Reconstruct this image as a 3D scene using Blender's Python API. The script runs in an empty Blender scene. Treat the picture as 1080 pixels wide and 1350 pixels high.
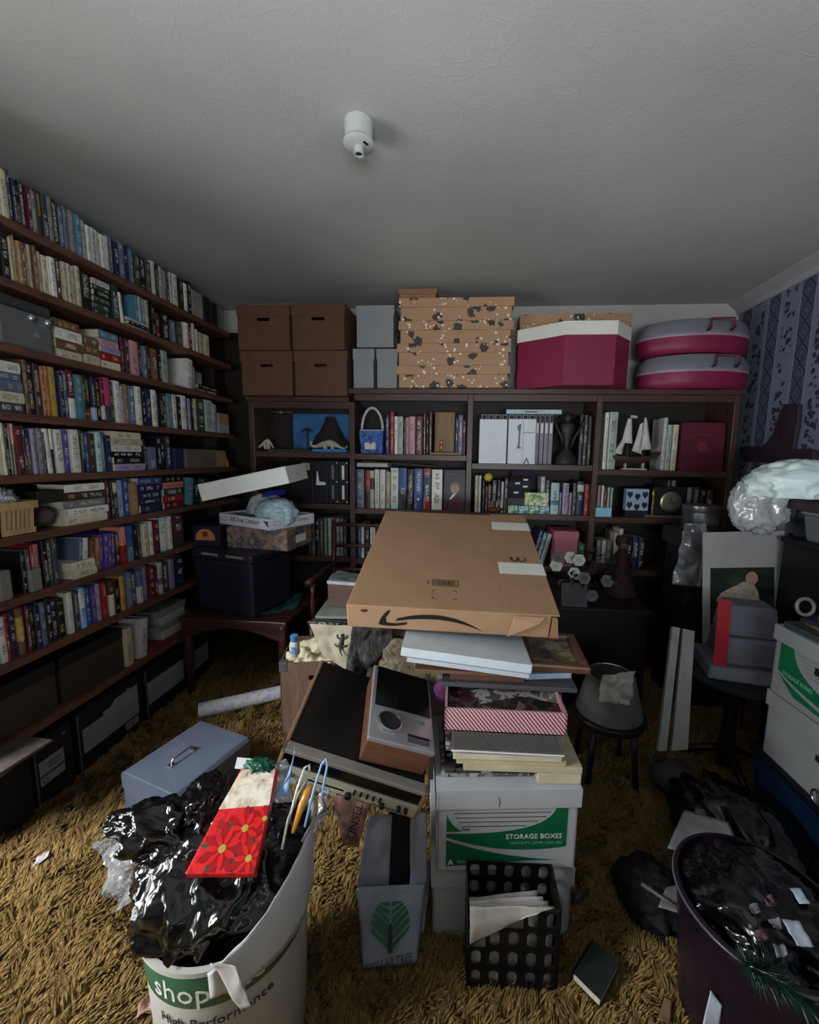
import bpy, bmesh, math, random
import numpy as np
from mathutils import Vector, Matrix, Euler, noise

SC = bpy.context.scene
COL = SC.collection
random.seed(7)

# ------------------------------------------------------------------ camera
FPX, PPX, PPY = 541.0, 571.0, 675.0
PITCH, YAW, ROLL = math.radians(7.65), math.radians(4.8), math.radians(0.93)
CH = 1.38
_f = Vector((-math.sin(YAW) * math.cos(PITCH), math.cos(YAW) * math.cos(PITCH), -math.sin(PITCH)))
_r = Vector((math.cos(YAW), math.sin(YAW), 0))
_u = _r.cross(_f)
CR = _r * math.cos(ROLL) + _u * math.sin(ROLL)
CU = -_r * math.sin(ROLL) + _u * math.cos(ROLL)
CF = _f
CAMP = Vector((0, 0, CH))
cd = bpy.data.cameras.new('camera')
cam = bpy.data.objects.new('camera', cd)
COL.objects.link(cam)
cd.sensor_fit = 'HORIZONTAL'
cd.sensor_width = 36.0
cd.lens = FPX / 1080 * 36.0
cd.shift_x = -(PPX - 540) / 1080
cd.shift_y = (PPY - 675) / 1080
cd.clip_start = 0.02
mw = Matrix((CR, CU, -CF)).transposed().to_4x4()
mw.translation = CAMP
cam.matrix_world = mw
SC.camera = cam

# ------------------------------------------------------------------ light
SC.view_settings.view_transform = 'Standard'
SC.view_settings.look = 'None'
SC.view_settings.gamma = 1.0
SC.view_settings.use_curve_mapping = False
SC.view_settings.exposure = -0.78

world = bpy.data.worlds.new('world')
SC.world = world
world.use_nodes = True
world.node_tree.nodes['Background'].inputs[0].default_value = (0.55, 0.68, 0.9, 1)
world.node_tree.nodes['Background'].inputs[1].default_value = 0.25


def area(name, loc, target, sx, sy, energy, col, spread=180):
    l = bpy.data.lights.new(name, 'AREA')
    l.shape = 'RECTANGLE'
    l.size, l.size_y = sx, sy
    l.energy = energy
    l.color = col
    l.spread = math.radians(spread)
    o = bpy.data.objects.new(name, l)
    COL.objects.link(o)
    o.location = loc
    o.rotation_euler = (Vector(target) - Vector(loc)).to_track_quat('-Z', 'Y').to_euler()
    return o


SC.cycles.diffuse_bounces = 2
# daylight through the left window (just outside the pane) and the smaller right one
area('daylight_ground_bounce', (-2.75, 0.15, 0.60), (-1.0, 0.40, 1.75), 2.2, 1.1, 230.0, (0.97, 0.99, 1.0))
area('daylight_sky', (-2.90, -0.85, 2.62), (-1.1, 1.0, 0.0), 1.5, 1.4, 1100.0, (0.98, 0.99, 1.0))
area('daylight_right_window', (2.55, -0.25, 1.18), (-0.4, 1.4, 1.80), 1.2, 0.9, 90.0, (0.84, 0.91, 1.0))
area('daylight_rear_window', (0.35, -1.95, 0.98), (0.25, 1.0, 1.75), 1.5, 0.75, 210.0, (0.90, 0.95, 1.0))


# ------------------------------------------------------------------ helpers
def srgb(r, g=None, b=None):
    if isinstance(r, str):
        r, g, b = int(r[0:2], 16), int(r[2:4], 16), int(r[4:6], 16)
    def c(v):
        v /= 255.0
        return v / 12.92 if v <= 0.04045 else ((v + 0.055) / 1.055) ** 2.4
    return (c(r), c(g), c(b), 1.0)


def W(px, py, X=None, Y=None, Z=None):
    d = CR * ((px - PPX) / FPX) + CU * (-(py - PPY) / FPX) + CF
    if X is not None:
        t = (X - CAMP.x) / d.x
    elif Y is not None:
        t = (Y - CAMP.y) / d.y
    else:
        t = (Z - CAMP.z) / d.z
    return CAMP + d * t


def PXY(p):
    q = Vector(p) - CAMP
    z = q.dot(CF)
    return PPX + FPX * q.dot(CR) / z, PPY - FPX * q.dot(CU) / z


def solve(fn, target, lo, hi):
    flo = fn(lo) - target
    for _ in range(40):
        m = (lo + hi) / 2
        v = fn(m) - target
        if (v > 0) == (flo > 0):
            lo = m
        else:
            hi = m
    return (lo + hi) / 2


def y_at(px, X, z):
    return solve(lambda Y: PXY((X, Y, z))[0], px, 0.75, 3.3)


def x_at(px, Y, z):
    return solve(lambda X: PXY((X, Y, z))[0], px, -2.2, 2.4)


def nodes_of(m):
    m.use_nodes = True
    nt = m.node_tree
    return nt, nt.nodes['Principled BSDF']


def N(nt, t, **kw):
    n = nt.nodes.new(t)
    for k, v in kw.items():
        if k.startswith('i_'):
            key = k[2:]
            key = int(key) if key.isdigit() else key
            n.inputs[key].default_value = v
        else:
            setattr(n, k, v)
    return n


def L(nt, a, b):
    nt.links.new(a, b)


def ramp(nt, fac, stops, interp='LINEAR'):
    r = N(nt, 'ShaderNodeValToRGB')
    r.color_ramp.interpolation = interp
    el = r.color_ramp.elements
    while len(el) > 1:
        el.remove(el[-1])
    el[0].position, el[0].color = stops[0]
    for p, c in stops[1:]:
        e = el.new(p)
        e.color = c
    L(nt, fac, r.inputs[0])
    return r


def math_n(nt, op, a, b=None):
    n = N(nt, 'ShaderNodeMath', operation=op)
    for i, v in enumerate((a, b)):
        if v is None:
            continue
        if isinstance(v, (int, float)):
            n.inputs[i].default_value = v
        else:
            L(nt, v, n.inputs[i])
    return n.outputs[0]


MATS = {}


def M(name, rgb, rough=0.6, var=0.18, scale=14.0, bump=0.05, metal=0.0, spec=0.4, coat=0.0, stretch=(1, 1, 1)):
    """a plain surface with noise in colour, gloss and fine relief"""
    if name in MATS:
        return MATS[name]
    m = bpy.data.materials.new(name)
    nt, b = nodes_of(m)
    c = srgb(*rgb) if not isinstance(rgb, str) else srgb(rgb)
    tc = N(nt, 'ShaderNodeTexCoord')
    mp = N(nt, 'ShaderNodeMapping')
    mp.inputs['Scale'].default_value = stretch
    L(nt, tc.outputs['Object'], mp.inputs[0])
    nz = N(nt, 'ShaderNodeTexNoise', i_Scale=scale, i_Detail=4.0, i_Roughness=0.6)
    L(nt, mp.outputs[0], nz.inputs['Vector'])
    lo = tuple(max(0, x * (1 - var)) for x in c[:3]) + (1,)
    hi = tuple(min(1, x * (1 + var)) for x in c[:3]) + (1,)
    r = ramp(nt, nz.outputs[0], [(0.3, lo), (0.7, hi)])
    L(nt, r.outputs[0], b.inputs['Base Color'])
    b.inputs['Roughness'].default_value = rough
    b.inputs['Metallic'].default_value = metal
    b.inputs['Specular IOR Level'].default_value = spec
    b.inputs['Coat Weight'].default_value = coat
    if bump:
        n2 = N(nt, 'ShaderNodeTexNoise', i_Scale=scale * 8, i_Detail=3.0)
        L(nt, mp.outputs[0], n2.inputs['Vector'])
        bp = N(nt, 'ShaderNodeBump', i_Strength=bump, i_Distance=0.01)
        L(nt, n2.outputs[0], bp.inputs['Height'])
        L(nt, bp.outputs[0], b.inputs['Normal'])
    MATS[name] = m
    return m


def WOOD(name, dark, light, rough=0.45, axis='Y', scale=3.0):
    if name in MATS:
        return MATS[name]
    m = bpy.data.materials.new(name)
    nt, b = nodes_of(m)
    tc = N(nt, 'ShaderNodeTexCoord')
    mp = N(nt, 'ShaderNodeMapping')
    s = {'X': (0.12, 1, 1), 'Y': (1, 0.12, 1), 'Z': (1, 1, 0.12)}[axis]
    mp.inputs['Scale'].default_value = tuple(v * scale * 10 for v in s)
    L(nt, tc.outputs['Object'], mp.inputs[0])
    nz = N(nt, 'ShaderNodeTexNoise', i_Scale=1.0, i_Detail=6.0, i_Roughness=0.65, i_Distortion=0.6)
    L(nt, mp.outputs[0], nz.inputs['Vector'])
    r = ramp(nt, nz.outputs[0], [(0.3, srgb(*dark)), (0.7, srgb(*light))])
    L(nt, r.outputs[0], b.inputs['Base Color'])
    b.inputs['Roughness'].default_value = rough
    bp = N(nt, 'ShaderNodeBump', i_Strength=0.12, i_Distance=0.004)
    L(nt, nz.outputs[0], bp.inputs['Height'])
    L(nt, bp.outputs[0], b.inputs['Normal'])
    MATS[name] = m
    return m


def PATCH(name, cols, scale=8.0, rough=0.5, sharp=True, detail=2.0, stretch=(1, 1, 1), bump=0.0):
    """printed picture / patterned paper: blobs of several colours"""
    if name in MATS:
        return MATS[name]
    m = bpy.data.materials.new(name)
    nt, b = nodes_of(m)
    tc = N(nt, 'ShaderNodeTexCoord')
    mp = N(nt, 'ShaderNodeMapping')
    mp.inputs['Scale'].default_value = stretch
    L(nt, tc.outputs['Object'], mp.inputs[0])
    nz = N(nt, 'ShaderNodeTexNoise', i_Scale=scale, i_Detail=detail, i_Roughness=0.6, i_Distortion=0.4)
    L(nt, mp.outputs[0], nz.inputs['Vector'])
    n = len(cols)
    stops = [(0.28 + 0.44 * k / n, srgb(*c)) for k, c in enumerate(cols)]
    r = ramp(nt, nz.outputs[0], stops, 'CONSTANT' if sharp else 'LINEAR')
    L(nt, r.outputs[0], b.inputs['Base Color'])
    b.inputs['Roughness'].default_value = rough
    if bump:
        bp = N(nt, 'ShaderNodeBump', i_Strength=bump, i_Distance=0.01)
        L(nt, nz.outputs[0], bp.inputs['Height'])
        L(nt, bp.outputs[0], b.inputs['Normal'])
    MATS[name] = m
    return m


def CLEAR(name, tint=(0.9, 0.92, 0.95), gloss=0.25, milk=0.25, rough=0.12):
    """thin transparent or milky film: see-through with shine"""
    if name in MATS:
        return MATS[name]
    m = bpy.data.materials.new(name)
    m.use_nodes = True
    nt = m.node_tree
    nt.nodes.remove(nt.nodes['Principled BSDF'])
    out = nt.nodes['Material Output']
    tr = N(nt, 'ShaderNodeBsdfTransparent')
    tr.inputs[0].default_value = tint + (1,)
    gl = N(nt, 'ShaderNodeBsdfGlossy')
    gl.inputs['Roughness'].default_value = rough
    df = N(nt, 'ShaderNodeBsdfDiffuse')
    df.inputs[0].default_value = (0.75, 0.77, 0.8, 1)
    m1 = N(nt, 'ShaderNodeMixShader')
    m1.inputs[0].default_value = milk
    L(nt, tr.outputs[0], m1.inputs[1])
    L(nt, df.outputs[0], m1.inputs[2])
    fr = N(nt, 'ShaderNodeFresnel', i_IOR=1.45)
    fm = math_n(nt, 'ADD', math_n(nt, 'MULTIPLY', fr.outputs[0], gloss * 2), gloss * 0.2)
    m2 = N(nt, 'ShaderNodeMixShader')
    L(nt, fm, m2.inputs[0])
    L(nt, m1.outputs[0], m2.inputs[1])
    L(nt, gl.outputs[0], m2.inputs[2])
    L(nt, m2.outputs[0], out.inputs['Surface'])
    MATS[name] = m
    return m


class MB:
    """collects shapes and links them as ONE mesh object"""
    def __init__(self):
        self.v, self.f = [], []

    def add(self, vs, fs, T=None):
        o = len(self.v)
        self.v += [tuple(T @ Vector(p)) if T is not None else tuple(p) for p in vs]
        self.f += [tuple(i + o for i in q) for q in fs]
        return self

    def box(self, x0, x1, y0, y1, z0, z1, T=None):
        vs = [(x, y, z) for z in (z0, z1) for y in (y0, y1) for x in (x0, x1)]
        return self.add(vs, [(0, 2, 3, 1), (4, 5, 7, 6), (0, 1, 5, 4), (2, 6, 7, 3), (0, 4, 6, 2), (1, 3, 7, 5)], T)

    def frustum(self, w0, d0, w1, d1, z0, z1, T=None):
        vs = []
        for z, w, d in ((z0, w0, d0), (z1, w1, d1)):
            vs += [(-w / 2, -d / 2, z), (w / 2, -d / 2, z), (w / 2, d / 2, z), (-w / 2, d / 2, z)]
        return self.add(vs, [(3, 2, 1, 0), (4, 5, 6, 7), (0, 1, 5, 4), (1, 2, 6, 5), (2, 3, 7, 6), (3, 0, 4, 7)], T)

    def prism(self, poly, a, b, T=None, plane='XZ'):
        n = len(poly)
        def mk(p, h):
            return {'XZ': (p[0], h, p[1]), 'XY': (p[0], p[1], h), 'YZ': (h, p[0], p[1])}[plane]
        vs = [mk(p, a) for p in poly] + [mk(p, b) for p in poly]
        fs = [tuple(range(n)), tuple(range(2 * n - 1, n - 1, -1))]
        fs += [(i, i + n, (i + 1) % n + n, (i + 1) % n) for i in range(n)]
        return self.add(vs, fs, T)

    def lathe(self, prof, n=24, T=None, sx=1.0, sy=1.0, cap=True):
        vs, fs = [], []
        for (r, z) in prof:
            for k in range(n):
                a = 2 * math.pi * k / n
                vs.append((r * math.cos(a) * sx, r * math.sin(a) * sy, z))
        m = len(prof)
        for i in range(m - 1):
            for k in range(n):
                k2 = (k + 1) % n
                fs.append((i * n + k, i * n + k2, (i + 1) * n + k2, (i + 1) * n + k))
        if cap:
            fs.append(tuple(range(n - 1, -1, -1)))
            fs.append(tuple((m - 1) * n + k for k in range(n)))
        return self.add(vs, fs, T)

    def tube(self, pts, r, n=8, T=None, closed=False):
        pts = [Vector(p) for p in pts]
        rs = r if isinstance(r, (list, tuple)) else [r] * len(pts)
        vs, fs = [], []
        prev = None
        m = len(pts)
        for i, p in enumerate(pts):
            if closed:
                d = (pts[(i + 1) % m] - pts[i - 1]).normalized()
            else:
                d = (pts[min(i + 1, m - 1)] - pts[max(i - 1, 0)]).normalized()
            if prev is None:
                a = d.orthogonal().normalized()
            else:
                a = (prev - d * prev.dot(d)).normalized()
            prev = a
            b = d.cross(a)
            for k in range(n):
                t = 2 * math.pi * k / n
                vs.append(p + (a * math.cos(t) + b * math.sin(t)) * rs[i])
        for i in range(m if closed else m - 1):
            j = (i + 1) % m
            for k in range(n):
                k2 = (k + 1) % n
                fs.append((i * n + k, i * n + k2, j * n + k2, j * n + k))
        if not closed:
            fs.append(tuple(range(n - 1, -1, -1)))
            fs.append(tuple((m - 1) * n + k for k in range(n)))
        return self.add(vs, fs, T)

    def build(self, name, mat, parent=None, smooth=False, bevel=0.0, auto=None, subsurf=0):
        me = bpy.data.meshes.new(name)
        me.from_pydata(self.v, [], self.f)
        me.validate(clean_customdata=False)
        bm = bmesh.new()
        bm.from_mesh(me)
        bmesh.ops.recalc_face_normals(bm, faces=bm.faces)
        bm.to_mesh(me)
        bm.free()
        return link(name, me, mat, parent, smooth, bevel, subsurf)


def link(name, me, mat, parent=None, smooth=False, bevel=0.0, subsurf=0):
    ob = bpy.data.objects.new(name, me)
    COL.objects.link(ob)
    if mat is not None:
        me.materials.append(mat)
    if parent is not None:
        ob.parent = parent
    if smooth:
        me.polygons.foreach_set('use_smooth', [True] * len(me.polygons))
        if smooth == 'auto':
            me.set_sharp_from_angle(angle=math.radians(40))
    if bevel:
        md = ob.modifiers.new('edge', 'BEVEL')
        md.width, md.segments, md.limit_method = bevel, 2, 'ANGLE'
    if subsurf:
        md = ob.modifiers.new('round', 'SUBSURF')
        md.levels = md.render_levels = subsurf
    return ob


def TR(x=0, y=0, z=0, rz=0, rx=0, ry=0):
    return Matrix.Translation((x, y, z)) @ Euler((math.radians(rx), math.radians(ry), math.radians(rz)), 'XYZ').to_matrix().to_4x4()


def FRAME(o, xp, yp):
    """matrix with origin o, x towards xp, y in the plane towards yp"""
    o = Vector(o)
    ex = (Vector(xp) - o).normalized()
    ez = ex.cross(Vector(yp) - o).normalized()
    ey = ez.cross(ex)
    m = Matrix((ex, ey, ez)).transposed().to_4x4()
    m.translation = o
    return m


def thing(name, label, cat, T=None, group=None):
    o = bpy.data.objects.new(name, None)
    COL.objects.link(o)
    o.empty_display_size = 0.05
    if T is not None:
        o.matrix_world = T
    tag(o, label, cat, group)
    return o


def tag(o, label, cat, group=None):
    o['label'] = label
    o['category'] = cat
    if group:
        o['group'] = group
    return o


def struct(o):
    o['kind'] = 'structure'
    return o


def fbm(p, s=0.0):
    q = Vector(p) + Vector((s * 13.7, s * 7.1, s * 3.3))
    return noise.fractal(q, 1.0, 2.0, 4)


def ridge(p, s=0.0):
    q = Vector(p) + Vector((s * 13.7, s * 7.1, s * 3.3))
    d = noise.voronoi(q)[0]
    return min(1.0, (d[1] - d[0]) * 1.6)


def blob(name, mat, parent, c, r, seed=0, amp=0.25, freq=2.2, sub=5, floor=None, ridged=0.6, tops=None):
    """crumpled closed surface (plastic bags, cloth heaps)"""
    bm = bmesh.new()
    bmesh.ops.create_icosphere(bm, subdivisions=sub, radius=1.0)
    c = Vector(c)
    for v in bm.verts:
        n = v.co.normalized()
        k = 1.0 + amp * (0.55 * fbm(n * freq, seed) - ridged * (1 - ridge(n * freq * 1.3, seed)) * 0.6
                         + 0.25 * fbm(n * freq * 4, seed + 3))
        p = Vector((n.x * r[0] * k, n.y * r[1] * k, n.z * r[2] * k))
        if tops:
            p = tops(n, p)
        p = p + c
        if floor is not None and p.z < floor:
            p.z = floor + 0.0015 * (1 + n.x)
        v.co = p
    me = bpy.data.meshes.new(name)
    bm.to_mesh(me)
    bm.free()
    return link(name, me, mat, parent, smooth=True)


def sheet(name, mat, parent, P, nx=24, ny=24, amp=0.01, freq=6.0, seed=0, thick=0.0012, ridged=False, bulge=None, smooth=True):
    """a bilinear sheet between corners P00,P10,P11,P01 with creases and thickness"""
    p00, p10, p11, p01 = [Vector(p) for p in P]
    nrm = (p10 - p00).cross(p01 - p00).normalized()
    vs, fs = [], []
    for j in range(ny + 1):
        for i in range(nx + 1):
            a, b = i / nx, j / ny
            p = (p00 * (1 - a) + p10 * a) * (1 - b) + (p01 * (1 - a) + p11 * a) * b
            h = amp * (fbm(p * freq, seed) if not ridged else (ridge(p * freq, seed) - 0.5) * 1.4 + 0.4 * fbm(p * freq * 2, seed))
            if bulge:
                h += bulge(a, b)
            vs.append(p + nrm * h)
    for j in range(ny):
        for i in range(nx):
            k = j * (nx + 1) + i
            fs.append((k, k + 1, k + nx + 2, k + nx + 1))
    me = bpy.data.meshes.new(name)
    me.from_pydata([tuple(v) for v in vs], [], fs)
    ob = link(name, me, mat, parent, smooth=smooth)
    md = ob.modifiers.new('thickness', 'SOLIDIFY')
    md.thickness = thick
    return ob


def text(string, size, mat, parent, T, name='lettering', extrude=0.0004, shear=0.0, align='LEFT', sx=1.0):
    cu = bpy.data.curves.new(name, 'FONT')
    cu.body = string
    cu.size = size
    cu.extrude = extrude
    cu.shear = shear
    cu.align_x = align
    cu.resolution_u = 2
    ob = bpy.data.objects.new(name, cu)
    COL.objects.link(ob)
    me = bpy.data.meshes.new_from_object(ob.evaluated_get(bpy.context.evaluated_depsgraph_get()))
    bpy.data.objects.remove(ob)
    bpy.data.curves.remove(cu)
    me.transform(T @ Matrix.Diagonal((sx, 1, 1, 1)))
    me.materials.clear()
    me.name = name
    return link(name, me, mat, parent)


# text / print planes: local X to the right, local Y up, proud along local Z
def FRONT(x, y, z):      # on a face that looks towards -Y
    return Matrix.Translation((x, y, z)) @ Matrix.Rotation(math.radians(90), 4, 'X')


def LEFTF(x, y, z):      # on a face that looks towards -X (text reads from far to near)
    return Matrix.Translation((x, y, z)) @ Matrix.Rotation(math.radians(-90), 4, 'Z') @ Matrix.Rotation(math.radians(90), 4, 'X')


def RIGHTF(x, y, z):     # on a face that looks towards +X
    return Matrix.Translation((x, y, z)) @ Matrix.Rotation(math.radians(90), 4, 'Z') @ Matrix.Rotation(math.radians(90), 4, 'X')


def ordinal(n):
    return '%d%s' % (n, 'th' if 10 <= n % 100 <= 20 else {1: 'st', 2: 'nd', 3: 'rd'}.get(n % 10, 'th'))

# ------------------------------------------------------------------ setting
ZC = 2.44
XL, XR, YB, YR = -1.86, 1.80, 3.10, -1.10


def wallpaper():
    m = bpy.data.materials.new('wallpaper')
    nt, b = nodes_of(m)
    tc = N(nt, 'ShaderNodeTexCoord')
    sp = N(nt, 'ShaderNodeSeparateXYZ')
    L(nt, tc.outputs['Object'], sp.inputs[0])
    y, z = sp.outputs['Y'], sp.outputs['Z']
    per = 0.25
    u = math_n(nt, 'FRACT', math_n(nt, 'DIVIDE', math_n(nt, 'ADD', y, 5 * per - 2.51 + per * 0.5), per))
    # u = .5 at the middle of a trellis stripe
    du = math_n(nt, 'ABSOLUTE', math_n(nt, 'SUBTRACT', u, 0.5))
    trell = math_n(nt, 'LESS_THAN', du, 0.19)
    edge = math_n(nt, 'LESS_THAN', math_n(nt, 'ABSOLUTE', math_n(nt, 'SUBTRACT', du, 0.205)), 0.018)
    # diamonds
    v = math_n(nt, 'DIVIDE', z, 0.11)
    uu = math_n(nt, 'MULTIPLY', math_n(nt, 'SUBTRACT', u, 0.5), 1 / 0.36)
    d1 = math_n(nt, 'FRACT', math_n(nt, 'ADD', v, uu))
    d2 = math_n(nt, 'FRACT', math_n(nt, 'SUBTRACT', v, uu))
    def band(d, c, w):
        return math_n(nt, 'LESS_THAN', math_n(nt, 'ABSOLUTE', math_n(nt, 'SUBTRACT', d, c)), w)
    lines = math_n(nt, 'MAXIMUM', band(d1, 0.5, 0.10), band(d2, 0.5, 0.10))
    ins = math_n(nt, 'MULTIPLY', math_n(nt, 'MAXIMUM', band(d1, 0.0, 0.28), band(d1, 1.0, 0.28)),
                 math_n(nt, 'MAXIMUM', band(d2, 0.0, 0.28), band(d2, 1.0, 0.28)))
    ins2 = math_n(nt, 'MULTIPLY', math_n(nt, 'MAXIMUM', band(d1, 0.0, 0.16), band(d1, 1.0, 0.16)),
                  math_n(nt, 'MAXIMUM', band(d2, 0.0, 0.16), band(d2, 1.0, 0.16)))
    ring = math_n(nt, 'SUBTRACT', ins, ins2)
    tr_dark = math_n(nt, 'MULTIPLY', trell, math_n(nt, 'MAXIMUM', lines, math_n(nt, 'MULTIPLY', ring, 0.75)))
    # flowers and leaves on the stripe between
    vo = N(nt, 'ShaderNodeTexVoronoi', i_Scale=26.0)
    nz = N(nt, 'ShaderNodeTexNoise', i_Scale=30.0, i_Detail=2.0)
    L(nt, tc.outputs['Object'], vo.inputs['Vector'])
    L(nt, tc.outputs['Object'], nz.inputs['Vector'])
    wav = math_n(nt, 'SINE', math_n(nt, 'MULTIPLY', z, 22.0))
    cen = math_n(nt, 'ADD', 0.5, math_n(nt, 'MULTIPLY', wav, 0.035))
    df = math_n(nt, 'SUBTRACT', 0.5, math_n(nt, 'ABSOLUTE', math_n(nt, 'SUBTRACT', du, 0.0)))
    fl = math_n(nt, 'LESS_THAN', df, 0.17)
    leaf = math_n(nt, 'LESS_THAN', vo.outputs['Distance'], math_n(nt, 'MULTIPLY', nz.outputs[0], 0.85))
    fl_dark = math_n(nt, 'MULTIPLY', fl, leaf)
    dark = math_n(nt, 'MAXIMUM', tr_dark, fl_dark)
    base = N(nt, 'ShaderNodeMixRGB')
    base.inputs[1].default_value = srgb(112, 116, 136)
    base.inputs[2].default_value = srgb(84, 88, 110)
    L(nt, trell, base.inputs[0])
    m2 = N(nt, 'ShaderNodeMixRGB')
    m2.inputs[2].default_value = srgb(44, 46, 66)
    L(nt, dark, m2.inputs[0])
    L(nt, base.outputs[0], m2.inputs[1])
    m3 = N(nt, 'ShaderNodeMixRGB')
    m3.inputs[2].default_value = srgb(128, 132, 150)
    L(nt, edge, m3.inputs[0])
    L(nt, m2.outputs[0], m3.inputs[1])
    L(nt, m3.outputs[0], b.inputs['Base Color'])
    b.inputs['Roughness'].default_value = 0.7
    return m


def ceiling_mat():
    m = bpy.data.materials.new('ceiling_paint')
    nt, b = nodes_of(m)
    tc = N(nt, 'ShaderNodeTexCoord')
    n1 = N(nt, 'ShaderNodeTexNoise', i_Scale=1.3, i_Detail=3.0)
    n2 = N(nt, 'ShaderNodeTexNoise', i_Scale=60.0, i_Detail=4.0)
    n3 = N(nt, 'ShaderNodeTexNoise', i_Scale=7.0, i_Detail=2.0, i_Distortion=1.4)
    for n in (n1, n2, n3):
        L(nt, tc.outputs['Object'], n.inputs['Vector'])
    r = ramp(nt, n1.outputs[0], [(0.3, srgb(160, 160, 156)), (0.7, srgb(178, 178, 173))])
    L(nt, r.outputs[0], b.inputs['Base Color'])
    b.inputs['Roughness'].default_value = 0.75
    rid = ramp(nt, n3.outputs[0], [(0.49, (0, 0, 0, 1)), (0.5, (1, 1, 1, 1)), (0.51, (0, 0, 0, 1))])
    h = math_n(nt, 'ADD', math_n(nt, 'MULTIPLY', n2.outputs[0], 0.5), math_n(nt, 'MULTIPLY', rid.outputs[0], 0.25))
    bp = N(nt, 'ShaderNodeBump', i_Strength=0.22, i_Distance=0.006)
    L(nt, h, bp.inputs['Height'])
    L(nt, bp.outputs[0], b.inputs['Normal'])
    return m


def carpet_mat(name, pile):
    m = bpy.data.materials.new(name)
    nt, b = nodes_of(m)
    tc = N(nt, 'ShaderNodeTexCoord')
    n1 = N(nt, 'ShaderNodeTexNoise', i_Scale=3.0, i_Detail=3.0)
    n2 = N(nt, 'ShaderNodeTexNoise', i_Scale=120.0 if pile else 60.0, i_Detail=2.0)
    for n in (n1, n2):
        L(nt, tc.outputs['Object'], n.inputs['Vector'])
    r = ramp(nt, n1.outputs[0], [(0.3, srgb(100, 78, 44)), (0.7, srgb(134, 108, 64))])
    r2 = ramp(nt, n2.outputs[0], [(0.25, srgb(64, 48, 26)), (0.55, srgb(138, 112, 68)), (0.8, srgb(172, 152, 108))])
    mx = N(nt, 'ShaderNodeMixRGB', blend_type='MIX')
    mx.inputs[0].default_value = 0.55
    L(nt, r.outputs[0], mx.inputs[1])
    L(nt, r2.outputs[0], mx.inputs[2])
    L(nt, mx.outputs[0], b.inputs['Base Color'])
    b.inputs['Roughness'].default_value = 0.9
    b.inputs['Specular IOR Level'].default_value = 0.1
    return m


mat_wall = M('painted_plaster', (178, 176, 170), 0.8, 0.05, 3, 0.05)
mat_trim = M('trim_paint', (150, 150, 152), 0.5, 0.06, 5, 0.03)

struct(MB().box(XL - 0.1, XR + 0.1, YR - 0.1, YB + 0.1, -0.06, 0.0).build('floor', carpet_mat('carpet_backing', False)))
struct(MB().box(XL - 0.1, XR + 0.1, YR - 0.1, YB + 0.1, ZC, ZC + 0.08).build('ceiling', ceiling_mat()))
struct(MB().box(XL - 0.1, XR + 0.1, YB, YB + 0.1, 0.0, ZC).build('wall_back', mat_wall))
RY0, RY1, RZ0, RZ1 = -0.75, 0.25, 1.20, 2.05
wr = MB().box(XR, XR + 0.1, YR, RY0, 0, ZC).box(XR, XR + 0.1, RY1, YB, 0, ZC)
wr.box(XR, XR + 0.1, RY0, RY1, 0, RZ0).box(XR, XR + 0.1, RY0, RY1, RZ1, ZC)
struct(wr.build('wall_right', wallpaper()))
# left wall with its window opening
WY0, WY1, WZ0, WZ1 = -0.55, 0.84, 0.40, 1.80
wl = MB().box(XL - 0.1, XL, YR, WY0, 0, ZC).box(XL - 0.1, XL, WY1, YB, 0, ZC)
wl.box(XL - 0.1, XL, WY0, WY1, 0, WZ0).box(XL - 0.1, XL, WY0, WY1, WZ1, ZC)
struct(wl.build('wall_left', mat_wall))
QX0, QX1, QZ0, QZ1 = -0.45, 1.05, 1.00, 1.95
wq = MB().box(XL - 0.1, QX0, YR - 0.1, YR, 0, ZC).box(QX1, XR + 0.1, YR - 0.1, YR, 0, ZC)
wq.box(QX0, QX1, YR - 0.1, YR, 0, QZ0).box(QX0, QX1, YR - 0.1, YR, QZ1, ZC)
struct(wq.build('wall_rear', mat_wall))

glass = CLEAR('window_glass', (0.97, 0.98, 0.98), 0.12, 0.0, 0.02)
w1 = thing('window_1', '', 'window')
del w1['label'], w1['category']
struct(w1)
fr = MB()
for z0, z1 in ((WZ0 - 0.03, WZ0 + 0.03), (1.10, 1.14), (WZ1 - 0.03, WZ1 + 0.03)):
    fr.box(XL - 0.07, XL + 0.01, WY0 - 0.03, WY1 + 0.03, z0, z1)
for y0, y1 in ((WY0 - 0.03, WY0 + 0.03), (WY1 - 0.03, WY1 + 0.03)):
    fr.box(XL - 0.07, XL + 0.01, y0, y1, WZ0 - 0.03, WZ1 + 0.03)
fr.build('window_frame', mat_trim, w1)
MB().box(XL - 0.05, XL - 0.045, WY0 + 0.03, WY1 - 0.03, WZ0 + 0.03, 1.10).build('pane', glass, w1)
MB().box(XL - 0.05, XL - 0.045, WY0 + 0.03, WY1 - 0.03, 1.14, WZ1 - 0.03).build('pane', glass, w1)
w2 = thing('window_2', '', 'window')
del w2['label'], w2['category']
struct(w2)
fr = MB()
for z0, z1 in ((RZ0 - 0.03, RZ0 + 0.03), (1.62, 1.65), (RZ1 - 0.03, RZ1 + 0.03)):
    fr.box(XR - 0.01, XR + 0.07, RY0 - 0.03, RY1 + 0.03, z0, z1)
for y0, y1 in ((RY0 - 0.03, RY0 + 0.03), (RY1 - 0.03, RY1 + 0.03)):
    fr.box(XR - 0.01, XR + 0.07, y0, y1, RZ0 - 0.03, RZ1 + 0.03)
fr.build('window_frame', mat_trim, w2)
MB().box(XR + 0.045, XR + 0.05, RY0 + 0.03, RY1 - 0.03, RZ0 + 0.03, 1.62).build('pane', glass, w2)
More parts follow.
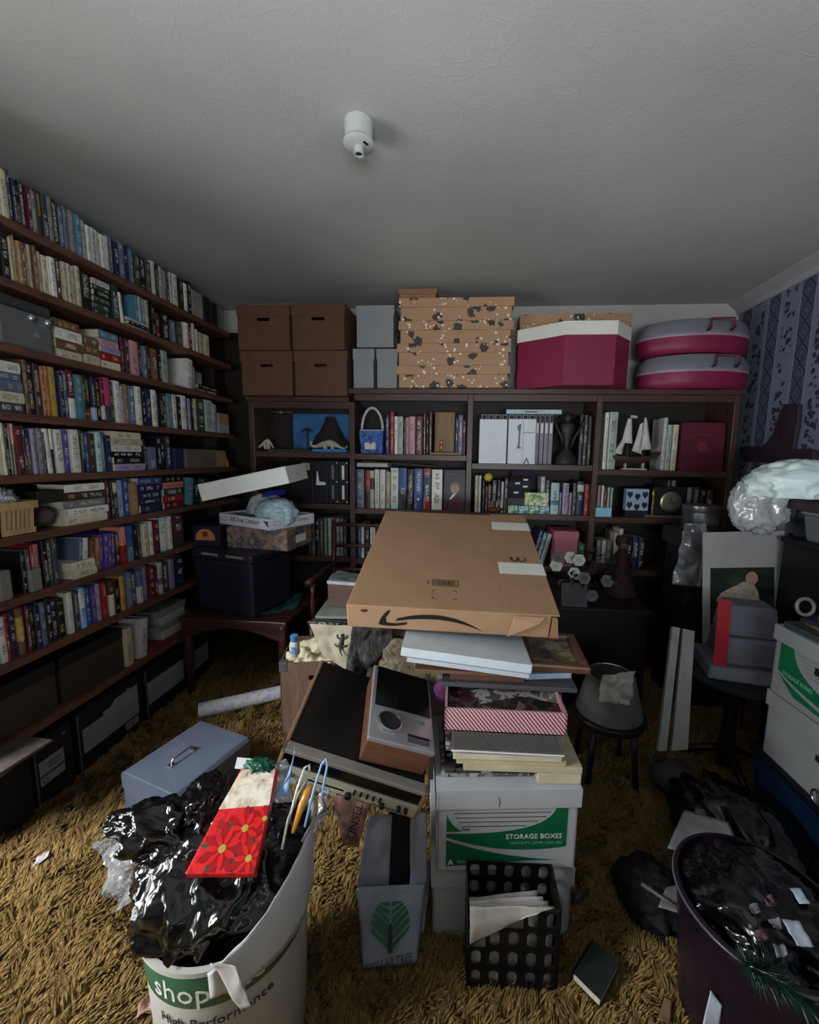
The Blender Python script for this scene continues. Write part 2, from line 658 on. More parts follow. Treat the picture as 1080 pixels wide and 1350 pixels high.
MB().box(XR + 0.045, XR + 0.05, RY0 + 0.03, RY1 - 0.03, 1.65, RZ1 - 0.03).build('pane', glass, w2)
w3 = thing('window_3', '', 'window')
del w3['label'], w3['category']
struct(w3)
fr = MB()
for z0, z1 in ((QZ0 - 0.03, QZ0 + 0.03), (1.46, 1.49), (QZ1 - 0.03, QZ1 + 0.03)):
    fr.box(QX0 - 0.03, QX1 + 0.03, YR - 0.07, YR + 0.01, z0, z1)
for x0, x1 in ((QX0 - 0.03, QX0 + 0.03), (QX1 - 0.03, QX1 + 0.03)):
    fr.box(x0, x1, YR - 0.07, YR + 0.01, QZ0 - 0.03, QZ1 + 0.03)
fr.build('window_frame', mat_trim, w3)
MB().box(QX0 + 0.03, QX1 - 0.03, YR - 0.05, YR - 0.045, QZ0 + 0.03, 1.46).build('pane', glass, w3)
MB().box(QX0 + 0.03, QX1 - 0.03, YR - 0.05, YR - 0.045, 1.49, QZ1 - 0.03).build('pane', glass, w3)
# crown moulding along the right wall
cp = [(XR, ZC), (XR - 0.075, ZC), (XR - 0.075, ZC - 0.012), (XR - 0.03, ZC - 0.045), (XR - 0.014, ZC - 0.075), (XR, ZC - 0.075)]
struct(MB().prism(cp, YR, YB, None, 'XZ').build('trim_1', mat_trim))

# carpet pile: too fine to count
def carpet_pile():
    rng = np.random.default_rng(3)
    n = 150000
    x = rng.uniform(-1.62, 1.25, n)
    y = rng.uniform(0.62, 2.5, n)
    # thin out far away
    keep = rng.random(n) < np.clip(1.75 - 0.62 * y, 0.28, 1)
    x, y = x[keep], y[keep]
    n = len(x)
    # clumps: blades lean together around tuft centres
    g = 0.034
    cx = np.floor(x / g + 0.35 * np.sin(y * 61)) ; cy = np.floor(y / g + 0.35 * np.sin(x * 57))
    hsh = np.abs(np.sin(cx * 127.1 + cy * 311.7) * 43758.5453) % 1.0
    hs2 = np.abs(np.sin(cx * 269.5 + cy * 183.3) * 24634.6345) % 1.0
    ang = 0.9 + 1.3 * np.sin(x * 9 + 2 * np.sin(y * 7)) * 0.5 + (hsh - 0.5) * 2.6 + rng.normal(0, 0.25, n)
    lean = 0.010 + 0.014 * hs2 + rng.uniform(0, 0.006, n)
    h = 0.013 + 0.012 * hs2 + rng.uniform(0, 0.006, n)
    w = rng.uniform(0.0016, 0.0030, n)
    dx, dy = np.cos(ang), np.sin(ang)
    a2 = ang + np.pi / 2 + rng.normal(0, 0.5, n)
    wx, wy = np.cos(a2) * w, np.sin(a2) * w
    z0 = np.zeros(n)
    v = np.empty((n, 5, 3))
    v[:, 0] = np.stack([x - wx, y - wy, z0], 1)
    v[:, 1] = np.stack([x + wx, y + wy, z0], 1)
    mx_, my_ = x + dx * lean * 0.35, y + dy * lean * 0.35
    v[:, 2] = np.stack([mx_ + wx, my_ + wy, h * 0.65], 1)
    v[:, 3] = np.stack([mx_ - wx, my_ - wy, h * 0.65], 1)
    v[:, 4] = np.stack([x + dx * lean, y + dy * lean, h], 1)
    me = bpy.data.meshes.new('carpet_pile')
    me.vertices.add(n * 5)
    me.vertices.foreach_set('co', v.reshape(-1))
    base = np.arange(n)[:, None] * 5
    loops = np.concatenate([base + np.array([[0, 1, 2, 3]]), base + np.array([[3, 2, 4]])], 1).reshape(-1)
    me.loops.add(n * 7)
    me.loops.foreach_set('vertex_index', loops)
    me.polygons.add(n * 2)
    st = (np.arange(n)[:, None] * 7 + np.array([[0, 4]])).reshape(-1)
    me.polygons.foreach_set('loop_start', st)
    me.update(calc_edges=True)
    ob = link('carpet_pile', me, carpet_mat('carpet_pile', True))
    ob['kind'] = 'stuff'
    tag(ob, 'matted gold brown shag carpet pile covering the floor', 'carpet')


carpet_pile()

# porcelain lamp holder on the ceiling
cer = M('white_porcelain', (176, 178, 175), 0.35, 0.06, 10, 0.03)
blk = M('black_plastic', (16, 16, 18), 0.4, 0.2, 20, 0.03)
lp = thing('lamp_holder', 'white round ceiling lamp holder without a bulb', 'lamp holder', TR(*W(473, 162, Z=ZC)) @ Matrix.Scale(0.74, 4))
MB().lathe([(0.062, 0.0), (0.062, -0.022), (0.060, -0.070), (0.066, -0.075), (0.068, -0.084), (0.060, -0.092), (0.022, -0.098), (0.0, -0.098)], 40, cap=False).build('body', cer, lp, smooth='auto')
MB().lathe([(0.021, -0.095), (0.023, -0.125), (0.017, -0.126), (0.015, -0.100), (0.0, -0.100)], 24, cap=False).build('socket', cer, lp, smooth='auto')
MB().lathe([(0.0155, -0.1015), (0.0155, -0.1195), (0.0, -0.1196)], 20, cap=False).build('socket_liner', blk, lp, smooth='auto')
MB().box(-0.004, 0.004, -0.012, 0.012, -0.0985, -0.093, TR(0.036, -0.022, 0, -35)).build('switch_slot', blk, lp)

# ------------------------------------------------------------------ bookcases
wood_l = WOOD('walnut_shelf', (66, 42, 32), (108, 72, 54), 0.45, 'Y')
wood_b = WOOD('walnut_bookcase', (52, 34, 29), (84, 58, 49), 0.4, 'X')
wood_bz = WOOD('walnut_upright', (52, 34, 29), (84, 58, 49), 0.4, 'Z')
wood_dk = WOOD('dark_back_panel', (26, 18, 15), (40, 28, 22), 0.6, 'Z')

BXL0 = -1.44
XF = -1.62                                    # front of the left shelves
LZ = [2.180, 1.975, 1.750, 1.513, 1.290, 1.072, 0.847, 0.620, 0.335]   # top faces of the shelves
LT = 0.030
LY0, LY1 = 1.06, 2.76
lb = thing('wall_bookcase', 'long dark wooden bookcase filling the left wall', 'bookcase', TR(XF, LY0, 0))
for z in LZ:
    MB().box(-0.225, 0, 0, LY1 - LY0, z - LT, z).build('shelf', wood_l, lb, bevel=0.003)
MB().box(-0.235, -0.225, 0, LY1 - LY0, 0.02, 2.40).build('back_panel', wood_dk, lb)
MB().box(-0.225, -0.006, 0.0, 0.022, 0.0, 2.40).build('side_panel', wood_bz, lb)
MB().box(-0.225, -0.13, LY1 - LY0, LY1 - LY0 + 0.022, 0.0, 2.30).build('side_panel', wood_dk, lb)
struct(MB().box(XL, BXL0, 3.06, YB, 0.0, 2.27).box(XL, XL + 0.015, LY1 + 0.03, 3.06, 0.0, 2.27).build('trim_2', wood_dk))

YF = 2.72                                     # front of the back bookcase
BX = [-1.475, -0.780, 0.004, 0.812, 1.630]
BTOP = [1.762, 1.815, 1.815, 1.815]
BS = [[1.400, 1.050, 0.680, 0.340, 0.07], [1.393, 1.024, 0.672, 0.340, 0.07], [1.343, 1.016, 0.668, 0.335, 0.07], [1.318, 1.012, 0.664, 0.33, 0.07]]
BY1 = 3.04
bb = thing('bookcase', 'dark walnut bookcase with four bays along the back wall', 'bookcase', TR(0, YF, 0))
dpt = BY1 - YF
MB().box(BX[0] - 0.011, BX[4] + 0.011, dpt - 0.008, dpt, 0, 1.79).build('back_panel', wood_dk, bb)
for i, x in enumerate(BX):
    zt = BTOP[max(0, i - 1)] if i else BTOP[0]
    MB().box(x - 0.018, x + 0.018, 0, dpt - 0.008, 0, zt - 0.032).build('upright', wood_bz, bb, bevel=0.003)
MB().box(BX[0] - 0.03, BX[1] - 0.019, -0.006, dpt - 0.008, BTOP[0] - 0.032, BTOP[0]).build('top_board', wood_b, bb, bevel=0.003)
MB().box(BX[1] - 0.019, BX[4] + 0.03, -0.012, dpt - 0.008, BTOP[1] - 0.032, BTOP[1]).build('top_board', wood_b, bb, bevel=0.003)
for i in range(4):
    MB().box(BX[i] + 0.018, BX[i + 1] - 0.018, 0.004, 0.020, BTOP[i] - 0.075, BTOP[i] - 0.032).build('rail', wood_b, bb, bevel=0.002)
    for z in BS[i]:
        MB().box(BX[i] + 0.018, BX[i + 1] - 0.018, 0.004, dpt - 0.008, z - 0.038, z).build('shelf', wood_b, bb, bevel=0.003)


# ------------------------------------------------------------------ books
def book_mat():
    m = bpy.data.materials.new('book_cover')
    nt, b = nodes_of(m)
    oi = N(nt, 'ShaderNodeObjectInfo')
    tc = N(nt, 'ShaderNodeTexCoord')
    sp = N(nt, 'ShaderNodeSeparateXYZ')
    L(nt, tc.outputs['Generated'], sp.inputs[0])
    u, d, v = sp.outputs
    a_tc = N(nt, 'ShaderNodeAttribute', attribute_type='OBJECT', attribute_name='title_colour')
    a_c2 = N(nt, 'ShaderNodeAttribute', attribute_type='OBJECT', attribute_name='band_colour')
    a_bd = N(nt, 'ShaderNodeAttribute', attribute_type='OBJECT', attribute_name='band')
    bs = N(nt, 'ShaderNodeSeparateXYZ')
    L(nt, a_bd.outputs['Vector'], bs.inputs[0])
    inb = math_n(nt, 'MULTIPLY', math_n(nt, 'GREATER_THAN', v, bs.outputs[0]), math_n(nt, 'LESS_THAN', v, bs.outputs[1]))
    m1 = N(nt, 'ShaderNodeMixRGB')
    L(nt, inb, m1.inputs[0])
    L(nt, oi.outputs['Color'], m1.inputs[1])
    L(nt, a_c2.outputs['Color'], m1.inputs[2])
    # lettering on the spine
    cb = N(nt, 'ShaderNodeCombineXYZ')
    L(nt, math_n(nt, 'MULTIPLY', u, 5.0), cb.inputs[0])
    L(nt, math_n(nt, 'MULTIPLY', oi.outputs['Random'], 90.0), cb.inputs[1])
    L(nt, math_n(nt, 'MULTIPLY', v, 46.0), cb.inputs[2])
    nz = N(nt, 'ShaderNodeTexNoise', i_Scale=1.0, i_Detail=1.0)
    L(nt, cb.outputs[0], nz.inputs['Vector'])
    ink = math_n(nt, 'GREATER_THAN', nz.outputs[0], 0.52)
    cb2 = N(nt, 'ShaderNodeCombineXYZ')
    L(nt, math_n(nt, 'MULTIPLY', oi.outputs['Random'], 77.0), cb2.inputs[0])
    L(nt, math_n(nt, 'MULTIPLY', v, 5.0), cb2.inputs[2])
    nb = N(nt, 'ShaderNodeTexNoise', i_Scale=1.0, i_Detail=0.0)
    L(nt, cb2.outputs[0], nb.inputs['Vector'])
    blocks = math_n(nt, 'GREATER_THAN', nb.outputs[0], 0.47)
    msk = math_n(nt, 'MULTIPLY', math_n(nt, 'LESS_THAN', math_n(nt, 'ABSOLUTE', math_n(nt, 'SUBTRACT', u, 0.5)), 0.24),
                 math_n(nt, 'LESS_THAN', math_n(nt, 'ABSOLUTE', math_n(nt, 'SUBTRACT', v, 0.52)), 0.40))
    spine = math_n(nt, 'LESS_THAN', d, 0.02)
    fac = math_n(nt, 'MULTIPLY', math_n(nt, 'MULTIPLY', ink, blocks), math_n(nt, 'MULTIPLY', msk, spine))
    m2 = N(nt, 'ShaderNodeMixRGB')
    L(nt, math_n(nt, 'MULTIPLY', fac, 0.8), m2.inputs[0])
    L(nt, m1.outputs[0], m2.inputs[1])
    L(nt, a_tc.outputs['Color'], m2.inputs[2])
    # wear
    nw = N(nt, 'ShaderNodeTexNoise', i_Scale=25.0, i_Detail=3.0)
    L(nt, tc.outputs['Object'], nw.inputs['Vector'])
    wr_ = ramp(nt, nw.outputs[0], [(0.3, (0.78, 0.77, 0.75, 1)), (0.7, (1, 1, 1, 1))])
    m3 = N(nt, 'ShaderNodeMixRGB', blend_type='MULTIPLY')
    m3.inputs[0].default_value = 1.0
    L(nt, m2.outputs[0], m3.inputs[1])
    L(nt, wr_.outputs[0], m3.inputs[2])
    L(nt, m3.outputs[0], b.inputs['Base Color'])
    b.inputs['Roughness'].default_value = 0.42
    return m


BOOK = book_mat()
PAGE = M('page_paper', (196, 186, 162), 0.8, 0.12, 30, 0.2, stretch=(12, 1, 1))

PAL = {  # name: (sRGB, word)
    'w': ((224, 222, 212), 'white'), 'c': ((208, 198, 172), 'cream'), 'b': ((186, 172, 146), 'beige'), 't': ((150, 122, 88), 'tan'),
    'n': ((30, 36, 70), 'navy'), 'u': ((46, 78, 150), 'blue'), 'l': ((150, 186, 222), 'light blue'), 'e': ((78, 128, 148), 'teal'),
    'k': ((22, 22, 26), 'black'), 'g': ((120, 122, 124), 'grey'), 'G': ((64, 66, 72), 'dark grey'), 'r': ((150, 34, 40), 'red'),
    'm': ((92, 26, 38), 'maroon'), 'p': ((84, 66, 150), 'purple'), 'v': ((158, 146, 176), 'lilac'), 'o': ((150, 92, 50), 'rust'),
    'y': ((190, 158, 64), 'yellow'), 'f': ((44, 66, 56), 'dark green'), 'a': ((176, 210, 208), 'pale aqua'), 's': ((92, 106, 130), 'slate'),
    'd': ((62, 46, 40), 'dark brown'), 'h': ((200, 60, 120), 'pink'), 'S': ((212, 128, 112), 'salmon'), 'P': ((196, 190, 190), 'pale grey'),
    'B': ((108, 78, 58), 'brown'), 'i': ((196, 146, 158), 'dusty pink'), 'E': ((58, 90, 78), 'green'), 'q': ((168, 180, 170), 'grey green'),
}
TCOL = [(0.62, 0.58, 0.45), (0.75, 0.75, 0.72), (0.55, 0.45, 0.2), (0.7, 0.66, 0.55)]
TDARK = [(0.03, 0.03, 0.04), (0.05, 0.06, 0.15), (0.2, 0.03, 0.04), (0.08, 0.07, 0.06)]
_bk = [0]


def book(T, t, d, h, col, label, group, band=None, name='book'):
    """local: thickness along X (centred), spine at y=0 facing -Y, pages inside, height along Z"""
    rgb, word = PAL[col]
    o = thing(name, label, 'book', T, group)
    c = min(0.0022, t * 0.18)
    mb = MB()
    hs = t / 2
    mb.box(-hs, -hs + c, 0.0, d, 0, h).box(hs - c, hs, 0.0, d, 0, h)
    # slightly rounded spine
    sp = [(-hs, 0.0), (-hs * 0.6, -0.0022), (0, -0.003), (hs * 0.6, -0.0022), (hs, 0.0), (hs, 0.0015), (-hs, 0.0015)]
    mb.prism(sp, 0, h, None, 'XY')
    cv = mb.build('cover', BOOK, o)
    k = 0.85 + 0.3 * random.random()
    cc = srgb(*rgb)
    cv.color = (cc[0] * k, cc[1] * k, cc[2] * k, 1)
    lum = sum(cc[:3]) / 3
    cv['title_colour'] = random.choice(TDARK if lum > 0.22 else TCOL)
    if band:
        bc = srgb(*PAL[band[0]][0])
        cv['band_colour'] = tuple(bc[:3])
        cv['band'] = (band[1], band[2], 0.0)
    else:
        cv['band'] = (2.0, 2.0, 0.0)
    MB().box(-hs + c, hs - c, 0.0015, d - 0.003, 0.003, h - 0.003).build('page_block', PAGE, o)
    _bk[0] += 1
    return o


def parse(spec):
    out = []
    for w in spec.split():
        p = w.split(',')
        x0, x1 = [float(v) for v in p[0].split('-')]
        e = dict(x0=x0, x1=x1, col=p[1], h=float(p[2]) if len(p) > 2 and p[2] else None,
                 lean=float(p[3]) if len(p) > 3 and p[3] else 0.0, band=None)
        if len(p) > 4:
            q = p[4].split(':')
            e['band'] = (q[0], float(q[1]), float(q[2]))
        out.append(e)
    return out


def left_row(zi, spec, place, group):
    """standing books on a left shelf; x from the photograph's left to right"""
    z = LZ[zi] + 0.0006
    clear = (LZ[zi - 1] - LT - LZ[zi]) if zi else 0.190
    S = XF - 0.020
    for i, e in enumerate(parse(spec)):
        y0, y1 = y_at(e['x0'], S, z + 0.08), y_at(e['x1'], S, z + 0.08)
        y0 = max(y0, LY0 + 0.03)
        t = max(0.006, (y1 - y0) * 0.965)
        if t > 0.08:
            t = 0.08
        h = (e['h'] if e['h'] else random.uniform(0.80, 0.95)) * clear
        dd = random.uniform(0.105, 0.15)
        word = PAL[e['col']][1]
        a = math.radians(e['lean'])
        if a:
            h = min(h, (clear - 0.005) / math.cos(a) - t * abs(math.sin(a)))
        lab = '%s%s book, %s from left on the %s' % ('slim ' if t < 0.014 else 'thick ' if t > 0.04 else '', word, ordinal(i + 1), place)
        yc = (y0 + y1) / 2
        T = Matrix.Translation((S - random.uniform(0, 0.012), yc, z + abs(math.sin(a)) * t / 2)) @ Matrix.Rotation(math.radians(90), 4, 'Z') @ Matrix.Rotation(a, 4, 'Y')
        book(T, t, dd, h, e['col'], lab, group, e['band'])


def left_stack(zi, x0, x1, cols, place, group, top=None, zbase=None, setb=0.015, hh=None):
    """books lying flat, first one at the bottom"""
    z = (LZ[zi] if zbase is None else zbase) + 0.0006
    S = XF - setb
    y0, y1 = y_at(x0, S, z + 0.03), y_at(x1, S, z + 0.03)
    n = len(cols)
    clear = (top if top else 0.9) * ((LZ[zi - 1] - LT - LZ[zi]) if zi else 0.2) - ((zbase or LZ[zi]) - LZ[zi])
    ths = [random.uniform(0.8, 1.2) for _ in cols]
    s = clear / sum(ths)
    for i, c in enumerate(cols):
        t = ths[i] * s
        ln = (y1 - y0) * random.uniform(0.88, 1.0)
        yc = y0 + (y1 - y0) * 0.5 + random.uniform(-1, 1) * 0.04 * (y1 - y0)
        word = PAL[c][1]
        pos = 'topmost' if i == n - 1 else 'bottom one' if i == 0 else '%s up' % ordinal(i + 1)
        lab = '%s book lying flat, %s in %s' % (word, pos, place)
        R_ = Matrix.Rotation(math.radians(90), 4, 'Z') @ Matrix.Rotation(math.radians(-90), 4, 'Y')
        # local Z (height) -> along -local X -> world -Y ; local X (thickness) -> up
        T = Matrix.Translation((S - random.uniform(0, 0.01), yc + ln / 2, z + t / 2)) @ Matrix.Rotation(math.radians(random.uniform(-2, 2)), 4, 'Z') @ R_
        book(T, t * 0.99, random.uniform(0.12, 0.16), ln, c, lab, group)
        z += t
    return z


SH = ['top left-wall shelf', 'second left-wall shelf', 'third left-wall shelf', 'fourth left-wall shelf',
      'fifth left-wall shelf', 'sixth left-wall shelf', 'seventh left-wall shelf', 'lowest left-wall book shelf']
GR = ['books on the %s' % s for s in SH]

left_row(0, '0-11,c,.86 12-17,G 17-22,n 23-30,k 30-36,G 37-42,m 42-49,g 50-57,d 57-65,G 65-72,g 72-80,d 81-87,s 87-92,s 93-100,g 100-108,e 108-115,P '
            '116-121,w,.8 121-126,P,.8 126-131,w,.8 131-135,P,.8 135-140,w,.8 140-144,P,.8 146-151,s 151-158,n 158-166,s 166-172,n 173-177,s 177-185,f 185-193,k 193-200,G '
            '201-205,P 205-210,k 210-215,P 215-219,g 220-224,G 224-228,P 229-236,w 236-242,k 243-248,w 248-253,k', SH[0], GR[0])
left_row(1, '3-14,k,.9 15-20,c 20-24,t 24-29,t 29-34,B 34-39,t 39-44,b 45-50,B 50-58,c 58-66,c 66-74,w,.85 75-82,d 83-89,b 89-95,c 95-101,b 101-107,c 108-122,k,.9 '
            '149-159,f,.92 160-164,w,.8,-4 201-206,k 207-213,m,.72 214-224,k 225-232,s,.7 234-240,G,.75 246-251,w,.85 251-255,m 255-258,P,.92 259-262,w,.78 263-269,b,.74 270-277,c,.74', SH[1], GR[1])
left_row(2, '162-166,m,.85 166-171,d,.85 172-183,i,.84 184-188,k 188-194,s,.8 194-199,d,.84 200-208,B,.82 209-213,k,.84 213-222,q,.86 247-254,w,.88,8 255-258,g,.7', SH[2], GR[2])
left_row(3, '34-40,B,.95 40-48,k,.95 48-56,d,.93 57-62,o,.9 62-68,o,.92 68-78,y,.93 79-85,n 85-91,s 92-101,m,.95,,w:0:.42 101-110,e,.88 110-114,f,.85 114-122,k,.92,,r:0:.25 122-128,n,.9,,l:.0:.3 '
            '128-134,k 134-139,m,.93,,P:.05:.35 139-147,h,.95,,G:.0:.36 148-153,f 153-161,w,.93 162-166,v,.84 166-172,t,.9 172-180,s,.88 180-187,w,.9 188-192,k 192-200,n,.9 200-207,w,.9 '
            '207-211,e,.86 212-217,k 217-221,f 221-224,g 224-229,e 229-235,a,.9,,w:.1:.9 235-239,k 239-246,w,.92 246-250,G 250-254,v,.88 254-257,k 257-261,c,.9 261-270,f,.92 270-281,q,.94 281-284,w,.88 284-288,v,.86', SH[3], GR[3])
left_row(4, '3-8,c,.95 9-14,k 14-17,g,.88 17-21,S,.95,,B:.0:.6 22-33,m,.92 33-36,k 36-44,n,.85,,B:.0:.55 45-51,v,.88 51-58,g,.9 58-62,n 62-69,w,.9,-3 69-73,k,.9,,w:.55:1 74-85,w,.9 86-93,p,.9 94-106,w,.92 '
            '107-112,k 112-119,u,.88 119-127,d,.86 128-136,a,.9 136-141,s,.84 141-148,n,.84 191-195,k 196-207,s,.6 208-213,k,.9 214-220,k,.95 221-227,G,.92', SH[4], GR[4])
left_row(5, '139-142,k,.95 142-147,m,.93 147-150,k 150-156,d,.92,,c:.7:.95 157-165,l,.92 166-172,u,.94 173-182,t,.84 246-254,e,.84,8 256-263,k 264-272,G 273-281,k', SH[5], GR[5])
left_row(6, '30-35,k,.8 36-42,G,.85 44-48,r,.9 48-56,S,.9 57-64,k,.95 64-72,G,.95 73-80,G,.95 103-108,s,.82,6 108-116,w,.82,6 118-124,B,.75,6 125-131,o,.78,5 131-137,p,.82,4 138-143,p,.82,3 143-148,p,.82,3 148-153,p,.82,3 '
            '154-159,d,.8 160-167,S,.9,,r:.0:.5 168-176,u,.9,,e:.0:.4 178-184,k 184-188,G 189-197,c,.88 198-203,w,.9 203-211,m,.9 212-222,a,.94,,w:.1:.9 223-228,w,.94 230-244,d,.95', SH[6], GR[6])
left_row(7, '0-9,w,.86 9-15,r,.9 17-25,n,.9 25-34,B,.92,,y:.3:.8 36-41,m,.92 42-48,k 48-55,n 55-62,s,.88 63-70,k 70-78,n 78-88,k 90-98,w,.9 99-105,G 106-114,l,.9,,w:.5:.9 115-121,u,.86 122-128,p,.86 128-135,v,.86 136-143,r,.86 '
            '144-151,d,.85,,c:.0:.6 152-159,k 160-166,y,.86 168-175,s 175-181,G 183-189,P,.84,,s:.5:1 190-196,s 197-204,m 205-209,m 209-215,P,.88,,s:.3:.5 216-224,d 225-232,v,.84 233-244,n', SH[7], GR[7])
left_stack(1, 125, 147, 'fGfkfP', 'the dark pile on the second left shelf', 'flat pile on the second left shelf', 0.85)
z_ = left_stack(1, 167, 200, 'gkP', 'the low pile under four teal books', 'low pile on the second left shelf', 0.26)
for k, (a, b_, c) in enumerate(((178, 182, 'e'), (182, 187, 'q'), (187, 191, 'e'), (191, 196, 'b'))):
    S_ = XF - 0.02
    ya, yb = y_at(a, S_, z_ + 0.05), y_at(b_, S_, z_ + 0.05)
    book(Matrix.Translation((S_, (ya + yb) / 2, z_ + 0.0005)) @ Matrix.Rotation(math.radians(90), 4, 'Z'), (yb - ya) * 0.95, 0.12, 0.115, c,
         'small %s book, %s of four standing on the low pile' % (PAL[c][1], ordinal(k + 1)), 'four books standing on the low pile')
left_stack(2, 76, 111, 'cBwB', 'the first pile beside the grey case', 'first flat pile on the third left shelf', 0.78)
left_stack(2, 113, 133, 'bBB', 'the middle pile on the third left shelf', 'middle pile on the third left shelf', 0.6)
left_stack(2, 134, 161, 'crvie', 'the pile with a teal top book', 'second flat pile on the third left shelf', 0.84)
left_stack(2, 259, 290, 'md', 'the low pile at third shelf end', 'low pile at the end of the third left shelf', 0.22)
left_stack(3, 0, 33, 'Gcssw', 'the pile left of the brown books', 'flat pile on the fourth left shelf', 0.86)
left_stack(4, 149, 190, 'vkkwbc', 'the pile on the fifth left shelf', 'flat pile on the fifth left shelf', 0.95)
left_stack(5, 89, 144, 'cwgdw', 'the tall pile beside the dark rock', 'flat pile beside the rock', 0.9)
left_stack(5, 184, 216, 'nnnnu', 'the blue pile on the sixth left shelf', 'blue pile on the sixth left shelf', 0.95)
left_stack(5, 217, 244, 'mrfSk', 'the red and salmon pile beside the blue', 'red pile on the sixth left shelf', 0.95)
left_stack(6, 97, 127, 'cc', 'the cream pair on the seventh left shelf', 'cream pair on the seventh left shelf', 0.36, setb=0.003)


def back_row(bay, si, spec, place, group, hmul=0.62, inset=0.03, pz=0.1):
    z = BS[bay][si] + 0.0006
    up = (BS[bay][si - 1] if si else BTOP[bay] - 0.037) - 0.038
    clear = up - z
    S = YF + inset
    for i, e in enumerate(parse(spec)):
        x0, x1 = x_at(e['x0'], S, z + pz), x_at(e['x1'], S, z + pz)
        t = (x1 - x0) * 0.97
        h = (e['h'] if e['h'] else hmul * random.uniform(0.92, 1.05)) * clear
        a = math.radians(e['lean'])
        lab = '%s%s book, %s from left on the %s' % ('slim ' if t < 0.018 else 'thick ' if t > 0.05 else '', PAL[e['col']][1], ordinal(i + 1), place)
        T = Matrix.Translation(((x0 + x1) / 2, S + random.uniform(0, 0.012), z + abs(math.sin(a)) * t / 2)) @ Matrix.Rotation(a, 4, 'Y')
        book(T, t, random.uniform(0.15, 0.2), h, e['col'], lab, group, e['band'])


back_row(1, 0, '508-513,n,.74 514-519,r,.8 520-524,w,.72 524-531,q,.72 532-535,k,.68 535-539,i,.7 539-547,i,.72 548-557,m,.72 558-561,B,.78 562-565,k,.72 566-569,B,.8 600-604,n,.7 604-610,s,.75 610-614,m,.66',
         'upper shelf right of the blue bag', 'books beside the blue bag')
back_row(1, 1, '470-480,s,.8 481-488,k,.78,,r:.5:1 488-493,c,.78,,k:.5:.8 494-500,w,.8 501-508,w,.8 509-514,b,.76 515-525,a,.84,,w:.1:.9 526-536,u,.84,,k:.0:.45 537-545,k,.82 558-568,r,.84,,n:.3:.85 569-583,w,.82',
         'middle shelf above the big cardboard box', 'books above the big cardboard box')
back_row(1, 2, '471-476,u,.75 476.5-480,w,.78 481-487,k,.7 488-495,w,.72 496-505,n,.7 506-520,k,.7', 'lower shelf left of the cardboard box', 'books beside the cardboard box')
back_row(2, 0, '763-769,k,.8 769-774,G,.8 775-780,k,.78', 'shelf right of the horned figure', 'dark books right of the horned figure')
back_row(2, 1, '626-630,c,.85 631-634,w,.85 636-639,k,.75 640-643,m,.62 643-648,m,.65 649-655,k,.75 656-660,k,.75 661-664,P,.72 665-670,k,.8 713-718,P,.85 719-725,G,.78 726-737,a,.72,,e:.3:.45 738-741,g,.5 742-750,v,.72 751-754,i,.5 755-760,G,.72 761-770,n,.76,,P:.7:.9 771-777,r,.7',
         'shelf with the green packets', 'books on the shelf with the green packets')
back_row(2, 2, '684-690,G,.6 691-697,d,.6 700-705,n,.78,14 706-711,e,.72,14 712-717,q,.7,14 762-771,E,.5', 'lower shelf with the pink box', 'books on the shelf with the pink box')
back_row(3, 0, '795-800,w,.85 801-812,q,.86 873-878,P,.78 879-885,q,.68 886-893,c,.68 959-964,g,.66', 'shelf with the model ship', 'books on the shelf with the model ship')
back_row(3, 1, '788-792,i,.75 793-796,w,.75 797-800,m,.66 801-804,q,.7 805-808,q,.7 879-884,G,.9 885-890,g,.9 906-912,g,.75 914-922,G,.75 923-931,k,.72 932-940,d,.7', 'shelf with the round dial clock', 'books on the shelf with the clock')
back_row(3, 2, '787-793,g,.6 794-799,P,.6 800-806,g,.6 809-814,c,.78 815-820,w,.86 826-833,k,.7 834-842,n,.7 843-851,k,.66', 'lower shelf under the clock', 'books under the clock')
back_row(0, 2, '404-409,k,.8 410-415,G,.8 416-421,k,.78 422-426,G,.8 427-431,g,.8 432-436,q,.8 437-441,g,.82 442-447,P,.8 448-452,g,.8 453-457,G,.78', 'record shelf under the black binders', 'record sleeves under the black binders')

# ------------------------------------------------------------------ shared materials
kraft = M('kraft_cardboard', (156, 122, 92), 0.75, 0.08, 8, 0.06)
kraft_in = M('kraft_inside', (140, 104, 72), 0.8, 0.08, 8, 0.05)
brown_box = M('brown_fibreboard', (92, 64, 46), 0.7, 0.12, 6, 0.08, stretch=(6, 6, 0.6))
grey_box = M('grey_archive_board', (138, 140, 142), 0.7, 0.08, 9, 0.06)
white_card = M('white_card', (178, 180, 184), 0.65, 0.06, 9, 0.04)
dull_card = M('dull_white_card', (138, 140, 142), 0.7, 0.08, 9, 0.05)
black_card = M('black_card', (20, 20, 23), 0.6, 0.2, 9, 0.05)
magenta = M('magenta_shell', (128, 28, 66), 0.45, 0.06, 9, 0.03)
white_gl = M('white_lid', (222, 220, 208), 0.5, 0.05, 9, 0.03)
grey_shell = M('grey_shell', (112, 112, 120), 0.45, 0.06, 9, 0.03)
print_blk = M('black_print', (18, 16, 16), 0.6, 0.1, 9, 0.0)
print_wht = M('white_print', (220, 224, 220), 0.6, 0.05, 9, 0.0)
print_gry = M('grey_print', (110, 112, 112), 0.6, 0.05, 9, 0.0)
green_pr = M('green_print', (0, 98, 62), 0.55, 0.06, 9, 0.0)
chrome = M('dull_chrome', (190, 190, 195), 0.25, 0.05, 20, 0.02, metal=1.0)
brass = M('brass', (184, 142, 66), 0.3, 0.1, 20, 0.02, metal=1.0)


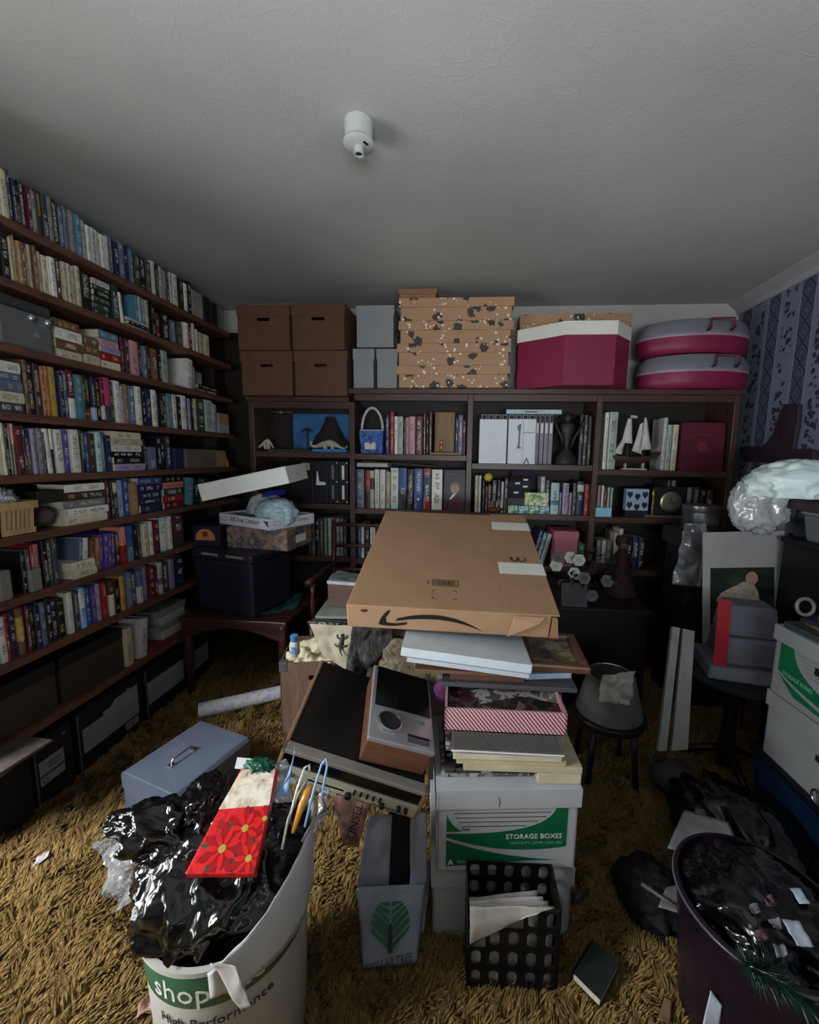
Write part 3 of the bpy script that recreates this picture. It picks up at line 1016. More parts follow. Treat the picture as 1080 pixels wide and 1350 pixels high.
def leaf_print():
    m = bpy.data.materials.new('leaf_print_paper')
    nt, b = nodes_of(m)
    tc = N(nt, 'ShaderNodeTexCoord')
    v1 = N(nt, 'ShaderNodeTexVoronoi', i_Scale=10.5)
    v2 = N(nt, 'ShaderNodeTexVoronoi', i_Scale=36.0)
    n1 = N(nt, 'ShaderNodeTexNoise', i_Scale=30.0, i_Detail=2.0)
    n2 = N(nt, 'ShaderNodeTexNoise', i_Scale=7.0, i_Detail=1.0)
    oi = N(nt, 'ShaderNodeObjectInfo')
    va = N(nt, 'ShaderNodeVectorMath', operation='ADD')
    cbx = N(nt, 'ShaderNodeCombineXYZ')
    for q in range(3):
        L(nt, math_n(nt, 'MULTIPLY', oi.outputs['Random'], 7.0 + 5 * q), cbx.inputs[q])
    L(nt, tc.outputs['Object'], va.inputs[0])
    L(nt, cbx.outputs[0], va.inputs[1])
    for n in (v1, v2, n1, n2):
        L(nt, va.outputs[0], n.inputs['Vector'])
    leaf = math_n(nt, 'LESS_THAN', math_n(nt, 'ADD', v1.outputs['Distance'], math_n(nt, 'MULTIPLY', n1.outputs[0], 0.6)), 0.60)
    berry = math_n(nt, 'MULTIPLY', math_n(nt, 'LESS_THAN', v2.outputs['Distance'], 0.27), math_n(nt, 'GREATER_THAN', n2.outputs[0], 0.5))
    a = N(nt, 'ShaderNodeMixRGB')
    a.inputs[1].default_value = srgb(172, 134, 100)
    a.inputs[2].default_value = srgb(58, 52, 44)
    L(nt, leaf, a.inputs[0])
    c = N(nt, 'ShaderNodeMixRGB')
    c.inputs[2].default_value = srgb(238, 222, 196)
    L(nt, berry, c.inputs[0])
    L(nt, a.outputs[0], c.inputs[1])
    L(nt, c.outputs[0], b.inputs['Base Color'])
    b.inputs['Roughness'].default_value = 0.6
    return m


LEAF = leaf_print()


def lidded_box(name, label, cat, T, w, d, h, lid_h, mat, lidmat=None, group=None, hole=None, holemat=None, over=0.004, name_lid='lid'):
    """local: front at y=0 facing -Y, x centred, z up; hole=(cx, z, halfw, halfh) cut through the front wall"""
    o = thing(name, label, cat, T, group)
    tk = 0.004
    mb = MB()
    mb.box(-w / 2, w / 2, 0, d, 0, tk)
    mb.box(-w / 2, -w / 2 + tk, 0, d, 0, h).box(w / 2 - tk, w / 2, 0, d, 0, h).box(-w / 2, w / 2, d - tk, d, 0, h)
    if hole:
        cx, cz, hw, hh = hole
        mb.box(-w / 2, cx - hw, 0, tk, 0, h).box(cx + hw, w / 2, 0, tk, 0, h)
        mb.box(cx - hw, cx + hw, 0, tk, 0, cz - hh).box(cx - hw, cx + hw, 0, tk, cz + hh, h)
    else:
        mb.box(-w / 2, w / 2, 0, tk, 0, h)
    mb.build('body', mat, o)
    if lid_h:
        q = over
        l = MB().box(-w / 2 - q, w / 2 + q, -q, d + q, h, h + 0.004)
        l.box(-w / 2 - q, -w / 2 - 0.0004, -q, d + q, h - lid_h, h).box(w / 2 + 0.0004, w / 2 + q, -q, d + q, h - lid_h, h)
        l.box(-w / 2, w / 2, -q, -0.0004, h - lid_h, h).box(-w / 2, w / 2, d + 0.0004, d + q, h - lid_h, h)
        l.build(name_lid, lidmat or mat, o)
    return o


# ------------------------------------------------------------------ on top of the back bookcase
z0 = BTOP[0] + 0.0008
bw = (x_at(462, 2.70, 1.9) - x_at(325, 2.70, 1.9)) / 2
xm = x_at(393, 2.70, 1.9) - 0.022
for r_, (vert, zz) in enumerate((('bottom', z0), ('top', z0 + 0.287))):
    for c_, side in enumerate(('left', 'right')):
        cxx = xm + (c_ - 0.5) * (bw + 0.012) - (0.012 if r_ else 0)
        lidded_box('file_box', '%s %s of four brown lidded file boxes on the bookcase' % (vert, side), 'storage box',
                   TR(cxx, 2.685, zz, random.uniform(-1, 1)), bw - 0.006, 0.36, 0.278, 0.062, brown_box, None,
                   'brown file boxes on the bookcase', (0.0, 0.192, 0.042, 0.010))
tag(MB().box(-0.27, 0.27, 0, 0.22, 0, 0.006).build('card_sheet', dull_card), 'pale cardboard sheet lying on the brown file boxes', 'cardboard').matrix_world = TR(xm - 0.03, 2.70, z0 + 0.287 + 0.2835, 1)

z1 = BTOP[1] + 0.0008
for (a, b_, za, hgt, lab) in ((465, 494, z1, 0.245, 'lower left grey archive box beside the brown boxes'), (496, 525, z1, 0.243, 'lower right grey archive box beside the leaf boxes')):
    xa, xb = x_at(a, 2.72, za + 0.12), x_at(b_, 2.72, za + 0.12)
    lidded_box('archive_box', lab, 'storage box', TR((xa + xb) / 2, 2.72, za), xb - xa - 0.006, 0.28, hgt, 0.06, grey_box, None, 'grey archive boxes', over=0.0012)
xa, xb = x_at(470, 2.72, 2.2), x_at(520, 2.72, 2.2)
lidded_box('archive_box', 'large grey archive box standing on two smaller ones', 'storage box', TR((xa + xb) / 2, 2.715, z1 + 0.2525), xb - xa, 0.28, 0.255, 0.05, grey_box, None, 'grey archive boxes', over=0.0012)

xa, xb = x_at(525, 2.69, 2.0), x_at(674, 2.69, 2.0)
zz = z1
for k, w_ in enumerate(('bottom', 'second from bottom', 'third from bottom', 'topmost')):
    lidded_box('patterned_box', '%s leaf patterned kraft box in the tall stack' % w_, 'box', TR((xa + xb) / 2 + random.uniform(-0.006, 0.006), 2.685 + random.uniform(0, 0.006), zz, random.uniform(-0.7, 0.7)),
               xb - xa - 0.020, 0.33, 0.1295, 0.048, LEAF, LEAF, 'leaf patterned boxes', over=0.010)
    zz += 0.1345
lidded_box('small_box', 'small plain brown box on top of the leaf boxes', 'box', TR(x_at(551, 2.70, 2.39), 2.69, zz, 0), 0.235, 0.16, 0.054, 0.026, M('plain_kraft', (140, 100, 72), 0.7, 0.08), None, None, over=0.004)
xa, xb = x_at(684, 2.86, 2.2), x_at(831, 2.86, 2.2)
zz = z1
for k, w_ in enumerate(('lowest', 'middle', 'uppermost')):
    lidded_box('patterned_box', '%s wide leaf patterned box behind the octagonal box' % w_, 'box', TR((xa + xb) / 2, 2.845, zz, -1),
               xb - xa - 0.01, 0.19, 0.158, 0.05, LEAF, LEAF, 'leaf patterned boxes', over=0.004)
    zz += 0.163

# octagonal hat box
oc = thing('hat_box', 'octagonal magenta hat box with a white lid', 'box', TR(x_at(765, 2.58, 2.0), 2.575, z1))
poly = [(-0.345, 0.17), (-0.09, 0.0), (0.20, 0.0), (0.325, 0.14), (0.325, 0.20), (0.22, 0.252), (-0.24, 0.252), (-0.345, 0.225)]
MB().prism(poly, 0, 0.345, None, 'XY').build('body', magenta, oc, bevel=0.002)
pl2 = [(x * 1.02, (y - 0.126) * 1.04 + 0.126) for x, y in poly]
MB().prism(pl2, 0.285, 0.362, None, 'XY').build('lid', white_gl, oc, bevel=0.002)

# oval hat cases
for k, (zz, hh, lab, hx) in enumerate(((z1, 0.205, 'lower oval magenta and grey hat case beside the wallpaper', 0.09), (z1 + 0.206, 0.20, 'upper oval magenta and grey hat case near the ceiling', 0.06))):
    o = thing('hat_case', lab, 'case', TR(x_at(909, 2.85, zz + 0.1), 2.835, zz), 'oval hat cases')
    R1 = 0.325
    MB().lathe([(0.0, 0.0), (R1 * 0.90, 0.0), (R1 * 0.97, 0.015), (R1, 0.05), (R1, hh * 0.52), (0.0, hh * 0.52)], 56, None, 1.0, 0.58, cap=False).build('lower_shell', magenta, o, smooth='auto')
    MB().lathe([(0.0, hh * 0.50), (R1 * 1.012, hh * 0.50), (R1 * 1.012, hh * 0.60), (R1 * 0.985, hh * 0.80), (R1 * 0.90, hh * 0.96), (R1 * 0.6, hh), (0.0, hh)], 56, None, 1.0, 0.58, cap=False).build('upper_shell', grey_shell, o, smooth='auto')
    MB().tube([(hx - 0.065, -0.196, hh * 0.58), (hx - 0.065, -0.222, hh * 0.62), (hx - 0.06, -0.224, hh * 0.86), (hx + 0.06, -0.224, hh * 0.86), (hx + 0.065, -0.222, hh * 0.62), (hx + 0.065, -0.196, hh * 0.58)], 0.008, 8).build('handle', M('dark_magenta', (84, 20, 50), 0.4), o, smooth=True)
    MB().lathe([(R1 * 1.012, hh * 0.46), (R1 * 1.022, hh * 0.48), (R1 * 1.022, hh * 0.53), (R1 * 1.012, hh * 0.55)], 56, None, 1.0, 0.58, cap=False).build('rim', M('rim_plastic', (148, 130, 144), 0.4), o, smooth='auto')


# ------------------------------------------------------------------ things on the back shelves
def bz(b_, s):
    return BS[b_][s] + 0.0008


# bay 0, dinosaur diorama
zz = bz(0, 0)
xa, xb = x_at(372, 2.75, zz + 0.1), x_at(459, 2.75, zz + 0.1)
di = thing('diorama', 'volcano diorama with a painted blue sky backdrop', 'diorama', TR((xa + xb) / 2, 2.74, zz))
wd = xb - xa
MB().box(-wd / 2 - 0.10, wd / 2 - 0.25, 0.0, 0.24, 0, 0.014).build('ground', M('diorama_moss', (62, 66, 44), 0.9, 0.4, 30, 0.4), di, bevel=0.004)
MB().box(wd / 2 - 0.249, wd / 2 - 0.01, 0.0, 0.24, 0, 0.020).build('water', M('diorama_water', (52, 128, 196), 0.3, 0.1, 10, 0.05), di, bevel=0.004)
MB().box(-wd / 2 - 0.02, wd / 2 - 0.005, 0.241, 0.249, 0, 0.275).build('backdrop', PATCH('painted_sky', [(20, 52, 84), (34, 84, 130), (44, 102, 156), (58, 120, 172)], 5, 0.7, False), di)
vb = bmesh.new()
vs, fs = [], []
nv, nr = 36, 10
for i in range(nr + 1):
    t = i / nr
    for k in range(nv):
        a = 2 * math.pi * k / nv
        rr = (0.135 * (1 - t) ** 1.25 + 0.030) * (1 + 0.14 * fbm((math.cos(a) * 2, math.sin(a) * 2, t * 3), 4))
        vs.append((rr * math.cos(a), rr * 0.55 * math.sin(a), t * 0.235))
for i in range(nr):
    for k in range(nv):
        k2 = (k + 1) % nv
        fs.append((i * nv + k, i * nv + k2, (i + 1) * nv + k2, (i + 1) * nv + k))
fs.append(tuple(nr * nv + k for k in range(nv)))
MB().add(vs, fs, TR(wd / 2 - 0.17, 0.155, 0.012)).build('volcano', M('volcano_rock', (44, 34, 34), 0.9, 0.4, 20, 0.5), di, smooth='auto')
palm = M('toy_palm', (38, 62, 44), 0.7, 0.3, 20, 0.1)
for k, (px_, h_) in enumerate(((-0.12, 0.17), (-0.03, 0.13))):
    p = MB().tube([(px_, 0.17, 0.012), (px_ + 0.006, 0.168, h_ * 0.5), (px_, 0.17, h_)], 0.006, 6)
    for q in range(7):
        a = q * 0.9
        p.prism([(0, -0.008), (0.03, -0.012), (0.06, 0), (0.03, 0.012), (0, 0.008)], -0.001, 0.001, Matrix.Translation((px_, 0.17, h_)) @ Matrix.Rotation(a, 4, 'Z') @ Matrix.Rotation(0.5, 4, 'Y'), 'XY')
    p.build('palm', palm, di)


def dinosaur(label, T, s, mat, pts, legs, tail_end=0.3):
    """a sauropod-like toy: one continuous body tube with four tapered legs"""
    o = thing('toy_dinosaur', label, 'toy', T, None)
    sp = [Vector(p) for p, r in pts]
    rr = [r for p, r in pts]
    P, Rr = [], []
    for i in range(len(sp) - 1):
        for k in range(4):
            t = k / 4
            P.append(sp[i].lerp(sp[i + 1], t))
            Rr.append(rr[i] * (1 - t) + rr[i + 1] * t)
    P.append(sp[-1])
    Rr.append(rr[-1])
    mb = MB().tube([p * s for p in P], [r * s for r in Rr], 10)
    for a, b_, r0, r1 in legs:
        a, b_ = Vector(a) * s, Vector(b_) * s
        mb.tube([a, a.lerp(b_, 0.5), b_], [r0 * s, (r0 + r1) / 2 * s, r1 * s], 8)
    mb.build('body', mat, o, smooth='auto')
    return o


dmat = M('toy_bone', (190, 182, 156), 0.5, 0.15, 30, 0.05)
xw = (xa + xb) / 2 + wd / 2 - 0.14
dinosaur('pale long necked toy dinosaur wading on blue water', TR(xw, 2.785, zz + 0.021), 1.0, M('toy_grey_bone', (176, 176, 160), 0.5, 0.15, 30, 0.05),
         [((-0.122, 0, 0.052), 0.006), ((-0.132, 0, 0.046), 0.006), ((-0.134, 0, 0.03), 0.007), ((-0.12, 0, 0.016), 0.009), ((-0.09, 0, 0.018), 0.012), ((-0.05, 0, 0.03), 0.02), ((0, 0, 0.04), 0.026), ((0.04, 0, 0.03), 0.018), ((0.075, 0, 0.012), 0.009), ((0.10, 0, 0.006), 0.005), ((0.118, 0, 0.012), 0.004), ((0.122, 0, 0.026), 0.0035)],
         [((-0.03, -0.016, 0.026), (-0.03, -0.02, 0.0), 0.010, 0.007), ((0.02, -0.016, 0.03), (0.022, -0.02, 0.0), 0.011, 0.007), ((-0.03, 0.016, 0.026), (-0.03, 0.02, 0), 0.010, 0.007), ((0.02, 0.016, 0.03), (0.022, 0.02, 0), 0.011, 0.007)])
xw = x_at(352, 2.78, zz + 0.05)
dinosaur('pale grazing toy dinosaur left of the volcano', TR(xw, 2.775, zz + 0.0145), 1.0, dmat,
         [((0.048, 0, 0.008), 0.005), ((0.040, 0, 0.022), 0.006), ((0.028, 0, 0.044), 0.007), ((0.010, 0, 0.058), 0.013), ((-0.010, 0, 0.048), 0.014), ((-0.035, 0, 0.026), 0.009), ((-0.06, 0, 0.010), 0.005), ((-0.085, 0, 0.005), 0.003)],
         [((0.012, -0.008, 0.05), (0.014, -0.012, 0), 0.008, 0.004), ((-0.012, -0.008, 0.044), (-0.008, -0.012, 0), 0.009, 0.005), ((0.012, 0.008, 0.05), (0.016, 0.012, 0), 0.008, 0.004), ((-0.012, 0.008, 0.044), (-0.006, 0.012, 0), 0.009, 0.005)])
# small winged toy perched on the backdrop edge
pt = thing('toy_pterosaur', 'small white winged toy on the diorama backdrop', 'toy', TR(x_at(371, 2.985, zz + 0.28), 2.985, zz + 0.2765))
MB().tube([(0.0, -0.03, 0.004), (0.0, 0.0, 0.010), (0, 0.03, 0.006)], [0.003, 0.008, 0.003], 8).build('body', white_card, pt, smooth=True)
for s in (-1, 1):
    MB().prism([(s * 0.003, -0.006), (s * 0.05, -0.012), (s * 0.085, 0.0), (s * 0.04, 0.008), (s * 0.003, 0.01)], 0.010, 0.013, TR(0, 0, 0), 'XY').build('wing', M('toy_wing', (170, 110, 110), 0.5), pt)

# bay 0 middle: black binders
zz = bz(0, 1)
for k, (a, b_, lab) in enumerate(((396, 413, 'black binder with a small cream label'), (413, 432, 'black binder with a white letter shaped label'),
                                  (432, 446, 'black binder with grey strip labels'), (446, 459, 'black binder with white strip labels next to upright'))):
    x0, x1 = x_at(a, 2.74, zz + 0.15), x_at(b_, 2.74, zz + 0.15)
    t = x1 - x0 - 0.003
    o = thing('binder', lab, 'binder', TR((x0 + x1) / 2, 2.74, zz), 'black binders on the back bookcase')
    MB().box(-t / 2, t / 2, 0, 0.23, 0, 0.292).build('cover', M('binder_black', (20, 21, 32), 0.45, 0.15), o, bevel=0.003)
    if k == 0:
        MB().box(-0.028, 0.024, -0.001, 0, 0.225, 0.275).build('label_card', M('cream_label', (190, 186, 140), 0.6), o)
    elif k == 1:
        MB().prism([(-0.03, 0.125), (0.034, 0.125), (0.036, 0.145), (-0.008, 0.15), (-0.018, 0.22), (-0.024, 0.22)], -0.001, 0).build('label_card', print_wht, o)
    else:
        for zq in (0.03, 0.165):
            MB().box(-0.008, 0.008, -0.001, 0, zq, zq + 0.095).build('label_card', print_gry if k == 2 else print_wht, o)
        for zq in (0.012, 0.148, 0.278):
            MB().lathe([(0.005, 0), (0.005, 0.002), (0.0, 0.003)], 10, FRONT(t / 2 - 0.008, 0, zq), cap=False).build('rivet', chrome, o)

# bay 1 top: little blue bag with rope handle, wooden book end, cream book
zz = bz(1, 0)
x0, x1 = x_at(473, 2.74, zz + 0.1), x_at(506, 2.74, zz + 0.1)
gb = thing('gift_bag', 'small blue picture bag with a white looped handle', 'bag', TR((x0 + x1) / 2, 2.735, zz))
w_ = (x1 - x0)
MB().frustum(w_ * 0.86, 0.07, w_ * 0.98, 0.085, 0, 0.155, TR(0, 0.045, 0)).build('body', PATCH('blue_picture', [(24, 40, 96), (40, 84, 160), (60, 110, 180), (30, 52, 110)], 14, 0.5), gb, bevel=0.006)
MB().box(-0.045, 0.030, -0.0015, 0.0, 0.03, 0.135, TR(0.0, 0.004, 0, 0, -3.0)).build('picture', PATCH('cream_picture', [(120, 60, 70), (214, 200, 196), (226, 216, 214), (190, 150, 160)], 22, 0.5), gb)
MB().tube([(-w_ * 0.42 + w_ * 0.84 * k / 14, -0.001 + 0.0, 0.153 + (0.004 if k % 2 else 0)) for k in range(15)], 0.005, 6).build('scalloped_edge', white_card, gb, smooth=True)
MB().tube([(math.cos(a) * -w_ * 0.42, 0.04, 0.155 + math.sin(a) * 0.15) for a in [math.pi * k / 18 for k in range(19)]], 0.009, 8).build('handle', M('white_rope', (206, 206, 210), 0.8, 0.2, 60, 0.6), gb, smooth=True)
x0, x1 = x_at(572, 2.75, zz + 0.1), x_at(599, 2.75, zz + 0.1)
be = thing('book_end', 'wooden book end with a small brass figure', 'book end', TR((x0 + x1) / 2, 2.745, zz))
wdn = WOOD('oak_board', (112, 82, 50), (150, 112, 72), 0.5, 'Z')
MB().box(-(x1 - x0) / 2, (x1 - x0) / 2, 0.07, 0.085, 0.018, 0.285).build('board', wdn, be, bevel=0.003)
MB().box(-(x1 - x0) / 2 - 0.02, (x1 - x0) / 2 + 0.04, 0, 0.10, 0, 0.017).build('base', wdn, be, bevel=0.003)
MB().lathe([(0.012, 0.018), (0.012, 0.024), (0.006, 0.028), (0.009, 0.05), (0.011, 0.062), (0.006, 0.074), (0.005, 0.080), (0.0075, 0.088), (0.006, 0.097), (0, 0.1)], 14, TR(-0.02, 0.04, 0)).build('figure', brass, be, smooth=True)
# portrait book facing forward
zz = bz(1, 1)
x0, x1 = x_at(585, 2.74, zz + 0.1), x_at(613, 2.74, zz + 0.1)
pb = thing('portrait_book', 'dark book facing forward with a portrait in maroon jacket', 'book', TR((x0 + x1) / 2, 2.735, zz, 0, -4))
w_ = x1 - x0
MB().box(-w_ / 2, w_ / 2, 0, 0.026, 0, 0.272).build('cover', M('charcoal_jacket', (40, 38, 44), 0.4, 0.2, 6), pb, bevel=0.001)
MB().box(-w_ / 2 + 0.003, w_ / 2 - 0.0004 + 0.0006, 0.003, 0.023, 0.003, 0.2725).build('page_block', PAGE, pb)
MB().prism([(-w_ / 2 + 0.006, 0.005), (w_ / 2 - 0.008, 0.005), (w_ / 2 - 0.012, 0.07), (0.03, 0.10), (0.012, 0.115), (-0.02, 0.10), (-0.045, 0.06)], -0.0008, 0.0004).build('printed_jacket', M('print_maroon', (70, 28, 44), 0.45, 0.2), pb)
MB().prism([(-0.035, 0.075), (-0.02, 0.075), (0.014, 0.115), (0.0, 0.122)], -0.0014, -0.0008).build('printed_collar', print_wht, pb)
hd = [(0.004 + 0.029 * math.cos(a), 0.148 + 0.037 * math.sin(a)) for a in [2 * math.pi * k / 20 for k in range(20)]]
MB().prism(hd, -0.0018, -0.0008).build('printed_face', M('print_skin', (176, 140, 120), 0.5, 0.15, 40), pb)
MB().prism([(-0.022, 0.17), (-0.028, 0.15), (-0.024, 0.185), (0.0, 0.196), (0.026, 0.19), (0.036, 0.165), (0.030, 0.15), (0.024, 0.172), (0.0, 0.178)], -0.0022, -0.0012).build('printed_hair', M('print_hair', (120, 112, 104), 0.6), pb)
text('David', 0.030, print_gry, pb, FRONT(-0.05, -0.0006, 0.235))
text('McCullough', 0.022, print_gry, pb, FRONT(-0.062, -0.0006, 0.21))
# TRUMAN
x0, x1 = x_at(546, 2.74, zz + 0.1), x_at(557, 2.74, zz + 0.1)
tr_ = book(TR((x0 + x1) / 2, 2.745, zz), x1 - x0 - 0.002, 0.17, 0.275, 'u', 'bright blue book with white TRUMAN lettering on its spine', 'books above the big cardboard box')
text('TRUMAN', 0.034, print_wht, tr_, Matrix.Translation((-0.011, -0.0032, 0.262)) @ Matrix.Rotation(math.radians(90), 4, 'X') @ Matrix.Rotation(math.radians(-90), 4, 'Z'), sx=0.95)
MB().lathe([(0.009, 0), (0.009, 0.0008), (0, 0.001)], 14, FRONT(0, -0.0028, 0.07), cap=False).build('printed_dot', print_wht, tr_)
# flat ones above the row
fl = thing('flat_book', 'white book lying on top of the row above cardboard box', 'book', TR(x_at(491, 2.74, 1.31), 2.74, zz + 0.2785))
MB().box(-0.105, 0.105, 0, 0.15, 0, 0.003).box(-0.105, 0.105, 0, 0.15, 0.029, 0.032).box(-0.105, 0.105, 0, 0.003, 0, 0.032).build('cover', white_card, fl)
MB().box(-0.102, 0.102, 0.003, 0.148, 0.003, 0.029).build('page_block', PAGE, fl)
o = sheet('loose_paper', M('faded_paper', (150, 134, 112), 0.8), None, [(x_at(476, 2.73, 1.33), 2.735, zz + 0.320), (x_at(575, 2.73, 1.33), 2.735, zz + 0.293), (x_at(575, 2.73, 1.33), 2.90, zz + 0.300), (x_at(476, 2.73, 1.33), 2.90, zz + 0.323)], 20, 6, 0.004, 9, 3)
tag(o, 'sheaf of faded paper slid above the book row', 'paper')
# bay 2 top: two white books face-on, comb-bound row, horned figure, flat books on the row
zz = bz(2, 0)
for k, (a, b_, h_, lab) in enumerate(((632, 668, 0.285, 'plain white book facing forward on the upper shelf'), (670, 706, 0.288, 'white book with grey drawing facing forward on upper shelf'))):
    x0, x1 = x_at(a, 2.73, zz + 0.13), x_at(b_, 2.73, zz + 0.13)
    w_ = x1 - x0
    o = thing('white_book', lab, 'book', TR((x0 + x1) / 2, 2.728, zz, 0, -3.5), 'white books facing forward')
    MB().box(-w_ / 2, w_ / 2, 0, 0.014, 0, h_).build('cover', M('bright_white_card', (226, 232, 236), 0.55, 0.03), o, bevel=0.001)
    MB().box(-w_ / 2 + 0.003, w_ / 2 + 0.0005, 0.003, 0.011, 0.003, h_ - 0.003).build('page_block', PAGE, o)
    if k:
        MB().prism([(-0.035, 0.10), (0.0, 0.10), (-0.012, 0.115), (-0.010, 0.20), (-0.004, 0.26), (-0.022, 0.25), (-0.032, 0.24), (-0.02, 0.20), (-0.024, 0.115)], -0.0006, 0.0).build('printed_column', print_gry, o)
        MB().box(0.008, 0.010, -0.0006, 0, 0.01, 0.28).build('printed_line', print_gry, o)
        MB().box(0.010, 0.082, -0.0006, 0, 0.20, 0.204).build('printed_line', print_gry, o)
        MB().prism([(0.012, 0.0), (0.035, 0.045), (0.055, 0.0), (0.046, 0.0), (0.035, 0.026), (0.022, 0.0)], -0.0006, 0.0).build('printed_arch', print_gry, o)
n_ = 0
for a, b_ in [(634 + 9 * k, 642 + 9 * k) for k in range(8)] + [(706, 711), (711.5, 717), (717.5, 723), (723.5, 729)]:
    x0, x1 = x_at(a, 2.77, zz + 0.2), x_at(b_, 2.77, zz + 0.2)
    n_ += 1
    t = x1 - x0 - 0.002
    o = thing('comb_bound_volume', '%s comb bound volume from left, lilac grey' % ordinal(n_), 'book', TR((x0 + x1) / 2, 2.765, zz), 'comb bound volumes')
    MB().box(-t / 2, t / 2, 0, 0.2, 0, 0.318).build('cover', M('lilac_grey_card', (142, 134, 150), 0.55, 0.12), o, bevel=0.002)
    MB().box(-t * 0.32, t * 0.32, -0.003, 0.0, 0.27, 0.312).build('comb', black_card, o)
    if a > 700:
        MB().box(-t * 0.3, t * 0.3, -0.002, 0.0, 0.20, 0.262).build('spine_label', print_wht, o)
fl = thing('flat_volume', 'pale blue volume lying on the comb bound row', 'book', TR(x_at(704, 2.77, 1.68), 2.76, zz + 0.3192))
MB().box(-0.175, 0.175, 0, 0.2, 0, 0.003).box(-0.175, 0.175, 0, 0.2, 0.030, 0.033).box(-0.175, 0.175, 0, 0.003, 0, 0.033).build('cover', M('pale_blue_cover', (176, 200, 208), 0.5), fl)
MB().box(-0.172, 0.172, 0.003, 0.197, 0.003, 0.030).build('page_block', PAGE, fl)
MB().box(-0.06, 0.02, -0.0006, 0.0, 0.012, 0.020).build('printed_title', print_gry, fl)
fg = thing('horned_figure', 'dark horned carved figure on the upper shelf', 'figurine', TR(x_at(748, 2.74, zz + 0.1), 2.76, zz))
carv = M('dark_carved_wood', (40, 32, 34), 0.45, 0.2, 20, 0.2)
MB().lathe([(0.075, 0), (0.072, 0.012), (0.066, 0.045), (0.045, 0.075), (0.022, 0.10), (0.016, 0.13), (0.030, 0.17), (0.046, 0.215), (0.050, 0.25), (0.03, 0.275), (0.0, 0.28)], 24, None, 1, 0.5).build('body', carv, fg, smooth=True)
MB().lathe([(0.0, 0.262), (0.022, 0.268), (0.030, 0.295), (0.024, 0.325), (0.0, 0.335)], 18, None, 1, 0.9, cap=False).build('head', carv, fg, smooth=True)
for s in (-1, 1):
    MB().tube([(s * 0.02, -0.01, 0.10), (s * 0.035, -0.03, 0.16), (s * 0.075, -0.03, 0.24), (s * 0.095, -0.02, 0.30)], [0.010, 0.010, 0.008, 0.003], 8).build('horn', carv, fg, smooth=True)
    MB().tube([(s * 0.02, 0, 0.30), (s * 0.045, -0.01, 0.30)], [0.008, 0.002], 6).build('ear', carv, fg, smooth=True)

# bay 2 middle: green packets, bowl, dark caddy, yellow ball
zz = bz(2, 1)
x0, x1 = x_at(670, 2.74, zz + 0.02), x_at(725, 2.74, zz + 0.02)
cols = [('E', (70, 140, 70)), ('u', (60, 130, 190)), ('E', (96, 160, 80)), ('u', (84, 150, 200))]
for k in range(4):
    o = MB().box(0, (x1 - x0) / 4 - 0.003, 0, 0.05, 0, 0.052).build('packet', PATCH('packet_print_%d' % (k % 2), [cols[k][1], (180, 210, 190), cols[k][1], (30, 90, 70)], 40, 0.3), None, bevel=0.004)
    o.matrix_world = TR(x0 + k * (x1 - x0) / 4, 2.738, zz)
    tag(o, '%s small packet, %s from left under the green box' % ('green' if k % 2 == 0 else 'blue', ordinal(k + 1)), 'packet', 'small packets on the shelf')
o = MB().box(0, 0.155, 0, 0.06, 0, 0.088).build('green_carton', PATCH('green_carton_print', [(40, 110, 60), (96, 170, 90), (200, 180, 120), (210, 220, 200), (60, 130, 150)], 26, 0.35), None, bevel=0.004)
o.matrix_world = TR(x_at(692, 2.745, zz + 0.09), 2.741, zz + 0.0525)
tag(o, 'green patterned carton lying on the small packets', 'carton')
o = thing('bowl', 'small brown bowl holding a white box', 'bowl', TR(x_at(653, 2.74, zz + 0.03), 2.775, zz))
MB().lathe([(0.03, 0), (0.05, 0.012), (0.058, 0.032), (0.054, 0.032), (0.046, 0.014), (0.0, 0.008)], 28, cap=False).build('body', M('brown_glaze', (110, 62, 36), 0.25), o, smooth=True)
o = MB().box(-0.042, 0.042, -0.015, 0.015, 0, 0.045).build('small_white_box', M('pale_box', (176, 190, 204), 0.4), None, bevel=0.004)
o.matrix_world = TR(x_at(653, 2.74, zz + 0.03), 2.775, zz + 0.0325)
tag(o, 'small pale box standing on the brown bowl', 'box')
o = thing('yellow_bobble', 'yellow bobble on a stick among dark books', 'ornament', TR(x_at(644, 2.742, zz + 0.2), 2.735, zz))
MB().tube([(0, 0, 0), (0, 0, 0.215)], 0.003, 6).build('stick', black_card, o)
blob('ball', M('yellow_felt', (200, 190, 50), 0.8, 0.2, 30, 0.3), o, (0, 0, 0.236), (0.03, 0.024, 0.028), 3, 0.2, 3, 3)
ca = thing('desk_caddy', 'black office caddy with cards and white labels', 'caddy', TR(x_at(684, 2.745, zz + 0.1), 2.80, zz))
MB().frustum(0.19, 0.09, 0.15, 0.06, 0, 0.10, TR(0, 0.03, 0)).build('base', blk, ca, bevel=0.004)
for k in range(4):
    MB().box(-0.08 + 0.01 * k, 0.075 + 0.004 * k, 0, 0.012, 0, 0.10, TR(0.005 * k, 0.0 + 0.018 * k, 0.075 + 0.038 * k, 0, -18)).build('tray', M('caddy_card_%d' % (k % 2), ((24, 24, 28), (52, 46, 70))[k % 2], 0.5), ca, bevel=0.002)
for k, (lx, lz) in enumerate(((-0.03, 0.13), (0.03, 0.17), (-0.02, 0.19), (0.035, 0.215))):
    MB().box(lx, lx + 0.03, -0.026 + 0.012 * k, -0.024 + 0.012 * k, lz, lz + 0.012).build('label_card', print_wht, ca)
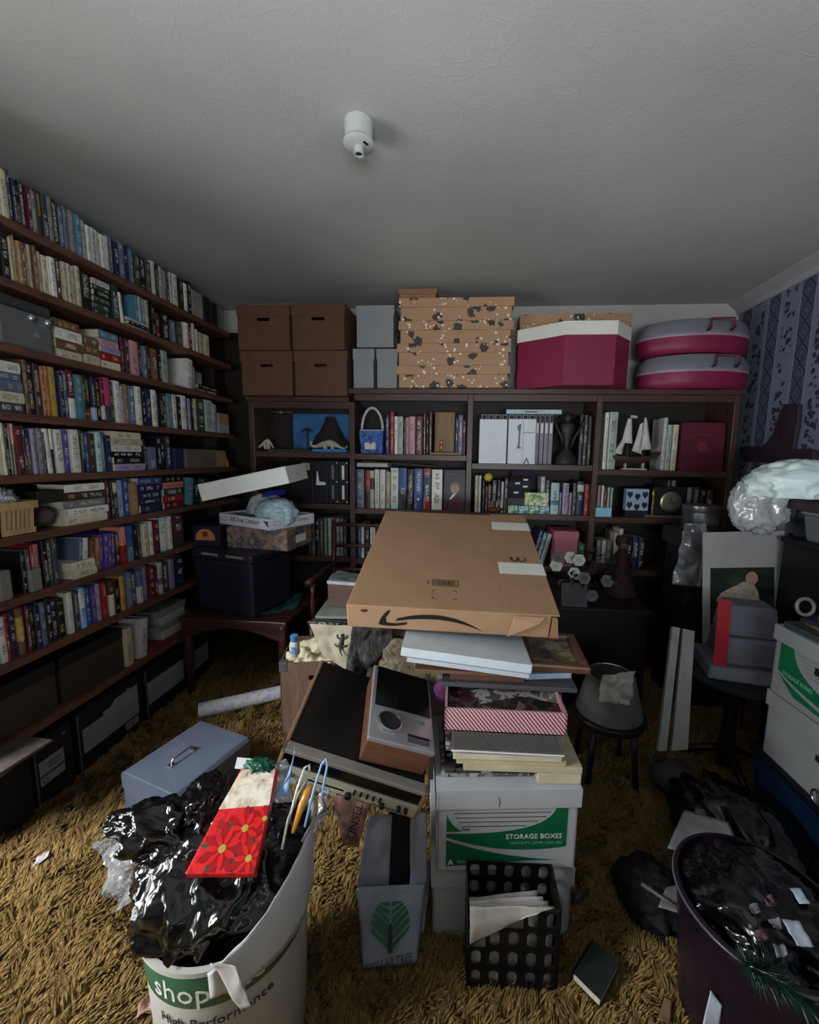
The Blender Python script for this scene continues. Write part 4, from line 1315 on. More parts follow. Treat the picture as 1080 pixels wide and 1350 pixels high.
# bay 2 lower: pink box
zz = bz(2, 2)
x0, x1 = x_at(729, 2.73, zz + 0.1), x_at(762, 2.73, zz + 0.1)
lidded_box('pink_box', 'dusty pink lidded box on the lower shelf', 'box', TR((x0 + x1) / 2, 2.73, zz), x1 - x0 - 0.004, 0.2, 0.235, 0.05, M('pink_board', (170, 96, 112), 0.6, 0.06), None, None, over=0.002)

# bay 3 top: model ship, maroon album
zz = bz(3, 0)
sh = thing('model_ship', 'wooden model sailing ship with pale sails on a stand', 'model ship', TR(x_at(838, 2.74, zz + 0.05), 2.765, zz))
hullm = M('ship_wood', (66, 46, 40), 0.5, 0.2, 20, 0.1, stretch=(1, 8, 8))
vs, fs = [], []
ns = 14
for i in range(ns + 1):
    t = i / ns
    x = -0.155 + 0.31 * t
    b_ = 0.034 * max(0.05, math.sin(math.pi * min(1, 0.12 + t * 0.80)))
    dz = 0.022 * (abs(t - 0.45) * 1.6) ** 2 + (0.018 if t > 0.8 else 0)
    for q in range(7):
        a = math.pi * q / 6
        vs.append((x, -math.cos(a) * b_, 0.082 + dz - math.sin(a) * 0.048 * (1 - 0.5 * abs(2 * t - 0.9) ** 3)))
for i in range(ns):
    for q in range(6):
        fs.append((i * 7 + q, i * 7 + q + 1, (i + 1) * 7 + q + 1, (i + 1) * 7 + q))
    fs.append((i * 7, (i + 1) * 7, (i + 1) * 7 + 6, i * 7 + 6))
fs += [tuple(range(7)), tuple(ns * 7 + k for k in range(6, -1, -1))]
MB().add(vs, fs).build('hull', hullm, sh, smooth='auto')
MB().box(-0.075, 0.075, -0.02, 0.02, 0.0, 0.008).box(-0.06, -0.05, -0.012, 0.012, 0.008, 0.045).box(0.05, 0.06, -0.012, 0.012, 0.008, 0.045).build('stand', white_card, sh)
for mx in (-0.045, 0.045):
    MB().tube([(mx, 0, 0.07), (mx, 0, 0.345 if mx < 0 else 0.335)], [0.004, 0.002], 8).build('mast', hullm, sh)
MB().tube([(-0.15, 0, 0.10), (-0.19, 0, 0.125)], [0.004, 0.002], 6).build('bowsprit', hullm, sh)
sail = M('pale_sailcloth', (206, 204, 196), 0.8, 0.15, 30, 0.2)
sails = [[(-0.135, -0.012, 0.105), (-0.085, -0.012, 0.095), (-0.055, -0.006, 0.235), (-0.075, -0.01, 0.215)],
         [(-0.095, -0.02, 0.17), (-0.025, -0.02, 0.165), (-0.038, -0.008, 0.325), (-0.060, -0.008, 0.325)],
         [(-0.015, 0.004, 0.12), (0.045, 0.004, 0.10), (0.040, 0.0, 0.30), (0.020, 0.0, 0.29)],
         [(0.03, -0.016, 0.125), (0.095, -0.014, 0.13), (0.055, -0.006, 0.33), (0.042, -0.006, 0.33)]]
for k, q in enumerate(sails):
    sheet('sail', sail, sh, q, 10, 12, 0.006, 14, k, 0.0012, bulge=lambda a, b_: 0.014 * math.sin(math.pi * a) * math.sin(math.pi * b_))
o = sheet('pennant', white_card, sh, [(-0.045, 0, 0.328), (0.0, 0.0, 0.325), (0.0, 0.001, 0.340), (-0.045, 0.001, 0.346)], 6, 3, 0.003, 30, 2)
for s in (-1, 1):
    for k in range(4):
        MB().tube([(-0.07 + 0.04 * k, s * 0.03, 0.085), (-0.045 if k < 2 else 0.045, 0, 0.26)], 0.0008, 4).build('rigging', hullm, sh)
x0, x1 = x_at(898, 2.73, zz + 0.12), x_at(956, 2.73, zz + 0.12)
al = thing('album', 'square maroon embossed album leaning on the shelf', 'album', TR((x0 + x1) / 2, 2.732, zz, 0, -4))
w_ = x1 - x0
mar = M('maroon_cloth', (88, 18, 38), 0.6, 0.12, 20, 0.1)
MB().box(-w_ / 2, w_ / 2, 0, 0.004, 0, 0.302).box(-w_ / 2, w_ / 2, 0.034, 0.038, 0, 0.302).box(-w_ / 2, -w_ / 2 + 0.004, 0, 0.038, 0, 0.302).build('cover', mar, al, bevel=0.002)
MB().box(-w_ / 2 + 0.005, w_ / 2 - 0.006, 0.004, 0.034, 0.004, 0.298).build('page_block', PAGE, al)
emb = M('embossed_maroon', (116, 40, 54), 0.5, 0.1)
MB().box(-0.08, 0.08, -0.0008, 0, 0.222, 0.226).build('embossed_line', emb, al)
MB().box(-0.08, 0.08, -0.0008, 0, 0.052, 0.056).build('embossed_line', emb, al)
MB().lathe([(0.03, 0), (0.03, 0.0012), (0.02, 0.0014), (0, 0.0012)], 20, FRONT(0, 0, 0.15), cap=False).build('embossed_seal', emb, al)
# bay 3 middle
zz = bz(3, 1)
o = MB().box(-0.05, 0.05, 0, 0.004, 0, 0.058).build('card', M('sky_blue_card', (150, 206, 224), 0.5, 0.04), None)
o.matrix_world = TR(x_at(796, 2.725, zz + 0.03), 2.726, zz, 0, -5)
tag(o, 'light blue card leaning against small books', 'card')
x0, x1 = x_at(826, 2.75, zz + 0.12), x_at(856, 2.75, zz + 0.12)
hb = thing('heart_box', 'pale blue box printed with dark diamond hearts', 'box', TR((x0 + x1) / 2, 2.755, zz))
w_ = x1 - x0
MB().box(-w_ / 2, w_ / 2, 0, 0.06, 0.0, 0.04).build('stand', black_card, hb)
MB().box(-w_ / 2, w_ / 2, 0, 0.05, 0.042, 0.182).build('body', M('pale_blue_board', (168, 190, 216), 0.5, 0.05), hb, bevel=0.003)
for i in range(3):
    for j in range(2):
        cx_, cz_ = -w_ / 2 + w_ * (i + 0.5) / 3, 0.078 + 0.068 * j - 0.012 * (i % 2)
        MB().prism([(cx_, cz_ - 0.026), (cx_ + 0.019, cz_), (cx_ + 0.012, cz_ + 0.022), (cx_, cz_ + 0.014), (cx_ - 0.012, cz_ + 0.022), (cx_ - 0.019, cz_)], -0.0008, 0.0).build('printed_heart', M('heart_navy', (22, 30, 56), 0.5), hb)
cs = thing('candlestick', 'slim brass candlestick beside the heart box', 'candlestick', TR(x_at(860, 2.75, zz + 0.1), 2.742, zz))
MB().lathe([(0.022, 0), (0.02, 0.006), (0.006, 0.012), (0.005, 0.05), (0.010, 0.06), (0.005, 0.07), (0.006, 0.13), (0.013, 0.145), (0.009, 0.165), (0.007, 0.185), (0, 0.187)], 16).build('stem', brass, cs, smooth=True)
ck = thing('dial_clock', 'dark square clock with a round brass dial', 'clock', TR(x_at(884, 2.75, zz + 0.1), 2.75, zz + 0.0185))
MB().box(-0.105, 0.10, 0, 0.09, 0, 0.185).build('case', M('clock_case', (30, 26, 28), 0.4), ck, bevel=0.004)
MB().lathe([(0.066, 0), (0.066, 0.008), (0.054, 0.012), (0.050, 0.006), (0.0, 0.006)], 36, FRONT(0, 0, 0.085), cap=False).build('bezel', M('dull_brass', (150, 142, 116), 0.35, 0.1, metal=0.8), ck, smooth='auto')
MB().lathe([(0.049, 0.0065), (0.049, 0.0075), (0, 0.0078)], 30, FRONT(0, 0, 0.085), cap=False).build('dial', M('dial_grey', (120, 118, 104), 0.5, 0.3, 60), ck)
MB().box(-0.002, 0.002, -0.0095, -0.0085, 0.085, 0.118).build('hand', print_blk, ck)
MB().box(0.0, 0.026, -0.0095, -0.0085, 0.083, 0.087).build('hand', print_blk, ck)
o = MB().box(-0.16, 0.13, 0, 0.12, 0, 0.017).build('flat_slate', M('slate_board', (96, 92, 88), 0.6), None, bevel=0.002)
o.matrix_world = TR(x_at(884, 2.74, zz), 2.738, zz)
tag(o, 'thin grey board lying under the dial clock', 'board')

# ------------------------------------------------------------------ things on the left shelves and the floor below them
def left_span(a, b_, z, setb=0.0):
    return y_at(a, XF - setb, z), y_at(b_, XF - setb, z)


steel = M('grey_steel', (104, 108, 110), 0.45, 0.1, 8, 0.05, metal=0.4)
dgrey = M('dark_grey_board', (58, 60, 64), 0.6, 0.15)
dbrown = M('dark_brown_board', (52, 40, 34), 0.7, 0.15)
# grey metal case on the third shelf
zz = LZ[2] + 0.0008
y0, y1 = left_span(0, 70, zz + 0.05, 0.01)
y0 = max(y0, LY0 + 0.03)
gc = thing('metal_case', 'grey metal case with round knobs on the third shelf', 'case', TR(XF - 0.012, y0, zz))
ln = y1 - y0
MB().box(-0.17, 0, 0, ln, 0, 0.135).build('body', steel, gc, bevel=0.006)
MB().box(-0.172, 0.002, -0.001, ln + 0.001, 0.136, 0.172).build('lid', M('dark_steel', (64, 66, 68), 0.5, 0.1, metal=0.4), gc, bevel=0.005)
for q in (0.62, 0.94):
    MB().lathe([(0.016, 0), (0.016, 0.006), (0.010, 0.012), (0, 0.013)], 18, RIGHTF(0.0, ln * q, 0.115), cap=False).build('knob', chrome, gc, smooth='auto')
MB().lathe([(0.012, 0), (0.012, 0.004), (0, 0.005)], 16, RIGHTF(0.0, ln * 0.68, 0.06), cap=False).build('lock', chrome, gc, smooth='auto')
# carton at the end of the fourth shelf
zz = LZ[3] + 0.0008
y0, y1 = left_span(289, 302, zz + 0.05, 0.02)
cb = thing('small_carton', 'small brown and white carton at the fourth shelf end', 'box', TR(XF - 0.02, y0, zz))
MB().box(-0.12, 0, 0, y1 - y0, 0, 0.06).build('lower_half', dull_card, cb, bevel=0.002)
MB().box(-0.12, 0, 0, y1 - y0, 0.061, 0.13).build('upper_half', M('pinkish_card', (150, 118, 100), 0.7), cb, bevel=0.002)
# grey portrait card on third shelf, blank grey block on top shelf
zz = LZ[2] + 0.046
y0, y1 = left_span(260, 270, zz + 0.05, 0.03)
o = MB().box(-0.02, 0, 0, y1 - y0, 0, 0.075).build('framed_card', M('grey_picture', (120, 116, 114), 0.6, 0.3, 30), None, bevel=0.002)
o.matrix_world = TR(XF - 0.05, y0, zz)
tag(o, 'small grey picture standing on the low maroon pile', 'picture')
zz = LZ[0] + 0.0008
y0, y1 = left_span(254, 268, zz + 0.05, 0.02)
o = MB().box(-0.1, 0, 0, y1 - y0, 0, 0.15).build('grey_slipcase', M('grey_slip', (128, 126, 118), 0.7), None, bevel=0.002)
o.matrix_world = TR(XF - 0.02, y0, zz)
tag(o, 'blank grey slipcase at the far end of the top shelf', 'slipcase')
for a, b_, h_, lab in ((270, 278, 0.16, 'black case beside the blank grey slipcase'), (279, 287, 0.15, 'black case at the very end of the top shelf')):
    y0, y1 = left_span(a, b_, zz + 0.05, 0.03)
    o = MB().box(-0.12, 0, 0, y1 - y0, 0, h_).build('black_case', black_card, None, bevel=0.004)
    o.matrix_world = TR(XF - 0.03, y0, zz)
    tag(o, lab, 'case')
# fifth shelf: navy box, long grey brown box
zz = LZ[4] + 0.0008
y0, y1 = left_span(231, 245, zz + 0.05, 0.02)
lidded = MB().box(-0.15, 0, 0, y1 - y0, 0, 0.115).build('navy_box', M('navy_board', (26, 34, 66), 0.6), None, bevel=0.003)
lidded.matrix_world = TR(XF - 0.02, y0, zz)
tag(lidded, 'navy blue box beside the long grey brown box', 'box')
y0, y1 = left_span(247, 306, zz + 0.05, 0.0)
y1 = min(y1, LY1)
lb_ = thing('long_box', 'long grey brown cardboard box with a tan end', 'box', TR(XF - 0.004, y0, zz))
ln = y1 - y0
MB().box(-0.17, 0, 0, ln * 0.62, 0, 0.112).build('body', M('grey_brown_card', (92, 80, 66), 0.75), lb_, bevel=0.003)
MB().box(-0.168, -0.002, ln * 0.622, ln * 0.86, 0, 0.108).build('tan_end', M('tan_card', (134, 108, 80), 0.75), lb_, bevel=0.003)
MB().prism([(ln * 0.862, 0), (ln, 0), (ln * 0.95, 0.06), (ln * 0.90, 0.105), (ln * 0.862, 0.105)], -0.15, -0.02, None, 'YZ').build('end_flap', M('yellow_cream_card', (190, 158, 100), 0.7), lb_)
# sixth shelf: chip basket with a plastic bag, rock, dark tin
zz = LZ[5] + 0.0008
y0, y1 = left_span(0, 50, zz + 0.06, 0.0)
y0 = max(y0, LY0 + 0.03)
ln = y1 - y0
bk = thing('chip_basket', 'pale wooden slatted basket on the sixth shelf', 'basket', TR(XF - 0.085, (y0 + y1) / 2, zz))
chip = WOOD('chip_wood', (150, 120, 78), (186, 156, 108), 0.6, 'Z')
MB().box(-0.068, 0.068, -ln / 2 + 0.015, ln / 2 - 0.015, 0, 0.004).build('bottom', chip, bk)
nsl = 7
for s in (1, -1):
    for k in range(nsl):
        yy = -ln / 2 + 0.012 + (ln - 0.024) * (k + 0.5) / nsl
        T = TR(s * 0.071, yy, 0.0, 0, 0, s * 6)
        MB().box(-0.0015, 0.0015, -0.010, 0.010, 0.004, 0.118, T).build('slat', chip, bk)
for s in (1, -1):
    for k in range(5):
        xx = -0.056 + 0.112 * k / 4
        MB().box(-0.010, 0.010, -0.0015, 0.0015, 0.004, 0.118, TR(xx, s * (ln / 2 - 0.006), 0, 0, -s * 6)).build('slat', chip, bk)
for z_a, z_b, gr in ((0.094, 0.122, 0.0135), (0.002, 0.022, 0.004)):
    w1_, l1_ = 0.0735 + gr, ln / 2 - 0.006 + gr
    r_ = MB().box(w1_ - 0.003, w1_, -l1_, l1_, z_a, z_b).box(-w1_, -w1_ + 0.003, -l1_, l1_, z_a, z_b).box(-w1_, w1_, l1_ - 0.003, l1_, z_a, z_b).box(-w1_, w1_, -l1_, -l1_ + 0.003, z_a, z_b)
    r_.build('band', chip, bk)
cl_bag = CLEAR('thin_clear_plastic', (0.86, 0.9, 0.94), 0.5, 0.35, 0.15)
pb_ = tag(blob('plastic_bag', cl_bag, None, (XF - 0.085, (y0 + y1) / 2, zz + 0.128), (0.07, ln * 0.44, 0.05), 5, 0.5, 2.5, 5, zz + 0.09), 'crumpled clear plastic bag filling the slatted basket', 'plastic bag')
y0, y1 = left_span(52, 86, zz + 0.05, 0.03)
o = blob('rock', M('brown_rock', (70, 58, 52), 0.85, 0.4, 18, 0.6), None, (XF - 0.09, (y0 + y1) / 2, zz + 0.044), (0.06, (y1 - y0) * 0.44, 0.05), 8, 0.35, 2.0, 4, zz)
tag(o, 'rough dark brown rock beside the slatted basket', 'rock')
o = MB().box(-0.13, 0, 0, (y1 - y0) * 1.05, 0, 0.05).build('dark_tin', M('dark_tin', (36, 30, 28), 0.5), None, bevel=0.004)
o.matrix_world = TR(XF - 0.025, y0 - 0.002, zz + 0.102)
tag(o, 'dark flat tin balanced on the brown rock', 'tin')
# seventh shelf: two grey rounded blocks
zz = LZ[6] + 0.0008
for a, b_, h_, dpt_, lab in ((0, 18, 0.11, 0.006, 'large grey rounded case at the near end, seventh shelf'), (41, 57, 0.088, 0.010, 'small grey rounded case in front of salmon book')):
    y0, y1 = left_span(a, b_, zz + 0.04, 0.0)
    y0 = max(y0, LY0 + 0.025)
    o = MB().box(-0.018 if a else -0.1, 0, 0, y1 - y0, 0, h_).build('rounded_case', M('grey_vinyl', (112, 110, 102), 0.55, 0.1), None, bevel=0.007)
    o.matrix_world = TR(XF - 0.001, y0, zz)
    tag(o, lab, 'case')
# lowest tier: black file boxes on the floor with white printed labels
for k, (a, b_, lab, wl) in enumerate(((-25, 43, 'black file box nearest the camera under the shelves', 0), (46, 97, 'black file box with a small white label', 1),
                                      (103, 188, 'black file box with a wide white label and notch', 2), (192, 244, 'black file box with a long slanted white label', 3), (248, 275, 'black file box with white label at far end', 4))):
    y0, y1 = left_span(a, b_, 0.13)
    y0 = max(y0, 0.98)
    ln = y1 - y0 - 0.004
    o = thing('file_box', lab, 'storage box', TR(XF + 0.004, y0, 0.0), 'black file boxes on the floor')
    MB().box(-0.2, 0, 0, ln, 0.0008, 0.275).build('body', black_card, o, bevel=0.002)
    MB().box(0.0004, 0.003, 0.0, 0.006, 0.004, 0.27).build('edge_strip', M('grey_edge', (84, 84, 86), 0.6), o)
    if wl == 1:
        MB().box(0.0003, 0.001, ln * 0.10, ln * 0.74, 0.125, 0.185).build('label_card', dull_card, o)
        MB().box(0.0003, 0.001, ln * 0.10, ln * 0.74, 0.085, 0.118).build('label_card', dull_card, o)
        for q in (0.145, 0.16):
            MB().box(0.001, 0.0014, ln * 0.32, ln * 0.66, q, q + 0.004).build('printed_line', print_blk, o)
        text('O', 0.03, print_blk, o, RIGHTF(0.001, ln * 0.14, 0.09))
    elif wl >= 2:
        if wl == 2:
            pl_ = [(ln * 0.06, 0.085), (ln * 0.92, 0.085), (ln * 0.92, 0.235), (ln * 0.55, 0.235), (ln * 0.47, 0.212), (ln * 0.36, 0.212), (ln * 0.36, 0.195), (ln * 0.06, 0.195)]
        else:
            pl_ = [(ln * 0.04, 0.08), (ln * 0.96, 0.08), (ln * 0.96, 0.20), (ln * 0.04, 0.20)]
        MB().prism(pl_, 0.0003, 0.001, None, 'YZ').build('label_card', dull_card, o)
        for q in (0.105, 0.125, 0.145, 0.165):
            MB().box(0.001, 0.0014, ln * 0.10, ln * 0.85, q, q + 0.002).build('printed_line', print_gry, o)
        if wl == 2:
            MB().box(0.0003, 0.001, ln * 0.68, ln * 0.90, 0.04, 0.075).build('label_card', dull_card, o)
            text('0778', 0.026, print_blk, o, RIGHTF(0.001, ln * 0.70, 0.048), sx=0.8)
    for zc_ in (0.245,):
        MB().tube([(0.002, ln * 0.72, zc_), (0.008, ln * 0.78, zc_), (0.002, ln * 0.84, zc_)], 0.003, 6).build('handle', chrome, o)
# second tier: dark boxes lost in shade
for a, b_, lab in ((-20, 78, 'dark box on the low shelf above the file boxes'), (82, 166, 'dark brown box on low shelf beside the book stub')):
    y0, y1 = left_span(a, b_, 0.42, 0.03)
    y0 = max(y0, LY0 + 0.03)
    o = thing('dark_box', lab, 'box', TR(XF - 0.03, y0, LZ[8] + 0.0008))
    MB().box(-0.17, 0, 0, y1 - y0 - 0.01, 0, 0.19).build('body', dbrown, o, bevel=0.003)
    MB().box(-0.172, 0.002, -0.001, y1 - y0 - 0.009, 0.15, 0.2).build('lid', black_card, o, bevel=0.003)
# little bundle of white boxes and paper at the far end of the low shelf
zz = LZ[8] + 0.0008
y0, y1 = left_span(200, 250, 0.42, 0.0)
zq = zz
for k, (c, h_, s_, e_) in enumerate((('red', 0.03, 0.0, 1.0), ('white', 0.045, 0.3, 1.05), ('grey', 0.03, 0.2, 1.12), ('white', 0.045, 0.35, 0.98), ('grey', 0.035, 0.25, 1.05))):
    mat_ = {'red': M('dull_red_cover', (96, 40, 40), 0.6), 'white': dull_card, 'grey': M('mid_grey_cover', (112, 112, 110), 0.6)}[c]
    ln = y1 - y0
    o = MB().box(-0.12, 0, ln * s_, min(ln * e_, LY1 - y0 - 0.02), 0, h_).build('flat_box', mat_, None, bevel=0.003)
    o.matrix_world = TR(XF - 0.004 - 0.006 * k, y0, zq)
    tag(o, '%s flat box, %s in the pile low in the corner' % (c, 'bottom one' if k == 0 else 'topmost' if k == 4 else ordinal(k + 1) + ' from bottom'), 'box', 'flat boxes low in the corner')
    zq += h_ + 0.0008
y0, y1 = left_span(168, 182, 0.42, 0.0)
book(Matrix.Translation((XF - 0.02, (y0 + y1) / 2, zz)) @ Matrix.Rotation(math.radians(90), 4, 'Z'), 0.045, 0.12, 0.19, 'b', 'worn beige book alone on the low dark shelf', 'books low on left')
y0, y1 = left_span(186, 198, 0.42, 0.0)
book(Matrix.Translation((XF - 0.02, (y0 + y1) / 2, zz)) @ Matrix.Rotation(math.radians(90), 4, 'Z') @ Matrix.Rotation(0.12, 4, 'Y'), 0.05, 0.12, 0.2, 'P', 'pale leaning book on the low dark shelf', 'books low on left')
# sliding heap of magazines on the nearest black file box
base = 0.277
for k, (c, dx, rz, t) in enumerate(((dull_card, 0.06, 4, 0.012), (M('black_cover', (26, 24, 26), 0.3), 0.05, -6, 0.014), (M('pale_magazine', (176, 174, 176), 0.3), 0.075, 3, 0.008), (M('dim_brown_magazine', (92, 82, 80), 0.25, 0.3, 12), 0.085, -4, 0.010))):
    o = MB().box(-0.09, 0.045, 0.0, 0.265, 0, t).build('magazine', c, None, bevel=0.002)
    o.matrix_world = TR(XF + dx - 0.03, 1.005, base, rz)
    tag(o, '%s magazine in the near heap, %s' % (('white', 'black', 'pale', 'brown')[k], ('bottom one', 'second from bottom', 'third from bottom', 'topmost')[k]), 'magazine', 'magazines on the near file box')
    base += t + 0.001

# ------------------------------------------------------------------ black trunk corner: table, trunk, boxes, bag, lid
dkw = WOOD('mahogany', (44, 22, 24), (74, 40, 40), 0.35, 'X')
tb = thing('low_table', 'dark mahogany low table with curved apron and turned legs', 'table', TR(-1.27, 2.33, 0))
MB().box(-0.32, 0.30, -0.27, 0.27, 0.445, 0.470).build('top', dkw, tb, bevel=0.004)
for s in (-1, 1):
    pr = [(-0.31, 0.444), (0.29, 0.444), (0.29, 0.36)] + [(0.25 - 0.52 * k / 10, 0.36 + 0.06 * math.sin(math.pi * k / 10)) for k in range(11)] + [(-0.31, 0.36)]
    MB().prism(pr, s * 0.255 - 0.01, s * 0.255 + 0.01).build('apron', dkw, tb)
for sx in (-0.29, 0.27):
    for sy in (-0.24, 0.24):
        MB().lathe([(0.022, 0), (0.016, 0.04), (0.020, 0.12), (0.028, 0.24), (0.024, 0.36), (0.026, 0.444)], 14, TR(sx, sy, 0)).build('leg', dkw, tb, smooth=True)

zt0 = 0.4708
TKH = 0.362
q_ = W(335, 818, Z=zt0)
tk_ = thing('trunk', 'dark blue plastic trunk with lid on the low table', 'trunk', TR(q_.x, q_.y, zt0, -15))
tkm = M('dark_blue_plastic', (24, 30, 44), 0.4, 0.1)
MB().frustum(0.40, 0.30, 0.43, 0.33, 0, 0.315, TR(-0.215, 0.165, 0)).build('body', tkm, tk_, bevel=0.012)
MB().box(-0.436, 0.006, -0.006, 0.336, 0.316, TKH).build('lid', tkm, tk_, bevel=0.010)
for q in (-0.29, -0.11):
    MB().box(q - 0.06, q + 0.06, -0.012, -0.0062, TKH - 0.022, TKH - 0.008).build('latch', M('latch_grey', (120, 120, 112), 0.4), tk_, bevel=0.002)
zt = zt0 + TKH + 0.0006
q_ = W(379, 727, Z=zt)
ct = thing('patterned_carton', 'brown and blue picture carton under the white tray', 'box', TR(q_.x, q_.y, zt, -8))
MB().box(-0.395, 0, 0, 0.27, 0, 0.122).build('body', PATCH('photo_carton', [(40, 36, 50), (92, 76, 66), (146, 124, 108), (120, 100, 90), (60, 60, 84), (150, 134, 120)], 12, 0.5, False, 3), ct, bevel=0.002)
MB().box(0.0003, 0.001, 0.09, 0.20, 0.03, 0.075).build('label_card', print_wht, ct)
q_ = W(289, 722, Z=zt)
nb = thing('navy_carton', 'navy carton with orange arched emblem beside the shelves', 'box', TR(q_.x - 0.012, q_.y + 0.03, zt, 0))
MB().box(-0.165, 0, 0, 0.2, 0, 0.12).build('body', M('deep_navy_card', (22, 26, 44), 0.55), nb, bevel=0.002)
arch = [(-0.06, 0.035)] + [(0.0 - 0.06 * math.cos(math.pi * k / 12), 0.05 + 0.052 * math.sin(math.pi * k / 12)) for k in range(13)] + [(0.06, 0.035)]
MB().prism([(x - 0.09, z) for x, z in arch], -0.0008, 0).build('printed_arch', M('print_orange', (190, 120, 70), 0.5), nb)
MB().lathe([(0.018, 0), (0.018, 0.0014), (0, 0.0016)], 16, FRONT(-0.09, 0, 0.072), cap=False).build('printed_badge', M('print_dark_orange', (104, 54, 34), 0.5), nb)
# open white tray printed with script lettering
zt2 = zt + 0.1226
q_ = W(356, 700, Z=zt2)
TY = TR(q_.x, q_.y, zt2, -25)
ty = thing('cracker_tray', 'open white cardboard tray with script lettering', 'tray', TY)
A_, B_, H_ = 0.33, 0.46, 0.064
tm = MB().box(-B_, 0, 0, A_, 0, 0.003).box(-B_, 0, 0, 0.003, 0, H_).box(-0.003, 0, 0, A_, 0, H_).box(-B_, -B_ + 0.003, 0, A_, 0, H_).box(-B_, 0, A_ - 0.003, A_, 0, H_)
tm.build('tray_body', M('glossy_white_card', (224, 226, 232), 0.45, 0.03), ty)
nvy = M('print_indigo', (36, 34, 70), 0.5)
text('Soft Soup Crackers', 0.040, nvy, ty, FRONT(-B_ + 0.10, -0.0003, 0.026), shear=0.3, sx=0.86)
text('Soft Soup Crackers', 0.026, nvy, ty, RIGHTF(0.0003, 0.095, 0.030), shear=0.3, sx=0.9)
for Tq, rr in ((FRONT(-B_ + 0.05, -0.0003, 0.034), 0.03), (RIGHTF(0.0003, 0.05, 0.036), 0.026)):
    MB().tube([(rr * math.cos(a), rr * 0.45 * math.sin(a), 0) for a in [2 * math.pi * k / 20 for k in range(20)]], 0.0012, 4, Tq, closed=True).build('printed_oval', nvy, ty)
MB().prism([(-0.012, 0.052), (-0.055, 0.052), (-0.012, 0.012)], -0.0008, 0).build('printed_triangle', M('print_plum', (92, 60, 110), 0.5), ty)
bagm = M('pale_blue_plastic', (168, 196, 206), 0.22, 0.08, 9, 0.02)
bagw = M('milky_plastic', (196, 196, 196), 0.3, 0.08, 9, 0.02)
ctr = TY @ Vector((-0.095, 0.12, 0.075))
tag(blob('plastic_bag', bagm, None, ctr, (0.130, 0.10, 0.100), 11, 0.22, 1.3, 5, zt2 + 0.005), 'pale blue tied plastic bag in the white tray', 'plastic bag')
ctr2 = TY @ Vector((-0.27, 0.18, 0.085))
mb_ = thing('printed_bag', 'milky plastic bag with blue print in the white tray', 'plastic bag', None)
blob('film', bagw, mb_, ctr2, (0.115, 0.09, 0.110), 21, 0.2, 1.3, 5, zt2 + 0.005)
sheet('blue_print', M('print_bright_blue', (44, 60, 160), 0.4), mb_, [ctr2 + Vector((0.02, -0.075, 0.080)), ctr2 + Vector((0.15, -0.06, 0.100)), ctr2 + Vector((0.15, -0.01, 0.125)), ctr2 + Vector((0.02, -0.03, 0.120))], 12, 5, 0.008, 16, 2, 0.0015)
rd = MB().box(-0.09, 0.0, 0, 0.05, 0, 0.03).build('red_packet', M('red_wrapper', (150, 30, 36), 0.4), None, bevel=0.003)
rd.matrix_world = TY @ TR(-0.31, 0.02, 0.0035)
tag(rd, 'small red packet inside the white tray', 'packet')
# white lid slanting above the bags
LT_ = Matrix.Translation(W(382, 637, Y=2.10)) @ Matrix.Rotation(math.radians(4), 4, 'Z') @ Matrix.Rotation(math.radians(-12.5), 4, 'Y') @ Matrix.Rotation(math.radians(2), 4, 'X')
ld = thing('box_lid', 'white box lid slanting above the tray and bags', 'lid', LT_)
A2, B2, H2 = 0.32, 0.485, 0.092
lm = MB().box(-B2, 0, 0, A2, H2 - 0.003, H2).box(-B2, 0, 0, 0.003, 0, H2).box(-0.003, 0, 0, A2, 0, H2).box(-B2, -B2 + 0.003, 0, A2, 0, H2).box(-B2, 0, A2 - 0.003, A2, 0, H2)
lm.build('shell', M('lid_white_card', (216, 218, 212), 0.6, 0.04), ld)
MB().tube([(0.0008, 0.10, 0.05), (0.0008, 0.12, 0.065), (0.0008, 0.15, 0.06), (0.0008, 0.13, 0.035)], 0.0008, 4).build('pen_mark', print_gry, ld)

# armchair behind the table, largely covered
ac = thing('armchair', 'dark wooden armchair with turned arm posts behind papers', 'chair', TR(-0.66, 2.40, 0))
MB().box(-0.24, 0.24, -0.22, 0.22, 0.40, 0.435).build('seat', dkw, ac, bevel=0.008)
for sx in (-0.22, 0.22):
    for sy in (-0.19, 0.19):
        MB().lathe([(0.014, 0), (0.020, 0.15), (0.016, 0.28), (0.022, 0.40)], 12, TR(sx, sy, 0)).build('leg', dkw, ac, smooth=True)
    MB().lathe([(0.012, 0.436), (0.018, 0.50), (0.011, 0.58), (0.016, 0.645)], 12, TR(sx, -0.17, 0)).build('arm_post', dkw, ac, smooth=True)
    MB().tube([(sx, 0.21, 0.66), (sx, 0.0, 0.665), (sx, -0.16, 0.660), (sx * 1.05, -0.22, 0.655)], [0.014, 0.015, 0.020, 0.022], 10).build('arm', dkw, ac, smooth=True)
    MB().tube([(sx, 0.20, 0.436), (sx, 0.23, 0.95)], [0.016, 0.013], 10).build('back_post', dkw, ac, smooth=True)
for q in (0.62, 0.78, 0.92):
    MB().tube([(-0.22, 0.21 + (q - 0.436) * 0.058, q), (0, 0.235 + (q - 0.436) * 0.058, q), (0.22, 0.21 + (q - 0.436) * 0.058, q)], 0.012, 8).build('back_rail', dkw, ac, smooth=True)
gz = sheet('green_cloth', M('teal_cloth', (18, 84, 80), 0.7, 0.3, 20, 0.2), None, [W(325, 815, Z=0.474), W(392, 800, Z=0.478), W(402, 778, Z=0.482), W(350, 800, Z=0.478)], 20, 14, 0.012, 14, 3, 0.002, True)
